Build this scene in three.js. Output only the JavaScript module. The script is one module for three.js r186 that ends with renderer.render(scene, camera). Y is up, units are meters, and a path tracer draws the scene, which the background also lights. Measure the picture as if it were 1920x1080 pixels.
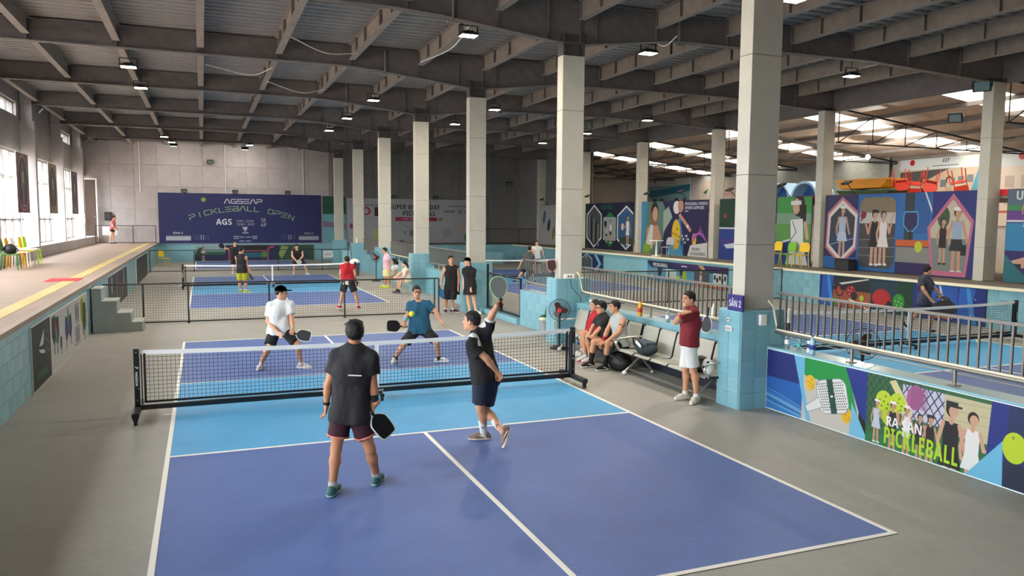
import * as THREE from 'three';
import { mergeGeometries, mergeVertices } from 'three/addons/utils/BufferGeometryUtils.js';
import { RoundedBoxGeometry } from 'three/addons/geometries/RoundedBoxGeometry.js';
import { RectAreaLightUniformsLib } from 'three/addons/lights/RectAreaLightUniformsLib.js';
import { ImprovedNoise } from 'three/addons/math/ImprovedNoise.js';

// ------------------------------------------------------------------ camera, sky, exposure
const scene = new THREE.Scene();
const camera = new THREE.PerspectiveCamera(40.704, 16 / 9, 0.05, 300);
camera.rotation.order = 'YXZ';
camera.position.set(-2.583, 2.74, 11.602);
camera.rotation.set(-0.08842, -0.3787, 0.00703);
scene.background = new THREE.Color().setRGB(12.4, 12.7, 13.3);   // bright overcast sky, evenly white
const renderer = new THREE.WebGLRenderer({ antialias: true });
renderer.toneMapping = THREE.LinearToneMapping;
renderer.toneMappingExposure = 1.35;
renderer.shadowMap.enabled = true;
RectAreaLightUniformsLib.init();
const LAMP_POWER = 420;          // luminance of one LED floodlight

// ------------------------------------------------------------------ helpers
let seed = 7;
const rnd = () => { seed = (seed * 1664525 + 1013904223) >>> 0; return seed / 4294967296; };
const rr = (a, b) => a + (b - a) * rnd();
const V = (x, y, z) => new THREE.Vector3(x, y, z);
const used = {};
function numbered(n) { const k = used[n] = (used[n] ?? -1) + 1; return k ? n + '_' + String(k).padStart(3, '0') : n; }
const box = (x0, x1, y0, y1, z0, z1) => new THREE.BoxGeometry(Math.abs(x1 - x0), Math.abs(y1 - y0), Math.abs(z1 - z0)).translate((x0 + x1) / 2, (y0 + y1) / 2, (z0 + z1) / 2);
const rbox = (x0, x1, y0, y1, z0, z1, r = 0.01, s = 2) => new RoundedBoxGeometry(Math.abs(x1 - x0), Math.abs(y1 - y0), Math.abs(z1 - z0), s, r).translate((x0 + x1) / 2, (y0 + y1) / 2, (z0 + z1) / 2);
function cyl(p, q, r, s = 10, r2 = r) {
  const a = V(...p), b = V(...q), g = new THREE.CylinderGeometry(r2, r, a.distanceTo(b), s);
  const m = new THREE.Matrix4().makeRotationFromQuaternion(new THREE.Quaternion().setFromUnitVectors(V(0, 1, 0), b.clone().sub(a).normalize()));
  return g.applyMatrix4(m).translate((a.x + b.x) / 2, (a.y + b.y) / 2, (a.z + b.z) / 2);
}
const tube = (pts, r, seg = 24, rad = 6, tension = 0.3) => new THREE.TubeGeometry(new THREE.CatmullRomCurve3(pts.map((p) => V(...p)), false, 'catmullrom', tension), seg, r, rad);
const ball = (x, y, z, r, sx = 1, sy = 1, sz = 1, n = 14) => new THREE.SphereGeometry(r, n, Math.ceil(n * 0.7)).scale(sx, sy, sz).translate(x, y, z);
function prism(pts, z0, z1, bevel = 0) {          // outline in x,y pushed along z
  const s = new THREE.Shape(pts.map((p) => new THREE.Vector2(p[0], p[1])));
  return new THREE.ExtrudeGeometry(s, { depth: z1 - z0, bevelEnabled: bevel > 0, bevelSize: bevel, bevelThickness: bevel, bevelSegments: 2, curveSegments: 8 }).translate(0, 0, z0);
}
function join(gs) {
  gs = (Array.isArray(gs) ? gs : [gs]).map((g) => {
    g = g.index ? g.toNonIndexed() : g;
    for (const k of Object.keys(g.attributes)) if (!['position', 'normal', 'uv'].includes(k)) g.deleteAttribute(k);
    if (!g.attributes.uv) g.setAttribute('uv', new THREE.BufferAttribute(new Float32Array(g.attributes.position.count * 2), 2));
    g.morphAttributes = {};
    return g;
  });
  return gs.length === 1 ? gs[0] : mergeGeometries(gs);
}
function metric(g) {                               // uv in metres from the way each face points
  const p = g.attributes.position, n = g.attributes.normal, uv = g.attributes.uv;
  for (let i = 0; i < p.count; i++) {
    const ax = Math.abs(n.getX(i)), ay = Math.abs(n.getY(i)), az = Math.abs(n.getZ(i));
    if (ay >= ax && ay >= az) uv.setXY(i, p.getX(i), p.getZ(i));
    else if (ax >= az) uv.setXY(i, p.getZ(i), p.getY(i));
    else uv.setXY(i, p.getX(i), p.getY(i));
  }
  return g;
}
function mesh(name, gs, m, parent = scene) {
  const o = new THREE.Mesh(metric(join(gs)), m);
  o.name = parent === scene ? numbered(name) : name;
  o.castShadow = o.receiveShadow = true;
  parent.add(o);
  return o;
}
function print(name, g, m, parent) {               // keeps the geometry's own uv (flat print)
  const o = new THREE.Mesh(g, m); o.name = name; o.castShadow = o.receiveShadow = true; parent.add(o); return o;
}
function sharp(name, g, m, parent, x = 0, y = 0, z = 0, turn = 0) {   // shares one geometry between alike pieces
  const o = new THREE.Mesh(g, m); o.name = name; o.position.set(x, y, z); o.rotation.y = turn; o.castShadow = o.receiveShadow = true; parent.add(o); return o;
}
function thing(name, label, category, [x, y, z] = [0, 0, 0], turn = 0, group) {
  const o = new THREE.Group(); o.name = numbered(name); scene.add(o);
  o.position.set(x, y, z); o.rotation.y = turn; o.userData = { label, category };
  if (group) o.userData.group = group;
  return o;
}
function tag(o, label, category, group) { o.userData = { label, category }; if (group) o.userData.group = group; return o; }
function struct(name, label) { const o = new THREE.Group(); o.name = numbered(name); scene.add(o); o.userData = { kind: 'structure', label, category: name.split('_')[0] }; return o; }
function copy(root, pos, turn, label) {
  const r = root.clone(); r.name = numbered(root.name.replace(/_\d+$/, '')); scene.add(r); r.position.set(...pos); r.rotation.y = turn;
  r.userData = { ...root.userData, label: label ?? root.userData.label };
  return r;
}

// ------------------------------------------------------------------ materials
const noise = new ImprovedNoise();
function grain(size, metres, layers, lo, hi) {      // tileable grey mottling, multiplied with a colour
  const d = new Uint8Array(size * size * 4);
  for (let j = 0; j < size; j++) for (let i = 0; i < size; i++) {
    let v = 0, w = 0;
    for (const [f, a, sx = 1] of layers) {
      const x = i / size * f * sx, y = j / size * f, F = f, FX = f * sx, u = i / size, t = j / size;
      const n = noise.noise(x, y, f) * (1 - u) * (1 - t) + noise.noise(x - FX, y, f) * u * (1 - t) + noise.noise(x, y - F, f) * (1 - u) * t + noise.noise(x - FX, y - F, f) * u * t;
      v += n * a; w += a;
    }
    const c = Math.round(255 * Math.min(1, Math.max(0, lo + (hi - lo) * (0.5 + v / w * 0.9)))), k = (j * size + i) * 4;
    d[k] = d[k + 1] = d[k + 2] = c; d[k + 3] = 255;
  }
  const t = new THREE.DataTexture(d, size, size);
  t.wrapS = t.wrapT = THREE.RepeatWrapping; t.magFilter = THREE.LinearFilter; t.minFilter = THREE.LinearMipmapLinearFilter; t.generateMipmaps = true;
  t.colorSpace = THREE.SRGBColorSpace; t.repeat.set(1 / metres, 1 / metres); t.needsUpdate = true;
  return t;
}
const gFloor = grain(512, 6, [[4, 1], [14, 0.7], [60, 0.5], [130, 0.5]], 0.82, 1.0);
const gPaint = grain(256, 3, [[3, 1], [9, 0.6], [40, 0.4]], 0.86, 1.0);
const gSteel = grain(256, 2.5, [[3, 1], [11, 0.8], [37, 0.5]], 0.72, 1.0);
const gCloth = grain(128, 0.25, [[20, 1], [50, 0.8]], 0.8, 1.0);
const mat = (color, rough = 0.7, o = {}) => new THREE.MeshStandardMaterial({ color, roughness: rough, ...o });
const M = {
  floor: mat('#aeaca2', 0.62, { map: gFloor }),
  blue: mat('#5b78b8', 0.55, { map: gFloor }), sky: mat('#56b0e4', 0.55, { map: gFloor }), line: mat('#f4f1e4', 0.6),
  tile: mat('#84b9c5', 0.28, { map: gPaint }), tile2: mat('#80b5c2', 0.28, { map: gPaint }), tile3: mat('#8abec9', 0.28, { map: gPaint }), grout: mat('#9cc9d0', 0.8),
  deckTile: mat('#a08a78', 0.6, { map: gFloor }), yellowTile: mat('#cdb573', 0.55, { map: gPaint }), kerb: mat('#a39180', 0.6, { map: gPaint }), deckR: mat('#8d8474', 0.65, { map: gFloor }),
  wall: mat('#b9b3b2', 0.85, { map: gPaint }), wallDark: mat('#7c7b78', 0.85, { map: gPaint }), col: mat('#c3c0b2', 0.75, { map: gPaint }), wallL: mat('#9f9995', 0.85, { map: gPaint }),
  steel: mat('#7d7773', 0.7, { map: gSteel }), joist: mat('#a49a90', 0.72, { map: gSteel }), sheet: mat('#aaa8a4', 0.5, { metalness: 0.25, map: gSteel }), stub: mat('#4b4a49', 0.7),
  black: mat('#141415', 0.55), blackGloss: mat('#18191b', 0.32), dark: mat('#26282b', 0.6), white: mat('#ecebe5', 0.6), cream: mat('#e3dcc0', 0.55), grey: mat('#9a9d9c', 0.6), stair: mat('#b3bdbb', 0.6, { map: gPaint }),
  chrome: mat('#c9c8c2', 0.3, { metalness: 0.85 }), inox: mat('#9c9890', 0.32, { metalness: 0.8 }), bar: mat('#7d7a75', 0.4, { metalness: 0.6 }), seatMetal: mat('#aaab9f', 0.42, { metalness: 0.25 }),
  frame: mat('#7f7c78', 0.5), glass: new THREE.MeshPhysicalMaterial({ color: '#ffffff', roughness: 0.05, transmission: 1, thickness: 0, ior: 1.45 }),
  red: mat('#c8242b', 0.7), mat_red: mat('#d2262c', 0.9), yellow: mat('#e8c21f', 0.5), green: mat('#76b82a', 0.5), orange: mat('#dd8a17', 0.5), wood: mat('#a3743f', 0.6),
  ballMat: mat('#e4f02a', 0.5), lampGlow: mat('#fffdf4', 0.4, { emissive: '#fff6e6', emissiveIntensity: 14 }), plastic: mat('#dfe6e8', 0.35),
};
function canvasTex(w, h, draw) {
  const c = document.createElement('canvas'); c.width = w; c.height = h;
  const x = c.getContext('2d'); draw(x, w, h);
  const t = new THREE.CanvasTexture(c); t.colorSpace = THREE.SRGBColorSpace; t.anisotropy = 8; return t;
}

// ================================================================== SETTING
const COLZ = [2.4, -3.87, -10.2, -16.45, -22.7, -29.0, -35.3], BEAMZ = [8.55, 2.27, -4.0, -10.33, -16.58, -22.83, -29.13, -35.43], DECK = 1.19, DECKR = 1.08;
const tiles3 = () => [M.tile, M.tile, M.tile2, M.tile3][Math.floor(rnd() * 4)];
function tileWall(parent, plane, at, u0, u1, v0, v1, tw, th, dir, bond = 0.5) {   // proud tiles on a wall x = at or z = at, joints left open
  const gap = 0.006, cache = {};
  let row = 0;
  for (let v = v0; v < v1 - 0.03; v += th, row++) {
    const h = Math.min(th, v1 - v) - gap;
    for (let u = u0 - (row % 2) * tw * bond; u < u1 - 0.01; u += tw) {
      const a = Math.max(u, u0), b = Math.min(u + tw, u1), w = b - a - gap;
      if (w < 0.02) continue;
      const k = w.toFixed(3) + h.toFixed(3), g = cache[k] ??= metric(join(new THREE.BoxGeometry(plane === 'x' ? 0.014 : w, h, plane === 'x' ? w : 0.014)));
      const m = (a + b) / 2;
      sharp('wall_tile', g, tiles3(), parent, plane === 'x' ? at + dir * 0.004 : m, v + h / 2 + gap / 2, plane === 'x' ? m : at + dir * 0.004);
    }
  }
}

// ---- floor with the painted courts
const floor = struct('floor', 'grey acrylic floor of the sunken hall with blue courts');
mesh('floor_slab', box(-5.6, 17, -0.3, 0, -40.3, 17), M.floor, floor);
function court(cx, cz, rot = 0, len = 13.411) {
  const g = new THREE.Group(); g.name = 'court'; g.position.set(cx, 0, cz); floor.add(g);
  const L = len / 2, w = 3.048, k = 2.134, t = 0.05, y = 0.004;
  mesh('court_surface', [box(-w, w, 0, y, k, L), box(-w, w, 0, y, -L, -k)], M.blue, g);
  mesh('kitchen_surface', box(-w, w, 0, y, -k, k), M.sky, g);
  const l = (a, b, c, d) => mesh('court_line', box(a, b, 0, y + 0.003, c, d), M.line, g);
  l(-w, -w + t, -L, L); l(w - t, w, -L, L); l(-w + t, w - t, L - t, L); l(-w + t, w - t, -L, -L + t);
  l(-w + t, w - t, k - t, k); l(-w + t, w - t, -k, -k + t); l(-t / 2, t / 2, k, L - t); l(-t / 2, t / 2, -L + t, -k);
  for (const s of [-1, 1]) l(s * w, s * (w + 0.1), -0.02, 0.02);
}
court(0, 0); court(0, -20.0); court(11.15, -0.72); court(11.1, -21.3);
{
  const g = new THREE.Group(); g.name = 'court'; floor.add(g);
  mesh('court_surface', box(-3.05, 3.3, 0, 0.004, -39.6, -32.8), M.blue, g);
  mesh('court_line', box(-3.05, 3.3, 0, 0.007, -37.3, -37.2), M.line, g); mesh('court_line', box(-3.05, -2.98, 0, 0.007, -39.6, -32.8), M.line, g);
}

// ---- raised deck on the window side
const deckL = struct('floor', 'raised tiled deck along the windows with a yellow strip');
deckL.name = 'floor_deck';
mesh('deck_slab', box(-9.2, -5.16, 0.6, DECK, -40.3, 17), M.deckTile, deckL);
mesh('yellow_strip', box(-5.72, -5.45, DECK - 0.01, DECK + 0.004, -39.8, 14), M.yellowTile, deckL);
mesh('deck_kerb', box(-5.17, -5.06, DECK - 0.07, DECK + 0.006, -40.2, 14), M.kerb, deckL);
const wallPoolL = struct('wall_left_pool', 'blue tiled pool wall below the window deck');
mesh('wall_core', box(-5.5, -5.1, 0, DECK - 0.06, -40.2, 17), M.grout, wallPoolL);
tileWall(wallPoolL, 'x', -5.1, -2.05, 1.2, 0, 1.12, 0.5, 0.25, 1);
tileWall(wallPoolL, 'x', -5.1, -8.2, -2.05, 1.03, 1.12, 0.25, 0.09, 1, 0);
tileWall(wallPoolL, 'x', -5.1, -28, -8.2, 0, 1.12, 0.5, 0.28, 1);
mesh('tile_field', box(-5.1, -5.095, 0, 1.12, -40, -28), M.tile, wallPoolL);

// ---- right-hand deck and the pool wall below it
const deckR = struct('floor', 'raised walkway in front of the big murals'); deckR.name = 'floor_walkway';
mesh('deck_slab', [box(16.42, 40, 0.5, DECKR, -40.3, 17), box(5.5, 16.42, 0.5, DECKR, -40.3, -36)], M.deckR, deckR);
mesh('deck_edge', box(16.32, 16.46, DECKR - 0.06, DECKR + 0.01, -36, 17), M.cream, deckR);
const wallPoolR = struct('wall_right_pool', 'pale blue tiled wall below the right walkway');
mesh('wall_core', [box(16.42, 16.8, 0, DECKR - 0.05, -36, 17), box(5.4, 16.42, 0, DECKR, -36.4, -36)], M.grout, wallPoolR);
tileWall(wallPoolR, 'x', 16.41, -13, 3, 0, 1.02, 0.5, 0.255, -1);
mesh('tile_field', [box(16.4, 16.42, 0, 1.02, -36, -13), box(5.4, 16.4, 0, DECKR, -36, -35.99)], M.tile, wallPoolR);
const lowBox = struct('wall_far_low', 'low blue tiled wall at the end of the far right court');
mesh('wall_core', box(9.2, 14.6, 0, 0.72, -33.4, -33.1), M.tile, lowBox);

// ---- far wall of cladding panels
const wallFar = struct('wall_far', 'grey panelled end wall behind the tournament banner');
mesh('wall_core', [box(-9.2, 5.3, 0, 7.6, -40.5, -40.12)], M.wallL, wallFar);
{
  const ys = [1.1, 2.0, 3.25, 4.55, 5.85, 7.22], geo = {};
  for (let j = 0; j < 5; j++) for (let i = 0; i < 11; i++) {
    const h = ys[j + 1] - ys[j] - 0.012, g = geo[j] ??= metric(join(new THREE.BoxGeometry(1.258, h, 0.06)));
    sharp('wall_panel', g, M.wall, wallFar, -8.85 + 1.27 * (i + 0.5), ys[j] + h / 2, -40.1);
  }
  mesh('pool_end_tiles', box(-5.1, 5.3, 0, 1.1, -40.12, -39.98), M.tile, wallFar);
  for (const x of [-6.0, -1.2, 3.5]) mesh('conduit', cyl([x, 4.2, -40.03], [x, 7.2, -40.03], 0.025, 6), M.white, wallFar);
}
const wallFarR = struct('wall_far_right', 'grey ribbed end wall behind the right courts, its colour darkened as unlit');
mesh('wall_core', [box(5.3, 19, 0, 7.6, -40.5, -40.1), box(5.3, 19, 1.0, 1.75, -40.1, -40.0)], M.wallDark, wallFarR);  // same grey wall, with the missing lamp light darkened into its colour
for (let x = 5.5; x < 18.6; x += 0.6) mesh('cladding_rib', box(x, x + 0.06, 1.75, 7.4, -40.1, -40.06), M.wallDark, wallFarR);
const wallRight = struct('wall_right', 'dark wall and piers beside the far right court');
mesh('wall_core', box(18.45, 18.8, DECKR, 7.6, -40.2, -29.4), M.wallDark, wallRight);

// ---- wall behind the photographer and the closed parts of the hall
const wallNear = struct('wall_near', 'end wall of the hall');
mesh('wall_core', box(-9.4, 40, -0.3, 7.9, 17, 17.3), M.wall, wallNear);

// ---- left wall with tall windows
const wallLeft = struct('wall_left', 'window wall with grey piers and plinth');
const winZ = [14.9, 8.7, 2.4, -3.87, -10.2, -16.45, -22.7, -29.0, -35.3, -40.1];
mesh('wall_upper', box(-9.25, -8.87, 5.12, 6.4, -40.2, 17), M.wallL, wallLeft);
mesh('wall_crown', box(-9.25, -8.87, 6.92, 7.6, -40.2, 17), M.wallL, wallLeft);
mesh('plinth', box(-9.2, -8.3, DECK, 1.6, -40.1, 17), M.wall, wallLeft);
mesh('wall_lower', box(-9.25, -8.9, 0.3, 1.56, -40.2, 17), M.wallL, wallLeft);
for (let i = 0; i < winZ.length - 1; i++) {
  const a = winZ[i + 1], b = winZ[i] - 0.28, clere = i % 2 === 1;
  const pier = mesh('pier', [box(-8.88, -8.4, DECK, 6.3, b, b + 0.28), box(-8.84, -8.46, 6.3, 7.45, b + 0.02, b + 0.26)], M.wall, wallLeft);
  if (clere) { mesh('wall_infill', [box(-9.25, -8.87, 6.4, 6.92, a, a + 0.5), box(-9.25, -8.87, 6.4, 6.92, a + 3.6, b + 0.28)], M.wallL, wallLeft); }
  else mesh('wall_infill', box(-9.25, -8.87, 6.4, 6.92, a, b + 0.28), M.wallL, wallLeft);
  const w = struct('window_' + (i + 1), 'tall bright window with white frame'); w.name = 'window_' + (i + 1);
  const n = 5, d = (b - a) / n, fx0 = -9.06, fx1 = -8.98;
  for (let k = 0; k <= n; k++) mesh('mullion', box(fx0, fx1, 1.56, 5.12, a + k * d - 0.04, a + k * d + 0.04), M.frame, w);
  for (const y of [1.6, 2.6, 4.15, 5.08]) mesh('transom', box(fx0, fx1, y - 0.035, y + 0.035, a, b), M.frame, w);
  for (let k = 0; k < n; k++) for (const [y0, y1] of [[1.63, 2.57], [2.63, 4.12], [4.18, 5.05]]) mesh('pane', box(-9.025, -9.02, y0, y1, a + k * d + 0.04, a + (k + 1) * d - 0.04), M.glass, w);
  if (clere) for (let k = 0; k < 3; k++) {
    const z0 = a + 0.5 + k * 1.033;
    mesh('clerestory_frame', [box(fx0, fx1, 6.4, 6.46, z0, z0 + 1.033), box(fx0, fx1, 6.86, 6.92, z0, z0 + 1.033), box(fx0, fx1, 6.4, 6.92, z0 - 0.025, z0 + 0.025)], M.frame, w);
    mesh('pane', box(-9.025, -9.02, 6.46, 6.86, z0 + 0.03, z0 + 1.0), M.glass, w);
  }
}
// outdoors beyond the windows
const outside = struct('ground_outside', 'pale paving outside the windows'); outside.userData.category = 'ground';
mesh('paving', box(-60, -9.3, -0.4, -0.1, -90, 40), M.kerb, outside);

// ---- ceiling: ribbed steel deck, portal beams and joists
const ceiling = struct('ceiling', 'ribbed steel deck on grey steel beams and joists');
mesh('roof_slab', box(-9.4, 18.9, 7.62, 7.9, -40.5, 17.2), M.steel, ceiling);
{
  const pitch = 0.33, ribs = 19, prof = [];
  for (let i = 0; i < ribs; i++) { const z = i * pitch; prof.push([z, 7.54], [z + 0.1, 7.54], [z + 0.14, 7.46], [z + 0.29, 7.46]); }
  prof.push([ribs * pitch, 7.54]);
  const pos = [], x0 = -9.0, x1 = 18.8;
  for (let i = 0; i < prof.length - 1; i++) { const [a, b] = prof[i], [c, d] = prof[i + 1]; pos.push(x0, b, a, x1, b, a, x1, d, c, x0, b, a, x1, d, c, x0, d, c); }
  const g = new THREE.BufferGeometry(); g.setAttribute('position', new THREE.Float32BufferAttribute(pos, 3)); g.computeVertexNormals(); metric(join(g));
  const gg = metric(join(g));
  for (let i = 0; i < BEAMZ.length; i++) sharp('deck_sheet', gg, M.sheet, ceiling, 0, 0, BEAMZ[i] - 6.27);
  sharp('deck_sheet', gg, M.sheet, ceiling, 0, 0, BEAMZ[0]);
  // portal beams: tapered web, bottom flange that haunches down over the columns, stiffeners
  const low = [[-8.9, 6.93], [1.0, 6.92], [2.0, 6.86], [4.62, 6.56], [5.34, 6.56], [7.6, 6.84], [13.5, 6.86], [17.6, 6.66], [18.5, 6.66]];
  const web = prism([...low, [18.5, 7.45], [-8.9, 7.45]], -0.006, 0.006);
  const fl = [box(-8.9, 18.5, 7.43, 7.45, -0.1, 0.1)];
  for (let i = 0; i < low.length - 1; i++) {
    const [ax, ay] = low[i], [bx, by] = low[i + 1], L = Math.hypot(bx - ax, by - ay);
    fl.push(new THREE.BoxGeometry(L + 0.01, 0.02, 0.22).rotateZ(Math.atan2(by - ay, bx - ax)).translate((ax + bx) / 2, (ay + by) / 2 - 0.01, 0));
  }
  const beamGeo = metric(join([web, ...fl]));
  const lowAt = (x) => { for (let i = 0; i < low.length - 1; i++) if (x <= low[i + 1][0]) return low[i][1] + (low[i + 1][1] - low[i][1]) * (x - low[i][0]) / (low[i + 1][0] - low[i][0]); return 6.7; };
  const stif = {};
  const JX = []; for (let k = -4; k < 10; k++) JX.push(-0.6 + 1.92 * k);
  for (const z of BEAMZ) {
    const b = sharp('main_beam', beamGeo, M.steel, ceiling, 0, 0, z);
    for (const x of [...JX, 2.25, 4.4, 5.56, 7.65]) {
      const y0 = lowAt(x);
      stif[x] ??= metric(join(box(-0.006, 0.006, y0, 7.43, -0.09, 0.09)));
      sharp('stiffener', stif[x], M.steel, b, x, 0, 0);
    }
  }
  // joists between the portals
  const span = 6.27, jl = span - 0.24;
  const jg = metric(join([box(-0.005, 0.005, 7.06, 7.45, -jl / 2, jl / 2), box(-0.085, 0.085, 7.04, 7.06, -jl / 2, jl / 2), box(-0.085, 0.085, 7.43, 7.45, -jl / 2, jl / 2)]));
  const sg = metric(join([box(-0.075, -0.005, 7.06, 7.43, -0.006, 0.006), box(0.005, 0.075, 7.06, 7.43, -0.006, 0.006)]));
  for (let i = 0; i < BEAMZ.length; i++) for (const x of JX) {
    const zc = BEAMZ[i] - span / 2, j = sharp('joist', jg, M.joist, ceiling, x, 0, zc);
    if (zc > -27 && zc < 6 && x > -3) for (const q of [-2.05, -0.9, 0.9, 2.05]) sharp('stiffener', sg, M.steel, j, 0, 0, q);
  }
}

// ---- columns with tiled pedestals (row between the pools) and the second row on the walkway
function clad(parent, x0, x1, z0, z1, y0, y1) {
  const cuts = [y0, y0 + 0.95, 3.4, 5.1, y1];
  for (let i = 0; i < cuts.length - 1; i++) mesh('cladding_panel', rbox(x0, x1, cuts[i] + 0.006, cuts[i + 1], z0, z1, 0.008), M.col, parent);
  mesh('core', box(x0 + 0.01, x1 - 0.01, y0, y1, z0 + 0.01, z1 - 0.01), M.wallDark, parent);
  mesh('steel_stub', [box(x0 + 0.04, x1 - 0.04, y1, 6.75, z0 + 0.1, z1 - 0.1), box(x0, x0 + 0.05, y1, 6.75, z0, z1), box(x1 - 0.05, x1, y1, 6.75, z0, z1)], M.stub, parent);
}
COLZ.forEach((z, i) => {
  const c = struct('column', 'grey clad column on blue tiled pedestal'); 
  clad(c, 4.72, 5.24, z - 0.28, z, 1.44, 6.27);
  const px0 = 4.56, px1 = 5.4, pz0 = z - 0.37, pz1 = z + 0.14;
  mesh('pedestal', box(px0 + 0.006, px1, 0, 1.435, pz0, pz1 - 0.006), M.grout, c);
  mesh('pedestal_cap', rbox(px0, px1, 1.425, 1.45, pz0, pz1, 0.006), M.tile3, c);
  if (i < 4) {
    tileWall(c, 'x', px0 + 0.006, pz0, pz1, 0.0, 1.425, 0.25, 0.2375, -1, 0);
    tileWall(c, 'z', pz1 - 0.006, px0 + 0.02, px1, 0.0, 1.425, 0.25, 0.2375, 1, 0);
  } else mesh('tile_field', [box(px0, px0 + 0.006, 0, 1.425, pz0, pz1), box(px0, px1, 0, 1.425, pz1 - 0.006, pz1)], M.tile, c);
});
[2.4, ...COLZ.slice(1)].forEach((z) => {
  const c = struct('column', 'pale clad column on the mural walkway');
  clad(c, 17.93, 18.42, z - 0.32, z, DECKR, 6.64);
});

// ---- low walls between the pools
const wallMid = struct('wall_mid_low', 'low tiled wall between the pools carrying the railings');
const lowWall = (z0, z1, h = 0.92, x0 = 5.05, x1 = 5.36) => { mesh('wall_core', box(x0 + 0.01, x1, 0, h - 0.02, z0, z1), M.grout, wallMid); mesh('wall_coping', rbox(x0 - 0.01, x1 + 0.02, h - 0.025, h, z0, z1, 0.006), M.tile3, wallMid); };
lowWall(2.5, 12); lowWall(-3.73, 2.1); lowWall(-7.0, -4.2); lowWall(-16.3, -10.6); lowWall(-22.6, -16.8); lowWall(-28.9, -23.0); lowWall(-35, -29.4);
tileWall(wallMid, 'x', 5.06, -7.0, -4.3, 0, 0.9, 0.5, 0.225, -1);
tileWall(wallMid, 'x', 5.06, -3.7, 2.1, 0.66, 0.9, 0.5, 0.24, -1);
mesh('tile_field', [box(5.05, 5.06, 0, 0.9, -16.3, -10.7), box(5.05, 5.06, 0, 0.9, -22.5, -16.8), box(5.05, 5.06, 0, 0.9, -28.8, -23)], M.tile, wallMid);
mesh('gate_kerb', rbox(4.95, 5.36, 0, 0.16, -9.9, -7.0, 0.01), M.tile, wallMid);

// ---- annex beyond the murals: lean-to roof, back wall
const annex = struct('roof_annex', 'pitched sheet roof with bright skylight strips and steel trusses');
{
  const x0 = 18.5, x1 = 28.5, y0 = 6.95, y1 = 5.75, sl = (y1 - y0) / (x1 - x0), ang = Math.atan(sl), L = Math.hypot(x1 - x0, y1 - y0);
  const strip = (z0, z1, m, name) => { const g = new THREE.BoxGeometry(L, 0.02, z1 - z0).rotateZ(ang).translate((x0 + x1) / 2, (y0 + y1) / 2, (z0 + z1) / 2); return mesh(name, g, m, annex); };
  const skin = mat('#b8a598', 0.6, { map: gSteel }), rust = mat('#b5694a', 0.7, { map: gSteel });
  const sky = new THREE.MeshPhysicalMaterial({ color: '#f6efe2', roughness: 1, transmission: 0.85, thickness: 0 });
  const S = [-31.9, -25.6, -19.4, -13.1, -6.9, -0.7, 5.5];
  let z = -40.3;
  for (const s of S) { strip(z, s, skin, 'roof_sheet'); strip(s, s + 1.6, sky, 'skylight_strip'); z = s + 1.6; }
  strip(z, 17.2, skin, 'roof_sheet');
  for (let k = 0; k < 6; k++) { const x = x0 + 0.4 + k * 1.85, y = y0 + (x - x0) * sl - 0.09; mesh('purlin', box(x - 0.03, x + 0.03, y - 0.07, y + 0.07, -40, 17), M.steel, annex); }
  mesh('eave_beam', box(18.42, 18.54, 6.62, 7.46, -40, 17), M.steel, annex);
  for (const zt of COLZ) {
    const a = [18.5, 6.7, zt], yt = (x) => y0 + (x - x0) * sl - 0.2;
    const g = [cyl([18.5, yt(18.5), zt], [28.3, yt(28.3), zt], 0.035, 6), cyl([18.5, 5.55, zt], [28.3, 5.5, zt], 0.03, 6)];
    for (let k = 0; k < 6; k++) { const x = 18.6 + k * 1.6; g.push(cyl([x, 5.55, zt], [x, yt(x), zt], 0.02, 5), cyl([x, 5.55, zt], [x + 1.6, yt(x + 1.6), zt], 0.02, 5)); }
    mesh('truss', g, M.dark, annex);
    mesh('truss_post', box(18.6, 18.72, DECKR, 6.8, zt - 0.5, zt - 0.38), M.dark, annex);
  }
}
const wallOver = struct('wall_right_upper', 'closed wall strip above the mural walkway');
mesh('wall_core', box(18.53, 18.9, 6.97, 7.9, -40.4, 17.2), M.wallDark, wallOver);
mesh('wall_bridge', box(18.53, 19.0, 7.0, 7.2, -40.4, 17.2), M.wallDark, wallOver);
const annexBack = struct('wall_annex_back', 'pale back wall of the annex');
mesh('wall_core', box(28.5, 28.8, 0.9, 6.3, -40.3, 17), M.wall, annexBack);
mesh('end_walls', [box(18.6, 28.8, 0.9, 7.2, -40.5, -40.2)], M.wall, annexBack);

// ================================================================== LAMPS
function floodlight(x, y, z, label, tilt = 0, power = LAMP_POWER) {
  const o = thing('floodlight', label, 'lamp', [x, y, z], 0, 'hanging LED floodlights'); o.rotation.x = tilt;
  mesh('housing', [rbox(-0.19, 0.19, 0.0, 0.05, -0.15, 0.15, 0.015), rbox(-0.1, 0.1, 0.05, 0.1, -0.08, 0.08, 0.01)], M.dark, o);
  for (let i = -3; i <= 3; i++) mesh('cooling_fin', box(i * 0.05 - 0.005, i * 0.05 + 0.005, 0.04, 0.075, -0.13, 0.13), M.dark, o);
  mesh('bracket', [box(-0.21, -0.19, 0.0, 0.2, -0.02, 0.02), box(0.19, 0.21, 0.0, 0.2, -0.02, 0.02), box(-0.21, 0.21, 0.2, 0.22, -0.02, 0.02), cyl([0, 0.2, 0], [0, 0.42, 0], 0.012, 6)], M.dark, o);
  mesh('led_panel', box(-0.17, 0.17, -0.012, 0.0, -0.13, 0.13), M.lampGlow, o);
  const l = new THREE.RectAreaLight('#fff4e4', power, 0.34, 0.26);
  l.position.set(0, -0.03, 0); l.rotation.x = -Math.PI / 2; o.add(l);
  return o;
}
const rowName = { '-4.2': 'over the window deck edge', '2.75': 'over the near courts', '7.15': 'just right of the column row', '13.6': 'over the right courts far side' };
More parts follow.
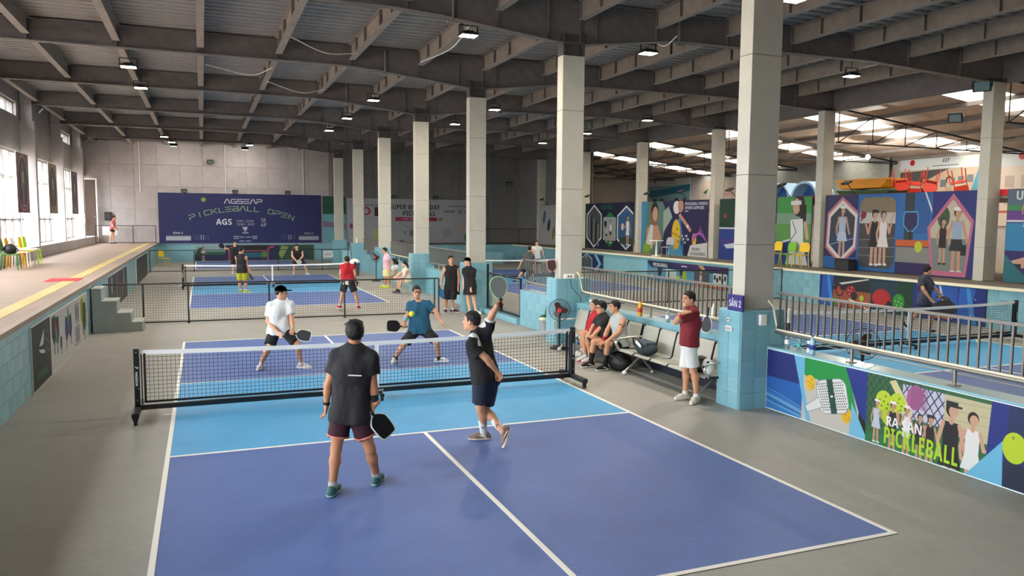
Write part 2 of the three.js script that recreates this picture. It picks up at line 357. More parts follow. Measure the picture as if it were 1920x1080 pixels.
const nth = ['first', 'second', 'third', 'fourth', 'fifth', 'sixth', 'seventh', 'eighth', 'ninth', 'tenth'];
for (const [x, zs] of [[-4.2, [-10.35, -14.7, -30.1]], [2.75, [0.4, -4.4, -14.25, -19.3, -23.9]], [7.15, [0.4, -4.4, -14.65, -19.3]], [13.6, [0.3, -4.7, -14.95, -20.1, -25]]])
  zs.forEach((z, i) => floodlight(x, z === -10.35 ? 6.46 : 6.6, z, 'lit LED floodlight ' + rowName[x] + ', ' + nth[i] + ' of its row'));
// lamps close to the end wall, washing it
for (const [x, z, n] of [[-4.0, -37.4, 'left of the pair'], [-0.11, -37.9, 'right of the pair']]) floodlight(x, 6.82, z, 'lit LED floodlight washing the end wall above the navy banner, ' + n, 0.5, LAMP_POWER * 0.4);
for (const [x, z, n] of [[-3.98, -33.2, 'left'], [-0.11, -33.1, 'right']]) floodlight(x, 6.62, z, 'lit LED floodlight one bay before the end wall, ' + n + ' one', 0, LAMP_POWER * 0.6);

// ================================================================== NETS, FENCES, RAILINGS
const passionTex = canvasTex(512, 96, (x, w, h) => { x.fillStyle = '#17191c'; x.fillRect(0, 0, w, h); x.fillStyle = '#f2f2ee'; x.font = 'bold italic 84px sans-serif'; x.textAlign = 'center'; x.textBaseline = 'middle'; x.fillText('7', w * 0.09, h / 2); x.font = 'bold 70px sans-serif'; x.fillText('PASSION', w * 0.57, h / 2 + 4, 380); });
const passionMat = mat('#ffffff', 0.5, { map: passionTex });
function makeNet(x0, x1, z, label) {
  const cx = (x0 + x1) / 2, w = (x1 - x0) / 2, o = thing('pickleball_net', label, 'net', [cx, 0, z]);
  const top = (x) => 0.9 - 0.045 * (1 - (x / w) ** 2);
  for (const s of [-1, 1]) {
    const p = mesh('post', rbox(s * w - 0.035, s * w + 0.035, 0.16, 0.95, -0.04, 0.04, 0.006), M.blackGloss, o);
    const q = print('lettering', new THREE.PlaneGeometry(0.34, 0.055).rotateZ(-Math.PI / 2 * (s < 0 ? 1 : -1)).translate(s * w, 0.56, 0.042), passionMat, p);
    for (const [y, dx] of [[0.9, 0], [0.24, 0], [0.4, 0.02]]) mesh('bolt', cyl([s * w + dx, y, 0.038], [s * w + dx, y, 0.046], 0.008, 6), M.chrome, p);
    const f = mesh('foot', [rbox(s * (w + 0.0) - 0.045, s * w + 0.045, 0.09, 0.16, -0.42, 0.5, 0.01)], M.black, o);
    for (const k of [-0.38, 0.46]) {
      mesh('caster', [cyl([s * w - 0.02, 0.04, k], [s * w + 0.02, 0.04, k], 0.04, 14), box(s * w - 0.03, s * w + 0.03, 0.05, 0.1, k - 0.015, k + 0.015)], M.dark, f);
    }
  }
  mesh('base_rail', rbox(-w, w, 0.1, 0.17, -0.035, 0.035, 0.008), M.blackGloss, o);
  print('rail_lettering', new THREE.PlaneGeometry(0.4, 0.062).translate(-0.05, 0.135, 0.037), passionMat, o);
  const c = mesh('center_foot', rbox(0.0, 0.06, 0.07, 0.11, -0.25, 0.25, 0.008), M.black, o);
  for (const k of [-0.2, 0.2]) mesh('caster', cyl([0.01, 0.035, k], [0.05, 0.035, k], 0.035, 12), M.dark, c);
  const g = [], st = 0.055, y0 = 0.215, t = 0.0022;
  for (let x = -w + 0.1; x < w - 0.08; x += st) g.push(box(x - t, x + t, y0, top(x), -t, t));
  for (let k = 0; k < 13; k++) {
    const n = 12;
    for (let i = 0; i < n; i++) {
      const a = -w + 0.09 + (2 * w - 0.18) * i / n, b = -w + 0.09 + (2 * w - 0.18) * (i + 1) / n;
      const ya = y0 + (top(a) - y0) * k / 12.3, yb = y0 + (top(b) - y0) * k / 12.3;
      g.push(new THREE.BoxGeometry(b - a + 0.004, 2 * t, 2 * t).rotateZ(Math.atan2(yb - ya, b - a)).translate((a + b) / 2, (ya + yb) / 2, 0));
    }
  }
  mesh('net_mesh', g, M.black, o).userData.kind = 'stuff';
  const sh = new THREE.Shape();
  const N = 16; for (let i = 0; i <= N; i++) { const x = -w + 0.05 + (2 * w - 0.1) * i / N; if (i) sh.lineTo(x, top(x) + 0.025); else sh.moveTo(x, top(x) + 0.025); }
  for (let i = N; i >= 0; i--) { const x = -w + 0.05 + (2 * w - 0.1) * i / N; sh.lineTo(x, top(x) - 0.035); }
  mesh('top_tape', new THREE.ExtrudeGeometry(sh, { depth: 0.012, bevelEnabled: false }).translate(0, 0, -0.006), M.white, o);
  mesh('center_strap', box(-0.028, 0.028, 0.15, top(0) + 0.02, -0.009, 0.009), M.white, o);
  mesh('bottom_band', box(-w + 0.08, w - 0.08, 0.19, 0.22, -0.008, 0.008), M.black, o);
  for (const s of [-1, 1]) { mesh('side_band', box(s * (w - 0.1) - 0.015, s * (w - 0.1) + 0.015, 0.19, 0.88, -0.008, 0.008), M.black, o); mesh('tension_rod', cyl([s * (w - 0.06), 0.17, 0], [s * (w - 0.06), 0.88, 0], 0.009, 6), M.dark, o); }
  return o;
}
makeNet(-3.47, 3.13, 0, 'black wheeled pickleball net between the four near players');
makeNet(-3.33, 3.2, -20.4, 'wheeled pickleball net on the court behind the mesh fence');
makeNet(8.25, 14.95, -0.75, 'wheeled pickleball net on the right court behind the railing');
makeNet(8.7, 13.6, -21.3, 'pickleball net between the far right players');

const fenceMesh = (x0, x1, y0, y1, st = 0.065, t = 0.002) => { const g = []; for (let x = x0 + st / 2; x < x1; x += st) g.push(box(x - t, x + t, y0, y1, -t, t)); for (let y = y0 + st / 2; y < y1; y += st) g.push(box(x0, x1, y - t, y + t, -t, t)); return g; };
function fence(name, label, [x0, z0], [x1, z1], h, posts, y = 0, st) {
  const L = Math.hypot(x1 - x0, z1 - z0), o = thing(name, label, 'fence', [x0, y, z0], -Math.atan2(z1 - z0, x1 - x0));
  mesh('top_rail', cyl([0, h, 0], [L, h, 0], 0.018, 8), M.black, o); mesh('bottom_rail', cyl([0, 0.04, 0], [L, 0.04, 0], 0.018, 8), M.black, o);
  for (const p of posts) mesh('post', [cyl([p * L, 0, 0], [p * L, h, 0], 0.02, 8), box(p * L - 0.03, p * L + 0.03, 0, 0.015, -0.12, 0.12)], M.black, o);
  for (let i = 0; i < posts.length - 1; i++) mesh('mesh_panel', fenceMesh(posts[i] * L, posts[i + 1] * L, 0.05, h - 0.01, st), M.black, o).userData.kind = 'stuff';
  return o;
}
fence('mesh_fence', 'black mesh fence between the near court and the court behind', [-4.95, -10.2], [3.7, -9.9], 1.03, [0, 0.105, 0.228, 0.46, 0.69, 0.985, 1]);
fence('mesh_fence', 'black mesh fence beyond the second court under the navy banner', [-5.05, -30.6], [4.6, -30.2], 1.08, [0, 0.21, 0.43, 0.63, 0.86, 1], 0, 0.09);
fence('deck_fence', 'black metal fence on the window deck beside the woman in pink', [-8.3, -38.6], [-5.15, -38.6], 1.02, [0, 0.28, 0.62, 1], DECK, 0.12);
fence('mesh_fence', 'black mesh fence across the right courts seen through the railing', [7.6, -10.6], [16.3, -10.2], 1.06, [0, 0.25, 0.48, 0.72, 1]);
fence('far_fence', 'black metal fence on the dark far walkway', [14.6, -36.4], [18.3, -36.4], 1.0, [0, 0.65, 1], DECKR, 0.3);
{
  const o = thing('gate', 'black mesh gate standing open on the blue kerb beside the tiled pedestal', 'gate', [5.1, 0.16, -9.62]);
  mesh('gate_frame', [box(-0.025, 0.025, 0, 1.28, -0.03, 0.03), box(-0.02, 0.02, 0.02, 0.06, 0, 2.55), box(-0.02, 0.02, 1.0, 1.04, 0, 2.55), box(-0.025, 0.025, 0, 1.04, 1.1, 1.16), box(-0.02, 0.02, 0, 1.04, 2.5, 2.56)], M.black, o);
  mesh('mesh_panel', fenceMesh(0.04, 2.5, 0.06, 1.0).map((g) => g.rotateY(-Math.PI / 2)), M.black, o).userData.kind = 'stuff';
}
function railing(label, z0, z1, posts, conduit, x = 5.2, yb = 0.92) {
  const o = thing('railing', label, 'railing', [x, yb, z0]), L = z1 - z0;
  mesh('top_rail', rbox(-0.025, 0.025, 0.755, 0.79, 0, L, 0.006), M.bar, o);
  mesh('bottom_rail', cyl([0, 0.2, 0], [0, 0.2, L], 0.032, 12), M.inox, o);
  for (let z = 0.06; z < L - 0.03; z += 0.125) mesh('baluster', box(-0.011, 0.011, 0.2, 0.76, z - 0.011, z + 0.011), M.bar, o);
  for (const p of posts) mesh('foot_post', [cyl([0, 0, p - z0], [0, 0.2, p - z0], 0.022, 10), cyl([0, 0, p - z0], [0, 0.012, p - z0], 0.075, 16, 0.06)], M.inox, o);
  mesh('thin_rod', cyl([0.08, 0.12, 0], [0.08, 0.12, L], 0.007, 6), M.inox, o);
  if (conduit) mesh('conduit_pipe', tube([[-0.12, 0.66, -0.06], [-0.1, 0.6, 0.02], [-0.05, 0.3, 0.06], [-0.03, 0.24, 0.2], [-0.03, 0.235, L * 0.5], [-0.03, 0.235, L]], 0.016, 60, 6), M.cream, o);
  return o;
}
railing('steel railing over the pickleball mural wall', 2.55, 10, [3.98, 5.47, 6.96, 8.45], true);
railing('steel railing behind the waiting bench', -3.72, 1.97, [-2.4, -0.9, 0.6], true);
railing('short steel railing between the gate and the fan pedestal', -7.0, -4.3, [-6.9, -5.6], false);
railing('steel railing behind the standing pair', -16.3, -10.6, [-15, -13.3, -11.6], false);
railing('steel railing behind the distant seated group', -22.6, -16.85, [-21, -19.4, -17.8], true);
railing('farthest steel railing between the grey columns', -28.9, -23.1, [-28, -26, -24], false);

// ---- stairs down from the deck
{
  const o = thing('steps', 'grey block of four steps leading down from the window deck', 'stairs', [-5.05, 0, -9.75]);
  const w = 1.05, run = [[0, 0.2, 1.04], [0.2, 0.52, 0.74], [0.52, 0.82, 0.45], [0.82, 1.06, 0.22]];
  mesh('body', [...run.map(([a, b, h]) => box(a, b, 0, h - 0.015, 0, 0.85))], M.stair, o);
  for (const [a, b, h] of run) mesh('tread', rbox(a - 0.01, b + 0.012, h - 0.02, h + 0.005, 0, 0.86, 0.006), mat('#c2c9c4', 0.7, { map: gPaint }), o);
}
{
  const o = tag(mesh('door_mat', rbox(-6.1, -5.4, DECK, DECK + 0.012, -10.4, -9.45, 0.004), M.mat_red), 'flat red mat lying across the yellow strip on the deck', 'mat');
}

// ---- waiting benches of pressed steel seats
function bench(label, z0, n) {
  const o = thing('waiting_bench', label, 'bench', [4.42, 0, z0]), W = 0.53;
  mesh('beam', rbox(0.2, 0.27, 0.3, 0.36, 0, n * W, 0.006), M.dark, o);
  for (let i = 0; i < n; i++) {
    const a = i * W + 0.025, b = (i + 1) * W - 0.025;
    const prof = [[-0.1, 0.405], [-0.06, 0.43], [0.05, 0.42], [0.3, 0.4], [0.345, 0.43], [0.38, 0.6], [0.43, 0.8], [0.465, 0.84], [0.475, 0.83], [0.445, 0.79], [0.395, 0.59], [0.36, 0.415], [0.31, 0.385], [0.05, 0.403], [-0.06, 0.412], [-0.1, 0.39]];
    const s = mesh('seat_shell', prism(prof, a, b), M.seatMetal, o);
    mesh('side_rail', [...[a - 0.012, b].map((z) => prism([[-0.09, 0.385], [0.32, 0.37], [0.375, 0.4], [0.475, 0.82], [0.46, 0.85], [0.44, 0.83], [0.35, 0.43], [0.3, 0.405], [-0.09, 0.415]], z, z + 0.012))], M.black, s);
  }
  for (const z of [0, n * W]) mesh('armrest', tube([[0.42, 0.62, z], [0.1, 0.62, z], [-0.08, 0.6, z], [-0.13, 0.52, z], [-0.06, 0.4, z]], 0.016, 24, 8), M.chrome, o);
  for (const z of [W * 0.5, n * W - W * 0.5]) {
    const l = mesh('leg', [cyl([0.23, 0.32, z], [-0.1, 0.06, z], 0.022, 10), cyl([0.23, 0.32, z], [0.45, 0.04, z], 0.022, 10)], M.chrome, o);
    mesh('foot_cap', ball(-0.11, 0.04, z, 0.04, 1.2, 0.9, 1), M.white, l); mesh('foot_cap', ball(0.46, 0.03, z, 0.03), M.white, l);
  }
  return o;
}
bench('silver waiting bench with the seated men, beside the fan', -3.26, 5);
copy(bench('silver waiting bench behind the man in the maroon shirt', -0.56, 5), [6.15, 0, 0.9], Math.PI, 'silver waiting bench on the far side of the low wall, seen through the railing');
{ const o = thing('paper_bag', 'crumpled white paper bag on the low blue wall near the striped bag', 'bag', [5.15, 0.92, -5.1]); mesh('body', [ball(0, 0.06, 0, 0.09, 1.2, 0.7, 1), ball(0.05, 0.1, 0.05, 0.06)], M.cream, o); mesh('fold', ball(-0.06, 0.1, -0.04, 0.05, 1, 0.6, 1), M.white, o); }

// ---- fans
function fan(label, x, y0, z, h, turn, stand = true) {
  const o = thing('floor_fan', label, 'fan', [x, y0, z], turn);
  if (stand) mesh('base', [cyl([0, 0, 0], [0, 0.03, 0], 0.21, 24, 0.19), cyl([0, 0.03, 0], [0, 0.06, 0], 0.1, 16, 0.05)], M.black, o);
  mesh('pole', cyl([0, 0.03, 0], [0, h - 0.05, 0], 0.02, 10), M.black, o);
  mesh('motor', [cyl([0, h, -0.16], [0, h, -0.02], 0.06, 16, 0.085), rbox(-0.04, 0.04, h - 0.14, h - 0.02, -0.1, -0.03, 0.01)], M.dark, o);
  const g = [];
  for (let i = 0; i < 40; i++) { const a = i / 40 * Math.PI * 2, c = Math.cos(a), s = Math.sin(a); g.push(tube([[c * 0.04, h + s * 0.04, 0.1], [c * 0.16, h + s * 0.16, 0.095], [c * 0.225, h + s * 0.225, 0.03], [c * 0.2, h + s * 0.2, -0.03], [c * 0.06, h + s * 0.06, -0.05]], 0.0022, 10, 4)); }
  const cage = mesh('guard_wires', g, M.dark, o);
  mesh('guard_ring', new THREE.TorusGeometry(0.228, 0.006, 6, 40).translate(0, h, 0.03), M.black, o);
  mesh('hub_cap', cyl([0, h, 0.09], [0, h, 0.11], 0.045, 16), M.red, o);
  for (let k = 0; k < 3; k++) {
    const sh = new THREE.Shape(); sh.moveTo(0.02, -0.02); sh.bezierCurveTo(0.06, -0.1, 0.17, -0.09, 0.18, 0.01); sh.bezierCurveTo(0.15, 0.07, 0.07, 0.05, 0.02, 0.03);
    mesh('blade', new THREE.ExtrudeGeometry(sh, { depth: 0.004, bevelEnabled: false, curveSegments: 8 }).rotateX(0.35).rotateZ(k * 2.094).translate(0, h, 0.03), mat('#4a2320', 0.4), o);
  }
  return o;
}
fan('black floor fan with red hub beside the tiled pedestal and net post', 4.42, 0, -3.25, 0.83, -0.5);
fan('dark fan behind the railing above the paddle mural', 6.2, 0, 3.2, 0.98, 2.4);
fan('grey fan beside the distant seated group', 4.4, 0, -22.0, 1.05, -0.6);

// ---- bins, bags and bottles
{
  const o = thing('trash_bin', 'grey plastic bin with a green bag beside the fan pedestal', 'bin', [4.78, 0, -4.75]);
  mesh('bin_body', [new THREE.CylinderGeometry(0.17, 0.13, 0.42, 4, 1).rotateY(Math.PI / 4).translate(0, 0.21, 0)], M.grey, o);
  mesh('bin_rim', new THREE.TorusGeometry(0.165, 0.012, 5, 4).rotateX(Math.PI / 2).rotateY(Math.PI / 4).translate(0, 0.42, 0), M.grey, o);
  mesh('bag_fill', [ball(0.05, 0.5, 0.02, 0.11, 0.8, 1.5, 0.9), ball(-0.06, 0.46, 0, 0.1, 1, 0.8, 1)], mat('#2c5a2c', 0.6), o);
  mesh('liner', [ball(-0.08, 0.44, 0.05, 0.1, 1.2, 0.5, 1), ball(0.02, 0.42, 0.1, 0.08, 1.4, 0.4, 0.8)], mat('#d9d9c4', 0.6), o);
}
{
  const o = thing('trash_bin', 'dark grey bin heaped with white rubbish near the second net', 'bin', [4.1, 0, -25.5]);
  mesh('bin_body', cyl([0, 0, 0], [0, 0.62, 0], 0.2, 14, 0.25), mat('#55585a', 0.6), o); mesh('bag_fill', ball(0, 0.65, 0, 0.24, 1, 0.7, 1), M.white, o);
}
{
  const o = thing('tote_bag', 'black and white striped bag hanging from the short railing', 'bag', [4.9, 0.62, -4.62]);
  mesh('body', prism([[-0.16, -0.02], [0.16, -0.02], [0.12, 0.4], [-0.08, 0.4]], -0.06, 0.06, 0.02), M.black, o);
  mesh('stripe', [prism([[-0.165, 0], [-0.12, 0], [-0.05, 0.41], [-0.09, 0.41]], -0.085, 0.085), prism([[0.07, 0], [0.1, 0], [0.09, 0.41], [0.06, 0.41]], -0.085, 0.085)], M.white, o);
  mesh('strap', [tube([[-0.08, 0.4, 0], [0, 0.7, 0], [0.08, 0.78, 0.02], [0.12, 0.4, 0]], 0.012, 20, 6)], M.white, o);
}
{
  const o = thing('gym_bag', 'black gym bag with a white logo lying on the bench seat', 'bag', [4.5, 0.43, 0.1], -0.1);
  mesh('body', [new THREE.SphereGeometry(0.2, 20, 14).scale(0.85, 0.62, 1.55).translate(0, 0.11, 0)], mat('#1f2a31', 0.7), o);
  mesh('top_panel', [rbox(-0.11, 0.09, 0.17, 0.235, -0.24, 0.22, 0.03, 3)], mat('#2f4552', 0.6), o);
  mesh('handle', tube([[-0.14, 0.14, -0.18], [-0.2, 0.27, -0.1], [-0.2, 0.27, 0.1], [-0.14, 0.14, 0.18]], 0.014, 20, 6), M.black, o);
  mesh('logo', [new THREE.BoxGeometry(0.012, 0.05, 0.2).rotateX(0.3).translate(-0.155, 0.18, 0.02)], M.white, o);
}
{
  const o = thing('floor_bag', 'black bag slumped on the floor under the bench', 'bag', [4.45, 0, -0.72]);
  mesh('body', new THREE.SphereGeometry(0.24, 18, 12).scale(0.8, 0.75, 1.3).translate(0, 0.16, 0), M.black, o);
  mesh('strap', tube([[-0.1, 0.25, -0.2], [-0.2, 0.3, 0], [-0.12, 0.2, 0.25]], 0.015, 16, 6), M.dark, o);
}
{
  const o = thing('jacket', 'black jacket heaped on the last bench seat', 'clothing', [4.5, 0.42, 1.62]);
  mesh('folds', [ball(0, 0.07, 0, 0.15, 1, 0.6, 1.4), ball(0.08, 0.14, -0.03, 0.11, 1, 0.8, 1.2), ball(-0.08, 0.06, 0.1, 0.1, 1.2, 0.6, 1)], M.black, o);
}
{
  const o = thing('pouch', 'white patterned pouch against the blue pedestal', 'bag', [4.46, 0.42, 1.93]);
  mesh('body', new THREE.SphereGeometry(0.1, 16, 12).scale(0.8, 1.3, 1).translate(0, 0.12, 0), M.white, o);
  mesh('pattern', [ball(-0.09, 0.12, 0.03, 0.025), ball(-0.09, 0.18, -0.04, 0.02), ball(-0.08, 0.06, -0.03, 0.02), ball(-0.05, 0.2, 0.07, 0.02)], M.dark, o);
}
{
  const o = thing('equipment_bag', 'black bag on a folding stand behind the fence', 'bag', [4.7, 0, -11.3]);
  mesh('body', rbox(-0.25, 0.2, 0.42, 0.95, -0.25, 0.3, 0.06, 3), M.black, o);
  mesh('stand_leg', [cyl([-0.3, 0, -0.2], [-0.1, 1.0, -0.28], 0.02), cyl([-0.3, 0, 0.3], [-0.1, 1.0, 0.32], 0.02), cyl([0.25, 0, -0.2], [0.05, 1, -0.28], 0.02), cyl([0.25, 0, 0.3], [0.05, 1, 0.32], 0.02)], M.grey, o);
}
function bottle(label, x, y, z, h, m, cap, cat = 'bottle') {
  const o = thing('bottle', label, cat, [x, y, z], 0, 'bottles on the wall ledges'), r = h * 0.15;
  mesh('body', new THREE.LatheGeometry([[0, 0], [r, 0], [r, h * 0.62], [r * 0.8, h * 0.74], [r * 0.36, h * 0.86], [r * 0.36, h * 0.95], [0, h * 0.95]].map((p) => new THREE.Vector2(...p)), 14), m, o);
  mesh('cap', cyl([0, h * 0.93, 0], [0, h, 0], r * 0.42, 10), cap, o);
  mesh('label_band', cyl([0, h * 0.25, 0], [0, h * 0.5, 0], r * 1.02, 14), cap, o);
}
const clear = new THREE.MeshPhysicalMaterial({ color: '#dff0f2', roughness: 0.08, transmission: 0.9, thickness: 0.02, ior: 1.33 });
const blueP = mat('#2b3c9c', 0.3), juice = mat('#e8a51c', 0.3);
bottle('blue labelled water bottle on the ledge over the mural', 5.16, 0.92, 3.32, 0.26, mat('#9fc4dc', 0.25), blueP);
bottle('clear water bottle on the mural ledge, closest to the pedestal', 5.2, 0.92, 2.78, 0.24, clear, M.white);
bottle('clear bottle with teal band on the mural ledge', 5.2, 0.92, 3.02, 0.2, clear, mat('#4bbcae', 0.4));
bottle('white capped bottle beside the blue labelled bottle', 5.24, 0.92, 3.18, 0.24, mat('#d7dcd8', 0.3), M.dark);
bottle('yellow drink bottle on the ledge behind the man in the grey tank top', 5.12, 0.92, -1.15, 0.3, juice, M.red);
bottle('clear bottle on the ledge between the two benches', 5.12, 0.92, -0.2, 0.26, clear, M.white);
bottle('blue bottle on the ledge behind the maroon shirt elbow', 5.18, 0.92, 0.75, 0.24, blueP, blueP);
bottle('tall white tumbler standing on the railing behind the maroon shirt', 5.2, 1.16, 1.02, 0.22, M.cream, M.white);
bottle('clear bottle at the fan end of the bench ledge', 5.14, 0.92, -3.2, 0.22, clear, M.white);
bottle('small clear cup bottle at the fan end of the bench ledge', 5.22, 0.92, -2.95, 0.2, clear, mat('#a8d8c0', 0.4));
bottle('white bottle on the distant pedestal', 4.85, 1.45, -28.95, 0.3, M.white, M.white);

// ---- paddles, balls
function paddle(label, pos, quat, face, edge, grip, w = 0.1, kind = 0) {
  const o = thing('paddle', label, 'paddle', pos); o.quaternion.copy(quat);
  const out = kind === 0 ? [[-0.03, 0.135], [-w * 0.98, 0.2], [-w, 0.32], [-w * 0.75, 0.39], [w * 0.75, 0.39], [w, 0.32], [w * 0.98, 0.2], [0.03, 0.135]] : [[-0.03, 0.135], [-w * 0.7, 0.18], [-w, 0.26], [-w * 0.95, 0.34], [-w * 0.45, 0.4], [w * 0.45, 0.4], [w * 0.95, 0.34], [w, 0.26], [w * 0.7, 0.18], [0.03, 0.135]];
  const pts = new THREE.CatmullRomCurve3(out.map((p) => V(p[0], p[1], 0)), true, 'catmullrom', 0.35).getPoints(48);
  const sh = (k) => new THREE.Shape(pts.map((p) => new THREE.Vector2(p.x * k, 0.265 + (p.y - 0.265) * k)));
  mesh('face', new THREE.ExtrudeGeometry(sh(0.93), { depth: 0.014, bevelEnabled: false }).translate(0, 0, -0.007), face, o);
  mesh('edge_guard', new THREE.TubeGeometry(new THREE.CatmullRomCurve3(pts.map((p) => V(p.x * 0.96, 0.265 + (p.y - 0.265) * 0.96, 0)), true), 64, 0.0085, 6, true), edge, o);
  mesh('grip', [cyl([0, 0, 0], [0, 0.14, 0], 0.017, 10), cyl([0, -0.008, 0], [0, 0.002, 0], 0.021, 10)], grip, o);
  return o;
}
// orientation of a paddle whose handle runs along d and whose face looks along n
function aim(d, n) { const y = V(...d).normalize(), z = V(...n).addScaledVector(y, -V(...n).dot(y)).normalize(), x = y.clone().cross(z); return new THREE.Quaternion().setFromRotationMatrix(new THREE.Matrix4().makeBasis(x, y, z)); }
paddle('black paddle with white rim leaning on the bench ledge behind the maroon shirt', [5.0, 0.93, 1.16], aim([0.1, 1, 0], [-1, 0.1, 0.5]).multiply(new THREE.Quaternion().setFromAxisAngle(V(0, 0, 1), Math.PI)), M.dark, M.white, M.black, 0.095, 1).position.set(5.0, 1.33, 1.16);
paddle('dark red paddle with pale rim propped against the grey column above the fan', [4.62, 1.46, -4.02], aim([-0.12, 1, -0.12], [-0.3, 0, 1]), mat('#3a2226', 0.5), mat('#e0a59a', 0.5), M.dark, 0.1);
const ballGeo = new THREE.SphereGeometry(0.037, 20, 14);
function pball(label, x, y, z) { const o = tag(mesh('pickleball', ballGeo.clone(), M.ballMat), label, 'ball'); o.position.set(x, y, z); return o; }
pball('yellow pickleball in the air before the blue shirt', -0.06, 1.49, 1.7);
pball('yellow pickleball in the air over the right court', 11.0, 0.5, 1.35);

// ---- chairs
function chair(label, pos, turn, c, group) {
  const o = thing('plastic_chair', label, 'chair', pos, turn, group);
  mesh('seat', rbox(-0.21, 0.21, 0.42, 0.455, -0.2, 0.22, 0.015), c, o);
  const s = new THREE.Shape(); s.moveTo(-0.2, 0.52); s.lineTo(0.2, 0.52); s.bezierCurveTo(0.23, 0.7, 0.2, 0.85, 0.1, 0.86); s.lineTo(-0.1, 0.86); s.bezierCurveTo(-0.2, 0.85, -0.23, 0.7, -0.2, 0.52);
  mesh('backrest', new THREE.ExtrudeGeometry(s, { depth: 0.02, bevelEnabled: true, bevelSize: 0.006, bevelThickness: 0.006, bevelSegments: 2 }).rotateX(-0.15).translate(0, 0.03, -0.13), c, o);
  for (const [x, z] of [[-0.19, 0.19], [0.19, 0.19], [-0.18, -0.18], [0.18, -0.18]]) mesh('leg', cyl([x * 1.12, 0, z * 1.15], [x, 0.43, z], 0.017, 8), c, o);
  for (const x of [-0.18, 0.18]) mesh('back_post', cyl([x, 0.43, -0.19], [x * 1.02, 0.6, -0.235], 0.016, 8), c, o);
  return o;
}
const lime = mat('#b4dd2e', 0.5), olive = mat('#b39a1e', 0.5), whiteP = mat('#e9e4da', 0.5);
[['white', whiteP], ['mustard yellow', M.yellow], ['lime green', lime], ['orange', M.orange], ['dark green', mat('#3f6b2c', 0.5)]].forEach(([n, m], i) => chair(n + ' plastic chair in the row along the window plinth', [-7.75, DECK, [-15.9, -17.0, -17.65, -15.2, -14.5][i]], Math.PI / 2, m, 'chairs by the windows'));
{ const o = thing('side_table', 'low white table standing before the row of window chairs', 'table', [-7.7, DECK, -16.45]); mesh('table_top', rbox(-0.3, 0.3, 0.5, 0.53, -0.3, 0.3, 0.01), whiteP, o); for (const [x, z] of [[-0.25, -0.25], [0.25, -0.25], [-0.25, 0.25], [0.25, 0.25]]) mesh('leg', cyl([x, 0, z], [x, 0.5, z], 0.02, 8), M.grey, o); }
{ const o = thing('backpack', 'black bag left on the end chair by the window', 'bag', [-7.75, DECK + 0.46, -14.5]); mesh('body', ball(0, 0.13, 0, 0.17, 1, 0.9, 0.8), M.black, o); mesh('strap', tube([[0.1, 0.2, -0.1], [0.2, 0.1, 0], [0.12, 0, 0.1]], 0.015, 14, 6), M.dark, o); }
chair('yellow plastic chair against the mural, closest to the pink framed mural', [17.6, DECKR, -10.75], -Math.PI / 2 + 0.2, M.yellow, 'chairs before the murals');
chair('green plastic chair between two yellow chairs on the mural walkway', [17.65, DECKR, -11.5], -Math.PI / 2, M.green, 'chairs before the murals');
chair('yellow plastic chair beside the green chair, partly behind the grey column', [17.6, DECKR, -12.2], -Math.PI / 2, M.yellow, 'chairs before the murals');
chair('yellow plastic chair half hidden by the near grey column', [17.5, DECKR, -13.0], -Math.PI / 2, M.yellow, 'chairs before the murals');
chair('yellow plastic chair standing at the far left corner of the second court', [-4.6, 0, -35.4], 0.9, M.yellow);
chair('grey chair beside the small round white table on the walkway', [17.1, DECKR, -18.7], -Math.PI / 2 + 0.4, M.grey);
{ const o = thing('round_table', 'small round white table on a stem on the mural walkway', 'table', [16.95, DECKR, -19.4]); mesh('table_top', cyl([0, 0.7, 0], [0, 0.73, 0], 0.32, 24), M.white, o); mesh('stem', cyl([0, 0.02, 0], [0, 0.7, 0], 0.06, 12, 0.03), M.white, o); mesh('base', cyl([0, 0, 0], [0, 0.03, 0], 0.24, 20, 0.2), M.white, o); }
{ const o = thing('storage_box', 'dark box standing under the pink framed mural', 'box', [17.75, DECKR, -8.75]); mesh('body', rbox(-0.18, 0.18, 0, 0.36, -0.28, 0.28, 0.02), M.dark, o); mesh('lid', rbox(-0.19, 0.19, 0.36, 0.385, -0.29, 0.29, 0.01), M.black, o); }

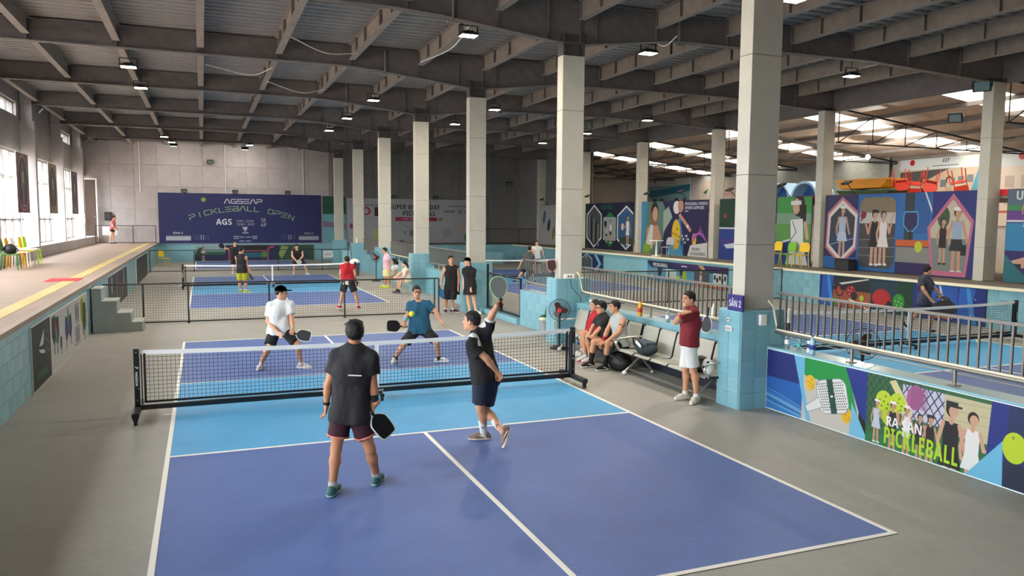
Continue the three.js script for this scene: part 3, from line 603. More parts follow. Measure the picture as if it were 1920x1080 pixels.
// ================================================================== PEOPLE
// joints in metres: head, neck, shoulder R L, elbow R, wrist R, elbow L, wrist L, hip R L, knee R, ankle R, knee L, ankle L
const POSE = {
  near_black: [[-1.214,1.607,3.977], [-1.22,1.474,3.974], [-1.086,1.389,4.028], [-1.36,1.398,3.918], [-1.043,1.089,4.012], [-1.033,0.901,4.049], [-1.467,1.087,3.876], [-1.48,0.88,3.838], [-1.19,0.787,3.986], [-1.348,0.785,3.923], [-1.074,0.425,3.978], [-0.982,0.086,3.832], [-1.401,0.437,3.902], [-1.459,0.08,4.008]],
  striker: [[0.417,1.505,2.739], [0.472,1.375,2.761], [0.567,1.425,2.821], [0.396,1.289,2.903], [0.622,1.572,2.875], [0.687,1.702,2.901], [0.52,1.085,2.995], [0.661,0.915,2.965], [0.661,0.77,2.761], [0.505,0.805,2.849], [0.605,0.388,2.707], [0.726,0.183,3.024], [0.516,0.438,2.8], [0.607,0.147,2.686]],
  white_tee: [[-1.297,1.391,-2.854], [-1.317,1.236,-2.862], [-1.469,1.181,-2.89], [-1.169,1.196,-2.835], [-1.539,0.883,-2.896], [-1.382,0.701,-2.618], [-1.137,0.925,-2.736], [-1.143,0.78,-2.523], [-1.431,0.683,-2.907], [-1.234,0.694,-2.829], [-1.527,0.42,-2.816], [-1.667,0.076,-3.001], [-1.049,0.477,-2.593], [-0.977,0.13,-2.78]],
  blue_tee: [[1.146,1.351,-2.637], [1.175,1.167,-2.647], [1.034,1.125,-2.703], [1.353,1.148,-2.576], [0.983,0.937,-2.669], [0.881,0.805,-2.549], [1.469,0.998,-2.508], [1.54,0.826,-2.394], [1.107,0.605,-2.674], [1.305,0.617,-2.595], [0.869,0.337,-2.639], [0.755,0.079,-2.814], [1.469,0.413,-2.401], [1.554,0.097,-2.55]],
  maroon: [[4.184,1.559,1.784], [4.232,1.422,1.804], [4.312,1.35,1.62], [4.153,1.389,1.987], [4.322,1.127,1.56], [4.329,1.006,1.584], [3.854,1.247,1.955], [3.885,1.383,2.053], [4.241,0.84,1.721], [4.17,0.867,1.865], [4.212,0.478,1.71], [4.244,0.097,1.679], [4.225,0.512,1.898], [4.263,0.078,1.945]],
  grey_tank: [[4.379,1.149,-0.821], [4.427,1.022,-0.802], [4.435,0.899,-0.993], [4.448,0.945,-0.622], [4.326,0.708,-0.971], [4.199,0.517,-0.893], [4.369,0.726,-0.61], [4.187,0.516,-0.769], [4.55,0.454,-0.861], [4.477,0.466,-0.675], [4.119,0.48,-1.097], [4.08,0.071,-1.156], [4.223,0.497,-0.754], [4.186,0.06,-0.791]],
  glasses: [[4.504,1.054,-1.565], [4.535,0.93,-1.553], [4.555,0.831,-1.76], [4.53,0.877,-1.393], [4.46,0.663,-1.798], [4.284,0.482,-1.653], [4.416,0.646,-1.471], [4.285,0.477,-1.545], [4.63,0.385,-1.623], [4.572,0.403,-1.452], [4.242,0.518,-1.777], [4.288,0.047,-1.759], [4.219,0.479,-1.549], [4.301,0.059,-1.56]],
  red_jacket: [[4.723,1.017,-2.232], [4.75,0.876,-2.221], [4.785,0.786,-2.423], [4.701,0.819,-2.08], [4.726,0.632,-2.446], [4.576,0.484,-2.291], [4.627,0.65,-2.163], [4.55,0.477,-2.193], [4.845,0.384,-2.291], [4.8,0.4,-2.116], [4.522,0.447,-2.42], [4.548,0.03,-2.41], [4.48,0.452,-2.243], [4.506,0.04,-2.233]],
  black_tank: [[4.119,1.55,-10.068], [4.125,1.379,-10.065], [3.952,1.315,-10.134], [4.299,1.318,-9.996], [3.879,1.034,-10.163], [3.85,0.788,-10.121], [4.342,1.021,-9.979], [4.298,0.76,-9.943], [4.038,0.706,-10.1], [4.198,0.708,-10.036], [3.98,0.361,-10.123], [3.965,0.046,-10.129], [4.154,0.362,-10.054], [4.169,0.079,-10.048]],
  black_dress: [[4.47,1.506,-9.626], [4.513,1.368,-9.609], [4.428,1.291,-9.643], [4.613,1.284,-9.569], [4.385,1.013,-9.66], [4.356,0.785,-9.618], [4.628,0.984,-9.563], [4.523,0.765,-9.444], [4.486,0.766,-9.62], [4.614,0.767,-9.569], [4.493,0.472,-9.617], [4.544,0.085,-9.597], [4.644,0.458,-9.557], [4.716,0.086,-9.528]],
  red_tee: [[1.432,1.471,-11.958], [1.438,1.359,-11.955], [1.587,1.296,-11.896], [1.303,1.293,-12.009], [1.659,1.054,-11.867], [1.653,0.901,-11.977], [1.248,1.051,-12.031], [1.293,0.898,-12.121], [1.537,0.795,-11.916], [1.372,0.794,-11.981], [1.662,0.467,-11.92], [1.74,0.1,-11.835], [1.302,0.465,-12.063], [1.214,0.096,-12.044]],
  yellow_shorts: [[-1.301,1.553,-18.181], [-1.305,1.399,-18.182], [-1.208,1.322,-18.144], [-1.423,1.32,-18.229], [-1.141,1.051,-18.117], [-1.036,0.796,-18.129], [-1.445,1.046,-18.292], [-1.428,0.806,-18.393], [-1.22,0.76,-18.148], [-1.364,0.759,-18.206], [-1.174,0.391,-18.13], [-1.18,0.079,-18.133], [-1.372,0.389,-18.209], [-1.361,0.058,-18.205]],
  far_crouch: [[1.58,1.34,-26.865], [1.605,1.183,-26.962], [1.409,1.13,-27.041], [1.826,1.133,-26.874], [1.381,0.899,-27.052], [1.523,0.711,-26.672], [1.87,0.902,-26.857], [1.666,0.712,-26.615], [1.562,0.738,-27.141], [1.766,0.739,-27.06], [1.47,0.468,-26.908], [1.451,0.075,-27.024], [1.923,0.472,-26.728], [2.049,0.08,-26.786]],
  far_paddle: [[-1.158,1.468,-28.116], [-1.162,1.288,-28.118], [-1.319,1.236,-28.18], [-1.032,1.238,-28.066], [-1.463,1.209,-28.237], [-1.583,1.263,-28.178], [-0.942,1.007,-28.03], [-1.023,0.78,-27.955], [-1.258,0.773,-28.156], [-1.09,0.774,-28.089], [-1.266,0.412,-28.159], [-1.274,0.077,-28.162], [-1.074,0.414,-28.083], [-1.082,0.078,-28.086]],
  pink_stander: [[4.025,1.472,-18.609], [4.093,1.326,-18.582], [4.096,1.232,-18.796], [4.137,1.25,-18.403], [4.094,0.936,-18.797], [4.043,0.706,-18.763], [4.164,0.958,-18.392], [4.192,0.728,-18.381], [4.111,0.773,-18.683], [4.096,0.786,-18.473], [4.089,0.393,-18.691], [4.057,0.096,-18.704], [4.123,0.409,-18.463], [4.13,0.072,-18.46]],
  white_sitter: [[4.499,1.022,-19.063], [4.558,0.851,-19.039], [4.504,0.774,-19.276], [4.571,0.779,-18.819], [4.382,0.578,-19.324], [4.279,0.434,-19.258], [4.51,0.544,-18.843], [4.323,0.41,-18.971], [4.598,0.372,-19.131], [4.612,0.366,-18.91], [4.279,0.434,-19.258], [4.237,0.088,-19.275], [4.323,0.432,-18.971], [4.312,0.042,-19.03]],
  dark_sitter: [[4.21,1.066,-16.107], [4.246,0.93,-16.092], [4.221,0.857,-16.318], [4.251,0.865,-15.875], [4.111,0.719,-16.361], [3.978,0.608,-16.307], [4.178,0.652,-15.904], [3.992,0.588,-16.032], [4.304,0.473,-16.177], [4.31,0.47,-15.959], [4.069,0.55,-16.271], [3.975,0.137,-16.308], [4.082,0.531,-15.996], [3.96,0.126,-15.991]],
  grey_player: [[10.527,1.458,-19.32], [10.496,1.308,-19.332], [10.658,1.182,-19.268], [10.326,1.18,-19.4], [10.765,0.949,-19.279], [10.766,0.715,-19.332], [10.22,0.925,-19.442], [10.115,0.67,-19.484], [10.534,0.604,-19.317], [10.341,0.602,-19.394], [10.644,0.35,-19.273], [10.732,0.072,-19.238], [10.175,0.423,-19.352], [10.012,0.09,-19.525]],
  white_player: [[13.238,1.527,-24.794], [13.244,1.364,-24.791], [13.08,1.322,-24.857], [13.409,1.325,-24.726], [12.979,1.149,-24.789], [12.99,0.995,-24.57], [13.525,1.121,-24.68], [13.565,0.904,-24.664], [13.161,0.791,-24.825], [13.338,0.793,-24.754], [13.139,0.409,-24.833], [13.142,0.054,-24.832], [13.367,0.411,-24.742], [13.396,0.056,-24.731]],
  walker: [[13.838,1.565,-2.235], [13.797,1.421,-2.252], [13.575,1.353,-2.178], [14.016,1.332,-2.326], [13.549,1.115,-2.081], [13.703,0.909,-2.02], [14.237,1.1,-2.345], [14.393,0.942,-2.284], [13.7,0.761,-2.204], [13.912,0.744,-2.292], [13.594,0.481,-2.278], [13.308,0.262,-2.338], [14.079,0.439,-2.247], [14.06,0.094,-2.255]],
  pink_girl: [[-7.184,2.671,-37.29], [-7.231,2.522,-37.309], [-7.259,2.463,-37.158], [-7.221,2.462,-37.466], [-7.261,2.255,-37.105], [-7.184,2.077,-37.075], [-7.186,2.282,-37.452], [-7.108,2.103,-37.421], [-7.293,2.045,-37.226], [-7.273,2.042,-37.433], [-7.346,1.717,-37.247], [-7.427,1.403,-37.279], [-7.27,1.713,-37.432], [-7.324,1.397,-37.453]],
};
class Field {                                       // distance field on a grid, meshed with surface nets
  constructor(lo, hi, h) { this.lo = lo; this.h = h; this.n = [0, 1, 2].map((i) => Math.ceil((hi.getComponent(i) - lo.getComponent(i)) / h) + 1); this.d = new Float32Array(this.n[0] * this.n[1] * this.n[2]).fill(0.2); }
  each(lo, hi, f) {
    const [nx, ny, nz] = this.n, h = this.h, L = this.lo, r = [lo, hi].map((p, e) => [0, 1, 2].map((i) => Math.min(this.n[i] - 1, Math.max(0, Math[e ? 'ceil' : 'floor']((p.getComponent(i) - L.getComponent(i)) / h)))));
    for (let k = r[0][2]; k <= r[1][2]; k++) for (let j = r[0][1]; j <= r[1][1]; j++) for (let i = r[0][0]; i <= r[1][0]; i++) { const q = (k * ny + j) * nx + i; this.d[q] = f(L.x + i * h, L.y + j * h, L.z + k * h, this.d[q]); }
  }
  bone(a, b, ra, rb, k = 0.02, flatA = false, flatB = false, wrinkle = 0) {
    const m = Math.max(ra, rb) + k + 2 * this.h + wrinkle, lo = V(Math.min(a.x, b.x) - m, Math.min(a.y, b.y) - m, Math.min(a.z, b.z) - m), hi = V(Math.max(a.x, b.x) + m, Math.max(a.y, b.y) + m, Math.max(a.z, b.z) + m);
    const dx = b.x - a.x, dy = b.y - a.y, dz = b.z - a.z, l2 = dx * dx + dy * dy + dz * dz || 1e-9, l = Math.sqrt(l2);
    this.each(lo, hi, (x, y, z, o) => {
      const px = x - a.x, py = y - a.y, pz = z - a.z, s = (px * dx + py * dy + pz * dz) / l2, t = s < 0 ? 0 : s > 1 ? 1 : s;
      const ex = px - dx * t, ey = py - dy * t, ez = pz - dz * t;
      let d = Math.sqrt(ex * ex + ey * ey + ez * ez) - (ra + (rb - ra) * t);
      if (flatA && -s * l > d) d = -s * l;
      if (flatB && (s - 1) * l > d) d = (s - 1) * l;
      const e = Math.max(k - Math.abs(o - d), 0) / k;
      return Math.min(o, d) - e * e * k * 0.25;
    });
  }
  ell(c, r, fr, k = 0.01) {                          // ellipsoid, fr = [right, up, forward]
    const m = Math.max(r[0], r[1], r[2]) + k + 2 * this.h, mr = Math.min(...r);
    this.each(V(c.x - m, c.y - m, c.z - m), V(c.x + m, c.y + m, c.z + m), (x, y, z, o) => {
      const px = x - c.x, py = y - c.y, pz = z - c.z; let s = 0;
      for (let i = 0; i < 3; i++) { const q = (px * fr[i].x + py * fr[i].y + pz * fr[i].z) / r[i]; s += q * q; }
      const d = (Math.sqrt(s) - 1) * mr, e = Math.max(k - Math.abs(o - d), 0) / k;
      return Math.min(o, d) - e * e * k * 0.25;
    });
  }
  all(f) { const hi = V(this.lo.x + this.n[0] * this.h, this.lo.y + this.n[1] * this.h, this.lo.z + this.n[2] * this.h); this.each(this.lo, hi, f); }
  plane(p, n) { this.all((x, y, z, o) => Math.max(o, -((x - p.x) * n.x + (y - p.y) * n.y + (z - p.z) * n.z))); }      // keeps the side n points to
  dig(c, r) { this.all((x, y, z, o) => Math.max(o, r - Math.hypot(x - c.x, y - c.y, z - c.z))); }
  folds(a, f) { this.all((x, y, z, o) => (o > 0.1 ? o : o + a * (noise.noise(x * f, y * f * 0.45, z * f) + 0.5 * noise.noise(x * f * 2.3, y * f, z * f * 2.3)))); }
  geo() {
    const [nx, ny, nz] = this.n, d = this.d, h = this.h, id = new Int32Array(d.length).fill(-1), pos = [], idx = [], sx = 1, sy = nx, sz = nx * ny;
    for (let k = 0; k < nz - 1; k++) for (let j = 0; j < ny - 1; j++) for (let i = 0; i < nx - 1; i++) {
      const q = (k * ny + j) * nx + i; let m = 0;
      for (let c = 0; c < 8; c++) if (d[q + (c & 1) + (c >> 1 & 1) * sy + (c >> 2) * sz] < 0) m |= 1 << c;
      if (m === 0 || m === 255) continue;
      let x = 0, y = 0, z = 0, n = 0;
      for (let c = 0; c < 8; c++) for (const b of [1, 2, 4]) if (!(c & b)) {
        const e = c | b; if ((m >> c & 1) === (m >> e & 1)) continue;
        const u = d[q + (c & 1) + (c >> 1 & 1) * sy + (c >> 2) * sz], v = d[q + (e & 1) + (e >> 1 & 1) * sy + (e >> 2) * sz], t = u / (u - v);
        x += (c & 1) + (b === 1 ? t : 0); y += (c >> 1 & 1) + (b === 2 ? t : 0); z += (c >> 2) + (b === 4 ? t : 0); n++;
      }
      id[q] = pos.length / 3; pos.push(this.lo.x + (i + x / n) * h, this.lo.y + (j + y / n) * h, this.lo.z + (k + z / n) * h);
    }
    for (let k = 1; k < nz - 1; k++) for (let j = 1; j < ny - 1; j++) for (let i = 1; i < nx - 1; i++) {
      const q = (k * ny + j) * nx + i, a = d[q] < 0;
      for (const [s, u, v] of [[sx, sy, sz], [sy, sz, sx], [sz, sx, sy]]) {
        if (a === d[q + s] < 0) continue;
        const A = id[q - u - v], B = id[q - v], C = id[q], D = id[q - u];
        if (A < 0 || B < 0 || C < 0 || D < 0) continue;
        if (a) idx.push(A, B, C, A, C, D); else idx.push(A, C, B, A, D, C);
      }
    }
    const g = new THREE.BufferGeometry(); g.setAttribute('position', new THREE.Float32BufferAttribute(pos, 3)); g.setIndex(idx); g.computeVertexNormals();
    return g.toNonIndexed();
  }
}
const lerp = (a, b, t) => a.clone().lerp(b, t), off = (a, ...p) => { const r = a.clone(); for (let i = 0; i < p.length; i += 2) r.addScaledVector(p[i], p[i + 1]); return r; };
const dirYaw = (a, pitch = 0) => { const r = a * Math.PI / 180, c = Math.cos(pitch); return V(Math.sin(r) * c, Math.sin(pitch), -Math.cos(r) * c); };
const skins = { fair: mat('#d9a98a', 0.6), mid: mat('#c48f6e', 0.6), tan: mat('#b57f5c', 0.6) };
const hairM = mat('#0a0807', 0.75), eyeW = mat('#eeeae4', 0.4), eyeD = mat('#120d0a', 0.3), lipM = mat('#9c5a4c', 0.6);

function person(key, label, o) {
  const J = POSE[key].map((p) => V(...p)), [head, neck, shR, shL, elR, wrR, elL, wrL, hipR, hipL, knR, anR, knL, anL] = J;
  const gy = o.ground ?? 0, far = o.far, h = far ? 0.02 : 0.0125, sit = o.sit;
  const base = V((hipR.x + hipL.x) / 2, gy, (hipR.z + hipL.z) / 2);
  const P = thing('person', label, 'person', base.toArray());
  if (o.group) P.userData.group = o.group;
  const put = (name, geos, m, parent = P) => { const g = join(geos).translate(-base.x, -base.y, -base.z); return mesh(name, g, m, parent); };
  const hm = lerp(hipR, hipL, 0.5), up = neck.clone().sub(hm).normalize(), right0 = o.facing !== undefined ? dirYaw(o.facing + 90) : shR.clone().sub(shL);
  const right = right0.addScaledVector(up, -right0.dot(up)).normalize(), fwd = up.clone().cross(right).normalize(), torso = neck.distanceTo(hm);
  // shoulders and hips get at least a natural width about the traced line
  const wid = (a, b, w) => { const c = lerp(a, b, 0.5), s = a.clone().sub(b); if (s.length() < w) { const q = s.length() > 0.6 * w ? s.normalize() : right; a.copy(off(c, q, w / 2)); b.copy(off(c, q, -w / 2)); } };
  wid(shR, shL, o.woman ? 0.29 : 0.34); wid(hipR, hipL, 0.17);
  shR.addScaledVector(up, -0.022); shL.addScaledVector(up, -0.022); neck.addScaledVector(up, 0.012);
  const H = o.head ?? {}, hf = dirYaw(H.yaw ?? 0, H.pitch ?? 0), hr = V(-hf.z, 0, hf.x).normalize(), hu = hr.clone().cross(hf).normalize(), hfr = [hr, hu, hf];
  const hp = (x, y, z) => off(head, hr, x, hu, y, hf, z);
  const lo = V(1e9, 1e9, 1e9), hi = V(-1e9, -1e9, -1e9); for (const p of J) { lo.min(p); hi.max(p); }
  const B0 = lo.clone().subScalar(0.3), B1 = hi.clone().addScalar(0.3);
  const ground = (an, y) => { if (y === undefined) an.y = gy + 0.085; };
  const feet = o.feet ?? [{}, {}]; ground(anR, feet[0].y); ground(anL, feet[1].y);
  const side = [[shR, elR, wrR, hipR, knR, anR, 1], [shL, elL, wrL, hipL, knL, anL, -1]];
  const chest = off(lerp(hm, neck, 0.62), fwd, 0.0);
  const trunk = (f, q, k = 0.05) => {
    for (const [sh, , , hip, , , s] of side) {
      const cs = off(chest, right, s * 0.075);
      f.bone(off(lerp(hip, hm, 0.25), up, 0.02), cs, 0.09 + q, 0.098 + q, k);
      f.bone(cs, off(lerp(sh, neck, 0.3), up, -0.05), 0.095 + q, 0.062 + q, k);
      f.bone(off(neck, up, -0.01), sh, 0.042 + q * 0.6, 0.052 + q, 0.03);
      f.bone(off(hip, fwd, -0.03), off(hip, fwd, -0.03, up, 0.02), 0.09 + q, 0.09 + q, k);
    }
    f.bone(off(chest, fwd, -0.015), off(neck, up, -0.075, fwd, -0.01), 0.1 + q, 0.075 + q, k);
    f.bone(off(hm, up, 0.12, fwd, o.belly ?? 0.01), off(hm, up, 0.2, fwd, o.belly ?? 0.01), 0.1 + q, 0.1 + q, k);
  };
  // ---- body: trunk, limbs, head and hands as one surface
  const body = new Field(B0, B1, h);
  trunk(body, 0);
  for (const [sh, el, wr, hip, kn, an, s] of side) {
    body.bone(sh, el, 0.052, 0.04, 0.03); body.bone(el, lerp(el, wr, 0.35), 0.04, 0.041, 0.02); body.bone(lerp(el, wr, 0.35), wr, 0.04, 0.026, 0.02);
    const back = off(lerp(kn, an, 0.3), sit ? V(0, 0, 0) : off(fwd, up, -fwd.dot(V(0, 1, 0)) * 0), -0.016);
    body.bone(hip, kn, 0.085, 0.055, 0.04); body.bone(kn, back, 0.052, 0.054, 0.025); body.bone(back, an, 0.053, 0.036, 0.03);
    body.bone(an, off(an, V(0, -1, 0), 0.03), 0.036, 0.035, 0.02);
  }
  body.bone(off(neck, up, -0.03), hp(0, -0.06, -0.012), 0.056, 0.05, 0.03);
  const parts = [body.geo()];
  const hd = new Field(off(head, V(1, 1, 1), -0.17), off(head, V(1, 1, 1), 0.17), far ? 0.011 : 0.0065);
  hd.ell(hp(0, 0.025, -0.012), [0.075, 0.09, 0.094], hfr, 0.02); hd.ell(hp(0, -0.028, 0.012), [0.063, 0.085, 0.075], hfr, 0.03);
  hd.bone(hp(-0.012, -0.088, 0.055), hp(0.012, -0.088, 0.055), 0.028, 0.028, 0.03);
  hd.bone(hp(0, 0.015, 0.086), hp(0, -0.022, 0.105), 0.009, 0.014, 0.012); hd.bone(hp(-0.012, -0.028, 0.092), hp(0.012, -0.028, 0.092), 0.011, 0.011, 0.008);
  hd.bone(hp(-0.035, 0.034, 0.073), hp(0.035, 0.034, 0.073), 0.014, 0.014, 0.02);
  hd.bone(hp(-0.018, -0.058, 0.08), hp(0.018, -0.058, 0.08), 0.01, 0.01, 0.01);
  for (const s of [-1, 1]) hd.ell(hp(s * 0.077, -0.005, -0.008), [0.011, 0.031, 0.019], hfr, 0.006);
  hd.bone(hp(0, -0.06, -0.02), off(neck, up, 0.01), 0.05, 0.052, 0.03);
  parts.push(hd.geo());
  const holds = {};
  side.forEach(([sh, el, wr, , , , s], i) => {
    const hold = o.hold?.[i], d = (hold?.palm ?? o.palm?.[i]) ? V(...(hold?.palm ?? o.palm[i])).normalize() : wr.clone().sub(el).normalize();
    let t = hold?.dir ? V(...hold.dir).normalize() : o.thumb?.[i] ? V(...o.thumb[i]) : fwd.clone(); if (hold?.dir) { d.addScaledVector(t, -t.dot(d)).normalize(); } else { t.addScaledVector(d, -t.dot(d)); if (t.length() < 0.1) t = off(up, d, -up.dot(d)); t.normalize(); }
    const n = d.clone().cross(t).multiplyScalar(s).normalize(), curl = hold ? 1.25 : (o.curl?.[i] ?? 0.4);
    const f = new Field(off(wr, V(1, 1, 1), -0.22), off(wr, V(1, 1, 1), 0.22), far ? 0.0085 : 0.0048), L = [0.07, 0.08, 0.075, 0.058];
    f.bone(off(wr, d, -0.03), off(wr, d, 0.02), 0.026, 0.024, 0.02);
    for (let q = 0; q < 4; q++) {
      const across = 0.03 - q * 0.02, k0 = off(wr, d, 0.085 - Math.abs(q - 1.3) * 0.005, t, across);
      f.bone(off(wr, d, 0.012, t, across * 0.6), k0, 0.017, 0.0125, 0.012);
      let p = k0, a = curl * 0.75;
      for (const [e, r] of [[0.45, 0.0098], [0.32, 0.009], [0.26, 0.0082]]) { const v = off(d.clone().multiplyScalar(Math.cos(a)), n, Math.sin(a)), w = off(p, v, L[q] * e * 1.05); f.bone(p, w, r, r * 0.93, 0.004); p = w; a += curl * 0.85; }
    }
    let p = off(wr, d, 0.03, t, 0.024), a = 0.7; const ta = curl * 0.5;
    for (const [e, r] of [[0.038, 0.0135], [0.03, 0.0105], [0.024, 0.0092]]) { const v = off(d, t, a, n, ta * (1.2 - a * 0.4)).normalize(), w = off(p, v, e); f.bone(p, w, r, r * 0.93, 0.008); p = w; a *= hold ? 0.2 : 0.7; }
    parts.push(f.geo());
    if (hold) holds[i] = { c: off(wr, d, 0.075, n, 0.028), t };
  });
  const bodyMesh = put('body', parts, skins[o.skin ?? 'mid']);
  if (!o.noface) {
    for (const s of [-1, 1]) {
      const e = put('eye', ball(0, 0, 0, 0.0135, 1, 0.62, 0.6, 10).applyMatrix4(new THREE.Matrix4().makeBasis(...hfr).setPosition(hp(s * 0.031, 0.012, 0.08))), eyeW);
      put('pupil', ball(0, 0, 0, 0.0066, 1, 1, 0.6, 8).applyMatrix4(new THREE.Matrix4().makeBasis(...hfr).setPosition(hp(s * 0.031, 0.012, 0.0865))), eyeD, e);
      put('eyebrow', tube([hp(s * 0.014, 0.033, 0.092), hp(s * 0.032, 0.04, 0.086), hp(s * 0.052, 0.034, 0.071)].map((p) => p.toArray()), 0.0048, 8, 5), hairM);
    }
    put('mouth', tube([hp(-0.022, -0.056, 0.084), hp(0, -0.0575, 0.0925), hp(0.022, -0.056, 0.084)].map((p) => p.toArray()), 0.0045, 8, 5), lipM);
  }
  // ---- hair
  if (o.hair !== 'none') {
    const f = new Field(off(head, V(1, 1, 1), -0.24), off(head, V(1, 1, 1), 0.2), far ? 0.011 : 0.0065), big = o.hair === 'full' ? 0.012 : 0.004;
    f.ell(hp(0, 0.032, -0.016), [0.08 + big, 0.098 + big, 0.1 + big * 0.8], hfr, 0.01);
    if (o.hair === 'full') { f.bone(hp(-0.05, 0.1, 0.03), hp(-0.105, 0.085, 0.045), 0.018, 0.006, 0.02); f.bone(hp(0.0, 0.12, 0.04), hp(-0.06, 0.125, 0.075), 0.02, 0.006, 0.02); f.ell(hp(0.02, 0.1, 0.02), [0.055, 0.032, 0.07], hfr, 0.02); f.ell(hp(-0.03, 0.09, -0.02), [0.05, 0.03, 0.06], hfr, 0.02); }
    f.all((x, y, z, v) => { const q = V(x - head.x, y - head.y, z - head.z), u = q.dot(hu), w = q.dot(hf); return Math.max(v, -Math.max(0.022 - w + Math.max(0, u) * 0.45, u - 0.068), -(u + (w < -0.04 ? 0.058 : -0.004 + (w + 0.04) * 0.25))) + 0.006 * noise.noise(x * 48, y * 26, z * 48); });
    if (o.hair === 'pony' || o.hair === 'long') { const e = o.hair === 'long' ? [0.045, 0.055] : [0.03, 0.028]; f.bone(hp(0, 0.03, -0.1), hp(0, -0.08, -0.135), e[0], e[1], 0.02); f.bone(hp(0, -0.08, -0.135), hp(0.01, -0.2, -0.1), e[1], 0.02, 0.02); if (o.hair === 'long') for (const s of [-1, 1]) f.bone(hp(s * 0.07, 0.03, 0), hp(s * 0.075, -0.12, -0.02), 0.03, 0.03, 0.02); }
    put('hair', f.geo(), hairM);
  }
  if (o.cap) {
    const m = new THREE.Matrix4().makeBasis(...hfr).setPosition(head), c = put('cap', [new THREE.SphereGeometry(0.105, 24, 12, 0, Math.PI * 2, 0, Math.PI / 2).scale(0.9, 0.92, 1.06).translate(0, 0.04, -0.012).applyMatrix4(m)], o.cap);
    const s = new THREE.Shape(); s.absellipse(0, 0.06, 0.075, 0.11, 0, Math.PI); s.lineTo(-0.075, 0.03); s.lineTo(0.075, 0.03);
    put('brim', new THREE.ExtrudeGeometry(s, { depth: 0.008, bevelEnabled: false }).rotateX(Math.PI / 2).translate(0, 0.052, 0.02).applyMatrix4(m), o.cap, c);
  }
  if (o.glasses) { const m = new THREE.Matrix4().makeBasis(...hfr).setPosition(head), g = []; for (const s of [-1, 1]) { g.push(new THREE.TorusGeometry(0.024, 0.0032, 6, 20).scale(1.15, 0.85, 1).translate(s * 0.033, 0.01, 0.097), cyl([s * 0.06, 0.014, 0.095], [s * 0.078, 0.01, -0.01], 0.003, 5)); } g.push(cyl([-0.008, 0.014, 0.1], [0.008, 0.014, 0.1], 0.003, 5)); put('glasses', g.map((q) => q.applyMatrix4(m)), M.black); }
  // ---- clothes
  const T = o.top;
  if (T) {
    const f = new Field(B0, B1, h), q = T.loose ?? 0.016, hem = T.hem ?? 0.06;
    trunk(f, q);
    if (T.sleeve) for (const [sh, el] of side) f.bone(sh, lerp(sh, el, T.sleeve), 0.062 + q * 0.4, 0.055 + q * 0.9, 0.03, false, true);
    if (T.sleeve > 1) for (const [sh, el, wr] of side) f.bone(el, lerp(el, wr, 0.85), 0.056, 0.042, 0.02, false, true);
    for (const [, , , hip] of side) f.bone(off(lerp(hip, hm, 0.3), up, 0.14), off(lerp(hip, hm, 0.2), up, -hem), 0.1 + q, 0.112 + q, 0.05, false, true);
    if (T.sleeve) f.bone(off(neck, up, -0.02), off(neck, up, 0.014), 0.078, 0.07, 0.03, false, true);
    if (T.skirt) f.bone(off(hm, up, 0.14), off(hm, V(0, -1, 0), T.skirt), 0.12, 0.21, 0.05, false, true);
    else f.plane(off(hm, up, -hem), up);
    f.folds(far ? 0.007 : 0.008, 13);
    f.dig(off(neck, up, T.sleeve ? 0.075 : 0.06, fwd, T.vneck ? 0.07 : 0.035), T.vneck ? 0.09 : T.sleeve ? 0.066 : 0.08);
    if (!T.sleeve) for (const [sh, , , , , , s] of side) f.dig(off(sh, right, s * 0.035, up, -0.03), 0.082);
    const c = put(T.name ?? 'shirt', f.geo(), T.mat);
    if (T.extra) T.extra({ put, off, up, fwd, right, hm, neck, shR, shL, elR, elL, chest, c, V, lerp });
  }
  if (o.shorts) {
    const f = new Field(B0, B1, h), S = o.shorts, w = S.wide ?? 0.1;
    for (const [, , , hip, kn] of side) { f.bone(lerp(hip, hm, 0.2), off(lerp(hip, hm, 0.2), up, 0.08), 0.104, 0.1, 0.05); f.bone(off(hip, fwd, -0.03), hip, 0.102, 0.1, 0.05); f.bone(hip, lerp(hip, kn, S.len ?? 0.75), w, w * (S.flare ?? 0.98), 0.012, false, true); }
    f.plane(off(hm, up, 0.09), up.clone().negate()); f.folds(0.007, 14);
    const c = put('shorts', f.geo(), S.mat);
    if (S.trim) { const g = new Field(B0, B1, h); for (const [, , , hip, kn] of side) { const a = lerp(hip, kn, (S.len ?? 0.75) - 0.07), b = lerp(hip, kn, (S.len ?? 0.75) - 0.005); g.bone(a, b, w + 0.008, w * (S.flare ?? 0.98) + 0.008, 0.001, true, true); } put('hem_trim', g.geo(), S.trim, c); }
  }
  side.forEach(([, , , , kn, an, s], i) => {
    const F = feet[i], f3 = F.dir ? V(...F.dir).normalize() : dirYaw(F.yaw ?? 0), u = F.up ? V(...F.up).normalize() : V(0, 1, 0), hF = far ? 0.013 : 0.008;
    if (o.socks) { const g = new Field(off(an, V(1, 1, 1), -0.35), off(an, V(1, 1, 1), 0.35), far ? 0.014 : 0.009); g.bone(off(an, u, -0.03), lerp(an, kn, o.socks.h ?? 0.15), 0.045, o.socks.h > 0.25 ? 0.052 : 0.045, 0.01, false, true); const so = put('sock', g.geo(), o.socks.mat); if (o.socks.mark) { const mm = lerp(an, kn, (o.socks.h ?? 0.15) * 0.6), cd = V(-0.35, 0, 0.94); put('sock_mark', new THREE.TorusGeometry(0.016, 0.005, 5, 14).applyQuaternion(new THREE.Quaternion().setFromUnitVectors(V(0, 0, 1), cd)).translate(mm.x + cd.x * 0.052, mm.y, mm.z + cd.z * 0.052), o.socks.mark, so); } }
    if (!o.shoes) return;
    const gfl = F.y !== undefined ? off(an, u, -0.085) : V(an.x, gy, an.z);
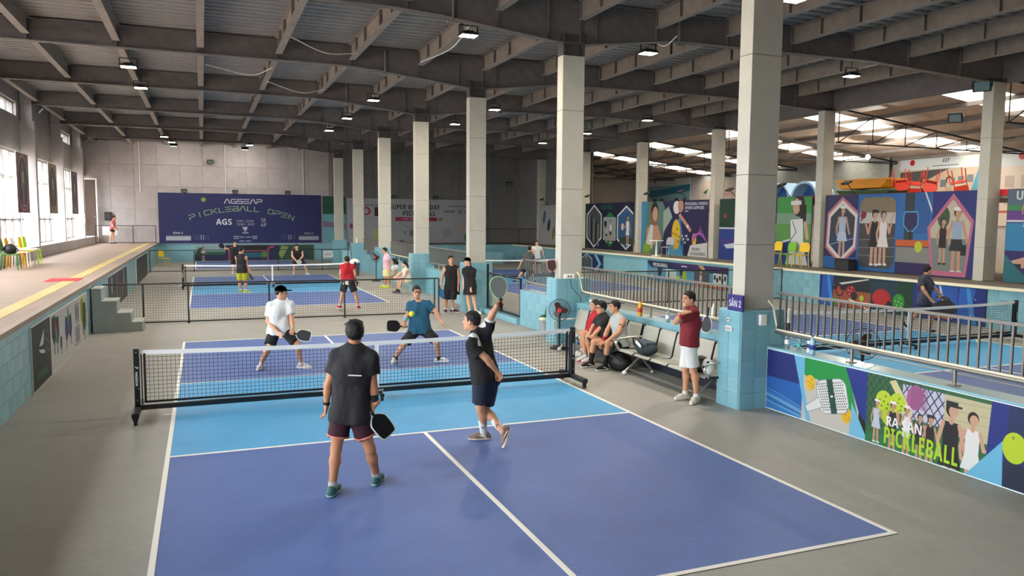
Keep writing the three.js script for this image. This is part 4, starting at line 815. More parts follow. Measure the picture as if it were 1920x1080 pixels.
    const build = (q, top) => { const g = new Field(off(an, V(1, 1, 1), -0.33), off(an, V(1, 1, 1), 0.33), hF), b = off(gfl, u, 0.042); g.bone(off(b, f3, -0.05), off(b, f3, 0.1), 0.04 + q, 0.043 + q, 0.02); g.bone(off(b, f3, 0.1), off(b, f3, 0.165, u, -0.006), 0.042 + q, 0.033 + q, 0.02); if (top) { g.bone(off(b, f3, -0.03, u, 0.02), off(an, u, 0.005, f3, -0.01), 0.04, 0.044, 0.02, false, true); g.bone(off(an, u, -0.01, f3, 0.02), off(b, f3, 0.1, u, 0.01), 0.036, 0.028, 0.03); } g.plane(off(gfl, u, top ? 0.012 : 0.002), u); if (!top) g.plane(off(gfl, u, 0.03), u.clone().negate()); return g.geo(); };
    const sh = put('shoe', build(0, true), o.shoes.mat);
    put('sole', build(0.006, false), o.shoes.sole ?? M.white, sh);
    if (o.shoes.accent && !far) { const pts = [-0.02, 0.03, 0.08].map((k, n) => off(gfl, u, [0.04, 0.075, 0.05][n], f3, k, f3.clone().cross(u).multiplyScalar(-s), 0)); for (const e of [-1, 1]) { const sd = f3.clone().cross(u); put('side_stripe', tube([off(gfl, u, 0.035, f3, -0.03, sd, e * 0.043), off(gfl, u, 0.06, f3, 0.03, sd, e * 0.045), off(gfl, u, 0.07, f3, 0.07, sd, e * 0.034)].map((p) => p.toArray()), 0.007, 10, 5), o.shoes.accent, sh); } }
  });
  for (const [i, w] of Object.entries(o.bands ?? {})) { const [, el, wr] = side[i], a = lerp(wr, el, w.t ?? 0.05), b = lerp(wr, el, (w.t ?? 0.05) + (w.len ?? 0.28)); put('wristband', cyl(a.toArray(), b.toArray(), 0.038, 16, 0.042), w.mat); }
  for (const [i, w] of Object.entries(o.watch ?? {})) { const [, el, wr] = side[i]; put('watch', cyl(lerp(wr, el, 0.02).toArray(), lerp(wr, el, 0.16).toArray(), 0.034, 14), M.black); }
  if (o.hold) o.hold.forEach((hd2, i) => { if (!hd2 || !holds[i] || hd2.empty) return; const { c, t } = holds[i]; paddle(hd2.label, off(c, t, -0.055).toArray(), aim(t.toArray(), hd2.n), hd2.face ?? M.dark, hd2.edge ?? M.black, hd2.grip ?? M.black, hd2.w ?? 0.1, hd2.kind ?? 0); });
  return P;
}
const cl = (c, r = 0.85) => mat(c, r, { map: gCloth });
const C = { black: cl('#1b1b1c'), charcoal: cl('#232325'), white: cl('#e9eae6'), maroon: cl('#3c1020'), wine: cl('#7d1526'), teal: cl('#1d5873'), navy: cl('#202b40'), red: cl('#bb1226'), grey: cl('#5c5f60'), lgrey: cl('#b8bdb8'), yellow: cl('#b3b01d'), pink: cl('#e0757f'), cream: cl('#ebe6d2'), salmon: cl('#ee9078') };
const teaShoe = { mat: cl('#2f6f6a', 0.6), sole: mat('#a7c9c2', 0.6), accent: mat('#1b3a3c', 0.6) };

person('near_black', 'man in black tee and maroon shorts seen from behind on the near court', { facing: 10, skin: 'tan', hair: 'full', head: { yaw: 14 }, noface: true, feet: [{ yaw: 30 }, { yaw: 30 }],
  top: { mat: C.charcoal, sleeve: 0.58, hem: 0.07, loose: 0.024, extra: ({ put, off, up, fwd, chest, right }) => put('reflective_strip', new THREE.BoxGeometry(0.13, 0.012, 0.004).applyMatrix4(new THREE.Matrix4().makeBasis(right, up, fwd.clone().negate())).translate(...off(chest, up, -0.0, fwd, -0.158, right, 0.02).toArray()), M.white) },
  shorts: { mat: C.maroon, len: 0.62, wide: 0.107, flare: 1.02, trim: C.salmon }, socks: { mat: C.lgrey, h: 0.17 }, shoes: teaShoe, bands: { 0: { mat: C.black, t: 0.1, len: 0.35 } }, watch: { 1: 1 }, curl: [0.4, 0.5],
  hold: [{ dir: [0.55, -0.75, 0.2], palm: [0.1, -1, 0], n: [0.35, 0.2, 0.9], label: 'black paddle held low by the man in the black tee', edge: mat('#c9d3d0', 0.4), face: M.blackGloss }] });
person('striker', 'man in black and white shirt reaching up with his paddle', { facing: -38, skin: 'mid', hair: 'short', head: { yaw: -50, pitch: 0.05 }, feet: [{ y: 1, dir: [-0.25, -0.92, 0.25], up: [-0.75, 0.35, -0.2] }, { yaw: -75 }],
  top: { mat: C.black, sleeve: 0.6, hem: 0.03, loose: 0.02, extra: ({ put, off, up, fwd, right, shL, shR, elL, elR, neck, lerp, V }) => { for (const [s, e] of [[shL, elL], [shR, elR]]) { const f = new Field(off(s, V(1, 1, 1), -0.3), off(s, V(1, 1, 1), 0.3), 0.0125); f.bone(off(lerp(s, neck, 0.45), up, 0.012), off(lerp(s, e, 0.4), up, 0.012), 0.063, 0.066, 0.01); f.plane(off(s, up, 0.0), off(up, fwd, -0.25)); put('white_shoulder_panel', f.geo(), C.white); } } },
  shorts: { mat: C.navy, len: 0.82, wide: 0.108, flare: 0.98 }, socks: { mat: C.white, h: 0.5, mark: C.navy }, shoes: { mat: cl('#8a7468', 0.6), sole: mat('#e6dcc8', 0.6), accent: M.cream }, curl: [0.5, 0.9],
  hold: [{ dir: [-0.1, 1, -0.1], palm: [0.25, 0.6, -0.5], n: [-0.35, 0.1, 0.95], label: 'grey paddle with green rim raised overhead', face: mat('#5b5e5c', 0.6), edge: mat('#8fc98a', 0.5), kind: 1, w: 0.105 }] });
person('white_tee', 'man in white tee and black cap crouching behind the net', { facing: 150, skin: 'mid', hair: 'short', cap: C.black, head: { yaw: 100, pitch: -0.05 }, feet: [{ yaw: 200 }, { yaw: 120 }],
  top: { mat: C.white, sleeve: 0.68, hem: 0.06, loose: 0.024 }, shorts: { mat: C.black, len: 0.85, wide: 0.108 }, socks: { mat: C.white, h: 0.14 }, shoes: { mat: C.white, sole: M.white, accent: mat('#d2455a', 0.5) }, curl: [0.3, 0.4],
  hold: [null, { dir: [0.85, -0.2, 0.2], palm: [0.1, -0.8, 0.5], n: [0.1, 0.25, 0.95], label: 'black paddle with white rim held by the man in the white tee', face: M.dark, edge: M.white }] });
person('blue_tee', 'man in blue tee and glasses lunging behind the net', { facing: 182, skin: 'mid', hair: 'short', glasses: true, head: { yaw: 185, pitch: -0.04 }, feet: [{ yaw: 205 }, { yaw: 120 }], belly: 0.03,
  top: { mat: C.teal, sleeve: 0.7, hem: 0.04, vneck: true, loose: 0.022 }, shorts: { mat: C.black, len: 0.78, wide: 0.11 }, socks: { mat: C.black, h: 0.15 }, shoes: { mat: C.white, sole: M.white, accent: M.black }, bands: { 0: { mat: cl('#5fc3c9'), t: 0.1, len: 0.35 } }, curl: [0.4, 0.3],
  hold: [{ dir: [-0.95, 0.1, 0.15], palm: [-0.5, -0.6, 0.4], n: [0.1, 0.2, 0.95], label: 'black paddle held out by the man in the blue tee', face: M.blackGloss, edge: M.dark, w: 0.1 }] });
person('maroon', 'man in maroon polo and white shorts standing by the blue pedestal', { facing: -85, skin: 'mid', hair: 'short', head: { yaw: -88 }, feet: [{ yaw: -95 }, { yaw: -120 }],
  top: { name: 'polo_shirt', mat: C.wine, sleeve: 0.72, hem: 0.0, loose: 0.022 }, shorts: { mat: C.white, len: 0.92, wide: 0.1, flare: 0.95 }, socks: { mat: C.white, h: 0.14 }, shoes: { mat: cl('#e8e0cf', 0.6), sole: mat('#d9d2c2', 0.6) }, bands: { 1: { mat: C.red, t: 0.02, len: 0.24 } }, curl: [0.4, 0.2], palm: [null, [0.85, 0.25, 0.2]], thumb: [null, [-0.2, 0.2, -0.9]] });
person('grey_tank', 'seated man in grey tank top with an arm tattoo', { facing: -85, sit: true, skin: 'mid', hair: 'short', head: { yaw: -80 }, feet: [{ yaw: -95 }, { yaw: -100 }],
  top: { name: 'tank_top', mat: C.lgrey, hem: 0.02, loose: 0.015, extra: ({ put, shL, elL, lerp, off }) => { const f = new Field(off(shL, V(1, 1, 1), -0.3), off(shL, V(1, 1, 1), 0.3), 0.009), c = lerp(shL, elL, 0.45); f.bone(lerp(shL, elL, 0.3), lerp(shL, elL, 0.62), 0.0515, 0.0475, 0.001, true, true); f.all((x, y, z, v) => Math.max(v, noise.noise(x * 38, y * 38, z * 38) * 0.03)); put('tattoo', f.geo(), mat('#6d4a3c', 0.7)); } }, shorts: { mat: C.black, len: 0.75, wide: 0.108 }, socks: { mat: C.black, h: 0.5 }, shoes: { mat: C.black, sole: M.white, accent: M.white }, bands: { 0: { mat: C.red, t: 0.05, len: 0.3 } }, curl: [0.7, 0.6] });
person('glasses', 'seated man in black tee and glasses holding a phone', { facing: -80, sit: true, skin: 'mid', hair: 'full', glasses: true, head: { yaw: -85, pitch: -0.1 }, feet: [{ yaw: -95 }, { yaw: -90 }],
  top: { mat: C.black, sleeve: 0.7, hem: 0.02, loose: 0.02 }, shorts: { mat: C.black, len: 0.8, wide: 0.105 }, socks: { mat: C.white, h: 0.12 }, shoes: { mat: C.white, sole: mat('#e8808c', 0.6) }, curl: [0.7, 0.8] });
person('red_jacket', 'seated person in red jacket half hidden behind the man with glasses', { facing: -80, sit: true, skin: 'mid', hair: 'short', head: { yaw: -85 }, feet: [{ yaw: -95 }, { yaw: -90 }],
  top: { name: 'jacket', mat: C.red, sleeve: 1.01, hem: 0.05, loose: 0.035 }, shorts: { mat: C.black, len: 0.85 }, socks: { mat: C.white, h: 0.12 }, shoes: { mat: C.white, sole: M.white }, curl: [0.6, 0.6] });
person('black_tank', 'man in black tank top standing by the fence with a blue paddle', { facing: 178, far: true, skin: 'mid', hair: 'short', head: { yaw: 175 }, feet: [{ yaw: 190 }, { yaw: 120 }],
  top: { name: 'tank_top', mat: C.black, hem: 0.06, loose: 0.018 }, shorts: { mat: C.black, len: 0.9, wide: 0.115, flare: 1.05 }, socks: { mat: C.white, h: 0.18 }, shoes: { mat: C.maroon, sole: M.white },
  hold: [{ dir: [0.35, -0.8, 0.2], palm: [0, -1, 0.1], n: [0.1, 0.1, 1], label: 'blue paddle hanging from the hand of the man in the black tank top', face: mat('#1f6fb0', 0.5), edge: mat('#17334f', 0.5), kind: 1 }] });
person('black_dress', 'woman in black dress and cap beside the blue pedestal', { facing: 190, far: true, woman: true, skin: 'fair', hair: 'pony', cap: C.black, head: { yaw: 240 }, feet: [{ yaw: 220 }, { yaw: 150 }],
  top: { name: 'dress', mat: C.black, sleeve: 0.5, hem: 0, skirt: 0.2, loose: 0.008 }, shorts: { mat: C.black, len: 0.3, wide: 0.095 }, socks: { mat: C.white, h: 0.08 }, shoes: { mat: C.white, sole: M.white }, watch: { 1: 1 }, curl: [0.4, 0.8] });
person('red_tee', 'man in red and white shirt seen from behind on the second court', { facing: 0, far: true, skin: 'mid', hair: 'short', noface: true, head: { yaw: 0, pitch: -0.1 }, feet: [{ yaw: 20 }, { yaw: -15 }],
  top: { mat: C.red, sleeve: 0.3, hem: -0.06, loose: 0.016, extra: ({ put, off, up, hm, right, V }) => { const f = new Field(off(hm, V(1, 1, 1), -0.4), off(hm, V(1, 1, 1), 0.4), 0.02); f.bone(off(hm, up, 0.07, right, 0.05), off(hm, up, -0.05, right, 0.06), 0.115, 0.125, 0.05, true, true); f.bone(off(hm, up, 0.07, right, -0.05), off(hm, up, -0.05, right, -0.06), 0.115, 0.125, 0.05, true, true); put('shirt_hem', f.geo(), C.white); } },
  shorts: { mat: C.black, len: 0.8, wide: 0.11 }, socks: { mat: C.white, h: 0.12 }, shoes: { mat: C.red, sole: M.white }, curl: [0.6, 0.6] });
person('yellow_shorts', 'man in black tank top and yellow shorts on the second court', { facing: 35, far: true, skin: 'mid', hair: 'short', noface: true, head: { yaw: 40 }, feet: [{ yaw: 70 }, { yaw: 30 }],
  top: { name: 'tank_top', mat: C.black, hem: 0.03, loose: 0.016 }, shorts: { mat: C.yellow, len: 0.8, wide: 0.11, flare: 1.02 }, socks: { mat: C.white, h: 0.2 }, shoes: { mat: cl('#c3cf2a'), sole: M.white },
  hold: [{ dir: [0.5, -0.8, 0], palm: [0.2, -1, 0], n: [0.9, 0.3, 0.4], label: 'black paddle held by the man in yellow shorts' }] });
person('far_crouch', 'man in black tank top bending forward at the far baseline', { facing: 182, far: true, skin: 'fair', hair: 'short', head: { yaw: 180, pitch: -0.25 }, feet: [{ yaw: 200 }, { yaw: 150 }],
  top: { name: 'tank_top', mat: C.black, hem: 0.04, loose: 0.016 }, shorts: { mat: C.black, len: 0.95, wide: 0.11 }, socks: { mat: C.white, h: 0.1 }, shoes: { mat: C.white, sole: M.white }, hold: [{ dir: [0.7, -0.4, 0.5], palm: [0.2, -0.4, 0.8], n: [0, 0.5, 0.9], label: 'grey paddle held low by the bending far player', face: M.grey, edge: M.grey }] });
person('far_paddle', 'man in black tee stretching his paddle arm under the navy banner', { facing: 170, far: true, skin: 'fair', hair: 'short', head: { yaw: 165 }, feet: [{ yaw: 190 }, { yaw: 170 }],
  top: { mat: C.black, sleeve: 0.6, hem: 0.05 }, shorts: { mat: C.black, len: 0.8, wide: 0.11 }, socks: { mat: C.white, h: 0.1 }, shoes: { mat: C.white, sole: M.white }, hold: [{ dir: [-0.6, 0.7, 0.2], palm: [-0.6, 0.2, 0.6], n: [0, 0, 1], label: 'black paddle stretched out under the navy banner' }] });
person('pink_stander', 'man in pink and white shirt and yellow shorts standing before the distant bench', { facing: -85, far: true, skin: 'mid', hair: 'short', head: { yaw: -90 }, feet: [{ yaw: -90 }, { yaw: -100 }],
  top: { mat: cl('#eec0c8'), sleeve: 0.5, hem: 0.02, loose: 0.02 }, shorts: { mat: cl('#ece3a2'), len: 0.85, wide: 0.112, flare: 1.05 }, socks: { mat: C.white, h: 0.15 }, shoes: { mat: cl('#dbe31c'), sole: mat('#e8ee60', 0.6) } });
person('white_sitter', 'seated woman in white with long dark hair on the distant bench', { facing: -80, sit: true, far: true, woman: true, skin: 'fair', hair: 'long', head: { yaw: -90, pitch: -0.2 }, feet: [{ yaw: -95 }, { yaw: -90 }], top: { mat: C.white, sleeve: 0.35, hem: 0.06 }, shorts: { mat: C.white, len: 0.6, wide: 0.105 }, socks: { mat: C.white, h: 0.15 }, shoes: { mat: C.white, sole: M.white } });
person('dark_sitter', 'seated woman in pale top leaning forward, closest to the distant pedestal', { facing: -80, sit: true, far: true, woman: true, skin: 'fair', hair: 'pony', head: { yaw: -90, pitch: -0.1 }, feet: [{ yaw: -95 }, { yaw: -90 }], top: { mat: C.cream, hem: 0.04 }, shorts: { mat: C.cream, len: 0.5, wide: 0.105 }, socks: { mat: C.black, h: 0.2 }, shoes: { mat: cl('#6a4a63'), sole: M.white } });
person('grey_player', 'man in grey tee striding on the far right court', { facing: 20, far: true, skin: 'fair', hair: 'short', noface: true, head: { yaw: 30 }, feet: [{ yaw: 20 }, { yaw: -60 }], top: { mat: C.grey, sleeve: 0.6, hem: 0.04, loose: 0.02 }, shorts: { mat: C.black, len: 0.85, wide: 0.11 }, socks: { mat: C.white, h: 0.25 }, shoes: { mat: C.black, sole: M.white } });
person('white_player', 'man in white tee facing the far right net', { facing: 185, far: true, skin: 'fair', hair: 'short', head: { yaw: 200, pitch: -0.1 }, feet: [{ yaw: 180 }, { yaw: 170 }], top: { mat: C.white, sleeve: 0.6, hem: 0.06 }, shorts: { mat: C.black, len: 0.85, wide: 0.11 }, socks: { mat: C.white, h: 0.1 }, shoes: { mat: C.white, sole: M.white } });
person('walker', 'man in dark patterned tee walking on the right court behind its net', { facing: 78, far: true, skin: 'mid', hair: 'short', head: { yaw: 95 }, feet: [{ y: 1, dir: [0.5, -0.75, 0.3], up: [0.6, 0.65, 0.2] }, { yaw: 85 }], top: { mat: cl('#3f4250'), sleeve: 0.62, hem: 0.03, loose: 0.02 }, shorts: { mat: cl('#272b4a'), len: 0.85, wide: 0.112 }, socks: { mat: C.white, h: 0.1 }, shoes: { mat: C.black, sole: M.white },
  hold: [null, { dir: [0.9, -0.15, 0.1], palm: [0.6, -0.5, 0], n: [0.1, 0.8, 0.5], label: 'dark paddle held by the walking man on the right court' }] });
person('pink_girl', 'woman in pink top and black shorts on the far deck', { facing: 80, far: true, woman: true, ground: DECK, skin: 'fair', hair: 'pony', head: { yaw: 90 }, feet: [{ yaw: 80 }, { yaw: 90 }], top: { mat: C.pink, sleeve: 0.6, hem: 0.04 }, shorts: { mat: C.black, len: 0.45, wide: 0.105 }, socks: { mat: C.white, h: 0.12 }, shoes: { mat: M.dark, sole: M.white } });
{ const q = POSE.glasses[7], o = thing('phone', 'black phone in the hands of the seated man with glasses', 'phone', [q[0] - 0.09, q[1] - 0.01, q[2] + 0.02], 0.3); mesh('case', rbox(-0.005, 0.005, -0.04, 0.04, -0.075, 0.075, 0.004).rotateZ(0.5), M.black, o); mesh('screen', box(0.0055, 0.0065, -0.036, 0.036, -0.07, 0.07).rotateZ(0.5), M.blackGloss, o); }

// ================================================================== POSTERS, BANNERS AND SIGNS
function panel(name, label, cat, w, h, pos, turn, px, draw, rim = M.white) {      // a flat printed board at its wall
  const o = thing(name, label, cat, pos, turn), W = px, H = Math.max(32, Math.round(px * h / w));
  mesh('board', box(-w / 2, w / 2, -h / 2, h / 2, -0.012, 0.012), rim, o);
  print('print', new THREE.PlaneGeometry(w - 0.02, h - 0.02).translate(0, 0, 0.014), mat('#d2d2d2', 0.55, { map: canvasTex(W, H, (x) => { x.save(); draw(x, W, H); x.restore(); }) }), o);
  return o;
}
const rect = (x, c, a, b, w, h) => { x.fillStyle = c; x.fillRect(a, b, w, h); };
const poly = (x, c, pts, stroke, lw) => { x.beginPath(); pts.forEach((p, i) => (i ? x.lineTo(p[0], p[1]) : x.moveTo(p[0], p[1]))); x.closePath(); if (c) { x.fillStyle = c; x.fill(); } if (stroke) { x.strokeStyle = stroke; x.lineWidth = lw; x.stroke(); } };
const circ = (x, c, a, b, r, sy = 1, rot = 0) => { x.fillStyle = c; x.beginPath(); x.ellipse(a, b, r, r * sy, rot, 0, 7); x.fill(); };
const word = (x, s, c, a, b, px, o = {}) => { x.fillStyle = c; x.font = (o.style ?? 'bold') + ' ' + px + 'px ' + (o.font ?? 'sans-serif'); x.textAlign = o.align ?? 'center'; x.textBaseline = 'middle'; x.fillText(s, a, b, o.max); };
function holes(x, c, a, b, r) { for (const [i, j] of [[0, 0], [0.5, 0.2], [-0.5, -0.1], [0.2, -0.55], [-0.25, 0.5], [0.4, 0.65]]) circ(x, c, a + i * r, b + j * r, r * 0.11); }
function pad(x, face, edge, a, b, r, rot = 0) { x.save(); x.translate(a, b); x.rotate(rot); poly(x, face, [[-r * 0.7, -r], [r * 0.7, -r], [r * 0.82, -r * 0.6], [r * 0.82, r * 0.3], [r * 0.25, r * 0.9], [-r * 0.25, r * 0.9], [-r * 0.82, r * 0.3], [-r * 0.82, -r * 0.6]], edge, r * 0.12); rect(x, '#1a1a1c', -r * 0.14, r * 0.9, r * 0.28, r * 0.8); x.restore(); }
function fig(x, a, foot, h, o = {}) {                // a printed standing figure
  const k = h / 100, skin = o.skin ?? '#c99a7c', L = (x1, y1, x2, y2, w, c) => { x.strokeStyle = c; x.lineCap = 'round'; x.lineWidth = w * k; x.beginPath(); x.moveTo(a + x1 * k, foot - y1 * k); x.lineTo(a + x2 * k, foot - y2 * k); x.stroke(); };
  const d = o.spread ?? 5;
  L(-4, 48, -d, 4, 6, skin); L(4, 48, d + (o.kick ?? 0), 4 + (o.kick ?? 0) * 0.6, 6, skin); L(-d - 2, 2, -d + 3, 2, 4, o.shoe ?? '#eee'); L(d + (o.kick ?? 0) - 1, 2 + (o.kick ?? 0) * 0.6, d + (o.kick ?? 0) + 4, 2, 4, o.shoe ?? '#eee');
  poly(x, o.bottom ?? '#26262a', [[-8, 54], [8, 54], [o.skirt ? 13 : 9, o.skirt ? 34 : 36], [o.skirt ? -13 : -9, o.skirt ? 34 : 36]].map((p) => [a + p[0] * k, foot - p[1] * k]));
  poly(x, o.top ?? '#ddd', [[-9, 80], [9, 80], [8, 52], [-8, 52]].map((p) => [a + p[0] * k, foot - p[1] * k]));
  L(-9, 78, -14, 58, 4.5, skin); L(-14, 58, ...(o.armL ?? [-12, 44]), 4, skin); L(9, 78, 14, 60, 4.5, skin); L(14, 60, ...(o.armR ?? [18, 48]), 4, skin);
  L(0, 80, 0, 86, 5, skin); circ(x, o.hair ?? '#1d1512', a, foot - 93 * k, 6.6 * k, 1.15); circ(x, skin, a + (o.look ?? 1) * k, foot - 91 * k, 5.2 * k, 1.2);
  if (o.long) poly(x, o.hair ?? '#1d1512', [[-7, 95], [-2, 96], [-4, 74], [-9, 76]].map((p) => [a + p[0] * k, foot - p[1] * k]));
  if (o.cap) { rect(x, o.cap, a - 6.6 * k, foot - 101 * k, 13.2 * k, 5.5 * k); rect(x, o.cap, a + 3 * k, foot - 97.5 * k, 8 * k, 2 * k); }
}
function waves(x, w, h, c0, c1, c2) { rect(x, c0, 0, 0, w, h); for (let i = 0; i < 9; i++) { x.strokeStyle = i % 2 ? c1 : c2; x.globalAlpha = 0.55; x.lineWidth = h * (0.02 + 0.03 * (i % 3)); x.beginPath(); x.moveTo(-10, h * (0.35 + i * 0.08)); x.bezierCurveTo(w * 0.3, h * (0.4 + i * 0.1), w * 0.6, h * (0.55 + i * 0.06), w * 1.1, h * (0.75 + i * 0.05)); x.stroke(); } x.globalAlpha = 1; }
const netting = (x, c, a, b, w, h, st, lw) => { x.save(); x.beginPath(); x.rect(a, b, w, h); x.clip(); x.strokeStyle = c; x.lineWidth = lw; for (let i = -h; i < w + h; i += st) { x.beginPath(); x.moveTo(a + i, b); x.lineTo(a + i + h * 0.7, b + h); x.moveTo(a + i + h * 0.7, b); x.lineTo(a + i, b + h); x.stroke(); } x.restore(); };

// ---- near mural on the low wall: RA SAN PICKLEBALL
panel('mural_print', 'large pickleball mural reading RA SAN PICKLEBALL on the low wall', 'mural', 4.6, 0.88, [5.04, 0.455, 4.87], -Math.PI / 2, 1840, (x, W, H) => {
  const m = (z) => (z - 2.57) / 4.6 * W;                       // metres along the wall to pixels
  x.save(); x.beginPath(); x.rect(0, 0, m(3.5), H); x.clip(); rect(x, '#123a9c', 0, 0, W, H); poly(x, '#0c2377', [[0, 0], [m(3.2), 0], [m(3.4), H * 0.5], [0, H * 0.55]]); x.translate(0, H * 0.45); waves(x, m(3.5), H * 0.6, '#1565b8', '#2f9ed8', '#bfe4ef'); x.restore();
  poly(x, '#6fc0e6', [[m(3.12), 0], [m(3.36), 0], [m(3.5), H], [m(3.42), H]]);
  rect(x, '#cfccc2', m(3.3), H * 0.25, m(4.3) - m(3.3), H); poly(x, '#6fc0e6', [[m(3.12), 0], [m(3.3), 0], [m(3.32), H * 0.45], [m(3.48), H], [m(3.4), H]]);
  poly(x, '#0d9a44', [[m(3.33), 0], [m(4.1), 0], [m(4.3), H * 0.75], [m(3.95), H * 0.62], [m(3.6), H * 0.3], [m(3.33), H * 0.28]]);
  poly(x, '#122e8c', [[m(4.06), 0], [m(4.42), 0], [m(4.42), H * 0.75], [m(4.3), H * 0.62]]); poly(x, '#7ac6ea', [[m(4.18), H * 0.5], [m(4.46), H], [m(4.16), H]]);
  circ(x, '#f2c21c', m(3.45), H * 0.38, H * 0.1, 1.25); holes(x, '#a7780a', m(3.45), H * 0.38, H * 0.1); circ(x, '#f2c21c', m(4.1), H * 0.72, H * 0.1, 1.25); holes(x, '#a7780a', m(4.1), H * 0.72, H * 0.1);
  x.save(); x.translate(m(3.85), H * 0.5); x.rotate(-0.25); x.fillStyle = '#eef0ee'; x.beginPath(); x.roundRect(-H * 0.3, -H * 0.26, H * 0.6, H * 0.52, H * 0.14); x.fill(); x.strokeStyle = '#8d9490'; x.lineWidth = 4; x.stroke(); x.fillStyle = '#4d5654'; for (let i = -6; i < 7; i++) for (let j = -5; j < 6; j++) { x.beginPath(); x.arc(i * H * 0.04 + (j % 2) * H * 0.02, j * H * 0.04, H * 0.011, 0, 7); x.fill(); } rect(x, '#0e4a36', -H * 0.07, -H * 0.26, H * 0.12, H * 0.52); poly(x, '#eceeea', [[-H * 0.28, 0], [-H * 0.6, H * 0.13], [-H * 0.56, H * 0.22], [-H * 0.24, H * 0.16]], '#8d9490', 3); circ(x, '#fff', -H * 0.01, 0, H * 0.03, 0.6); x.restore();
  // photograph section
  const a = m(4.42), b = m(6.06); rect(x, '#2f6a41', a, 0, b - a, H); netting(x, '#12261a', a, 0, (b - a) * 0.5, H * 0.75, H * 0.1, 3); rect(x, '#cfcfe0', a + (b - a) * 0.32, H * 0.05, (b - a) * 0.35, H * 0.45); netting(x, '#1c2460', a + (b - a) * 0.32, H * 0.05, (b - a) * 0.35, H * 0.45, H * 0.12, 5); rect(x, '#cfc79f', a + (b - a) * 0.66, H * 0.05, (b - a) * 0.34, H * 0.5); x.strokeStyle = '#a59f7c'; x.lineWidth = 2; for (let i = 0; i < 4; i++) { x.beginPath(); x.moveTo(a + (b - a) * 0.66, H * (0.12 + i * 0.12)); x.lineTo(b, H * (0.1 + i * 0.12)); x.stroke(); }
  poly(x, '#e5d9a2', [[m(4.75), H * 0.06], [m(4.84), H * 0.02], [m(5.1), H * 0.42], [m(5.02), H * 0.48]]);
  poly(x, '#257a45', [[a, H * 0.85], [b, H * 0.75], [b, H], [a, H]]);
  circ(x, '#c6e22c', m(4.68), H * 0.36, H * 0.14, 1.1); circ(x, '#c6e22c', m(4.88), H * 0.34, H * 0.13, 1.1); circ(x, '#b9d62a', m(4.76), H * 0.55, H * 0.12, 1.2); holes(x, '#6a7d12', m(4.68), H * 0.36, H * 0.14); holes(x, '#6a7d12', m(4.88), H * 0.34, H * 0.13);
  circ(x, '#b2649a', m(5.12), H * 0.2, H * 0.13, 1.35, 0.2); netting(x, '#8b4476', m(5.06), H * 0.05, H * 0.26, H * 0.3, 8, 1.5);
  fig(x, m(4.58), H * 0.98, H * 0.62, { top: '#c6d4e4', bottom: '#c6d4e4', skirt: 1, cap: '#f2f2f2', armR: [5, 70] }); fig(x, m(4.82), H * 1.05, H * 0.72, { top: '#17181c', bottom: '#17181c', cap: '#f4f4f4', armR: [12, 85] }); fig(x, m(5.02), H * 1.02, H * 0.68, { top: '#eeeeea', bottom: '#e8e8e4', cap: '#f4f4f4', armL: [-6, 80] }); fig(x, m(5.2), H * 1.06, H * 0.66, { top: '#1c1c20' }); fig(x, m(5.34), H * 1.1, H * 0.72, { top: '#1a1a1e', bottom: '#1a1a1e', cap: '#222' });
  
  fig(x, m(5.6), H * 1.42, H * 1.28, { top: '#15161b', bottom: '#15161b', skirt: 1, cap: '#17181c', look: 2, skin: '#d8a98c' }); fig(x, m(5.86), H * 1.32, H * 1.12, { top: '#f1f1ef', bottom: '#eaf3ee', skirt: 1, armR: [34, 62], hair: '#14100f', skin: '#d8a98c' });
  x.save(); x.lineJoin = 'round'; word(x, 'RA SAN', '#ffffff', m(4.98), H * 0.62, H * 0.19, { max: (b - a) * 0.32 }); x.font = 'bold ' + H * 0.36 + 'px sans-serif'; word(x, 'PICKLEBALL', '#b4e41d', m(5.2), H * 0.83, H * 0.33, { max: (b - a) * 0.62 }); x.restore();
  poly(x, '#142c86', [[b, 0], [W, 0], [W, H], [b - 20, H]]); poly(x, '#6cc0e4', [[m(6.2), H * 0.45], [m(6.22), H], [m(5.8), H]]); poly(x, '#0d2a5c', [[m(6.25), 0], [W, 0], [W, H], [m(6.22), H]]); poly(x, '#0a1c40', [[m(6.22), H * 0.68], [W, H * 0.8], [W, H], [m(6.22), H]]);
  circ(x, '#c5df1f', m(6.33), H * 0.5, H * 0.15, 1.25); circ(x, '#8ea51a', m(6.31), H * 0.38, H * 0.02);
}, mat('#d8e2e4', 0.6));
panel('mural_print', 'dark wall print with white PICKLEBALL letters behind the waiting benches', 'mural', 5.5, 0.64, [5.03, 0.335, -0.85], -Math.PI / 2, 1024, (x, W, H) => {
  rect(x, '#10162e', 0, 0, W, H); poly(x, '#0f3a86', [[0, 0], [W * 0.16, 0], [W * 0.1, H], [0, H]]); x.save(); x.beginPath(); x.rect(0, 0, W * 0.09, H); x.clip(); waves(x, W * 0.12, H, '#0e2c66', '#1c5eae', '#3f96d8'); x.restore();
  word(x, 'PICKLEBALL', '#f0efea', W * 0.62, H * 0.32, H * 0.42); poly(x, '#d6222e', [[W * 0.655, H * 0.5], [W * 0.67, H * 0.3], [W * 0.675, H * 0.32], [W * 0.662, H * 0.52]]); word(x, 'PLAY WITH', '#5c3038', W * 0.46, H * 0.86, H * 0.16);
}, M.dark);

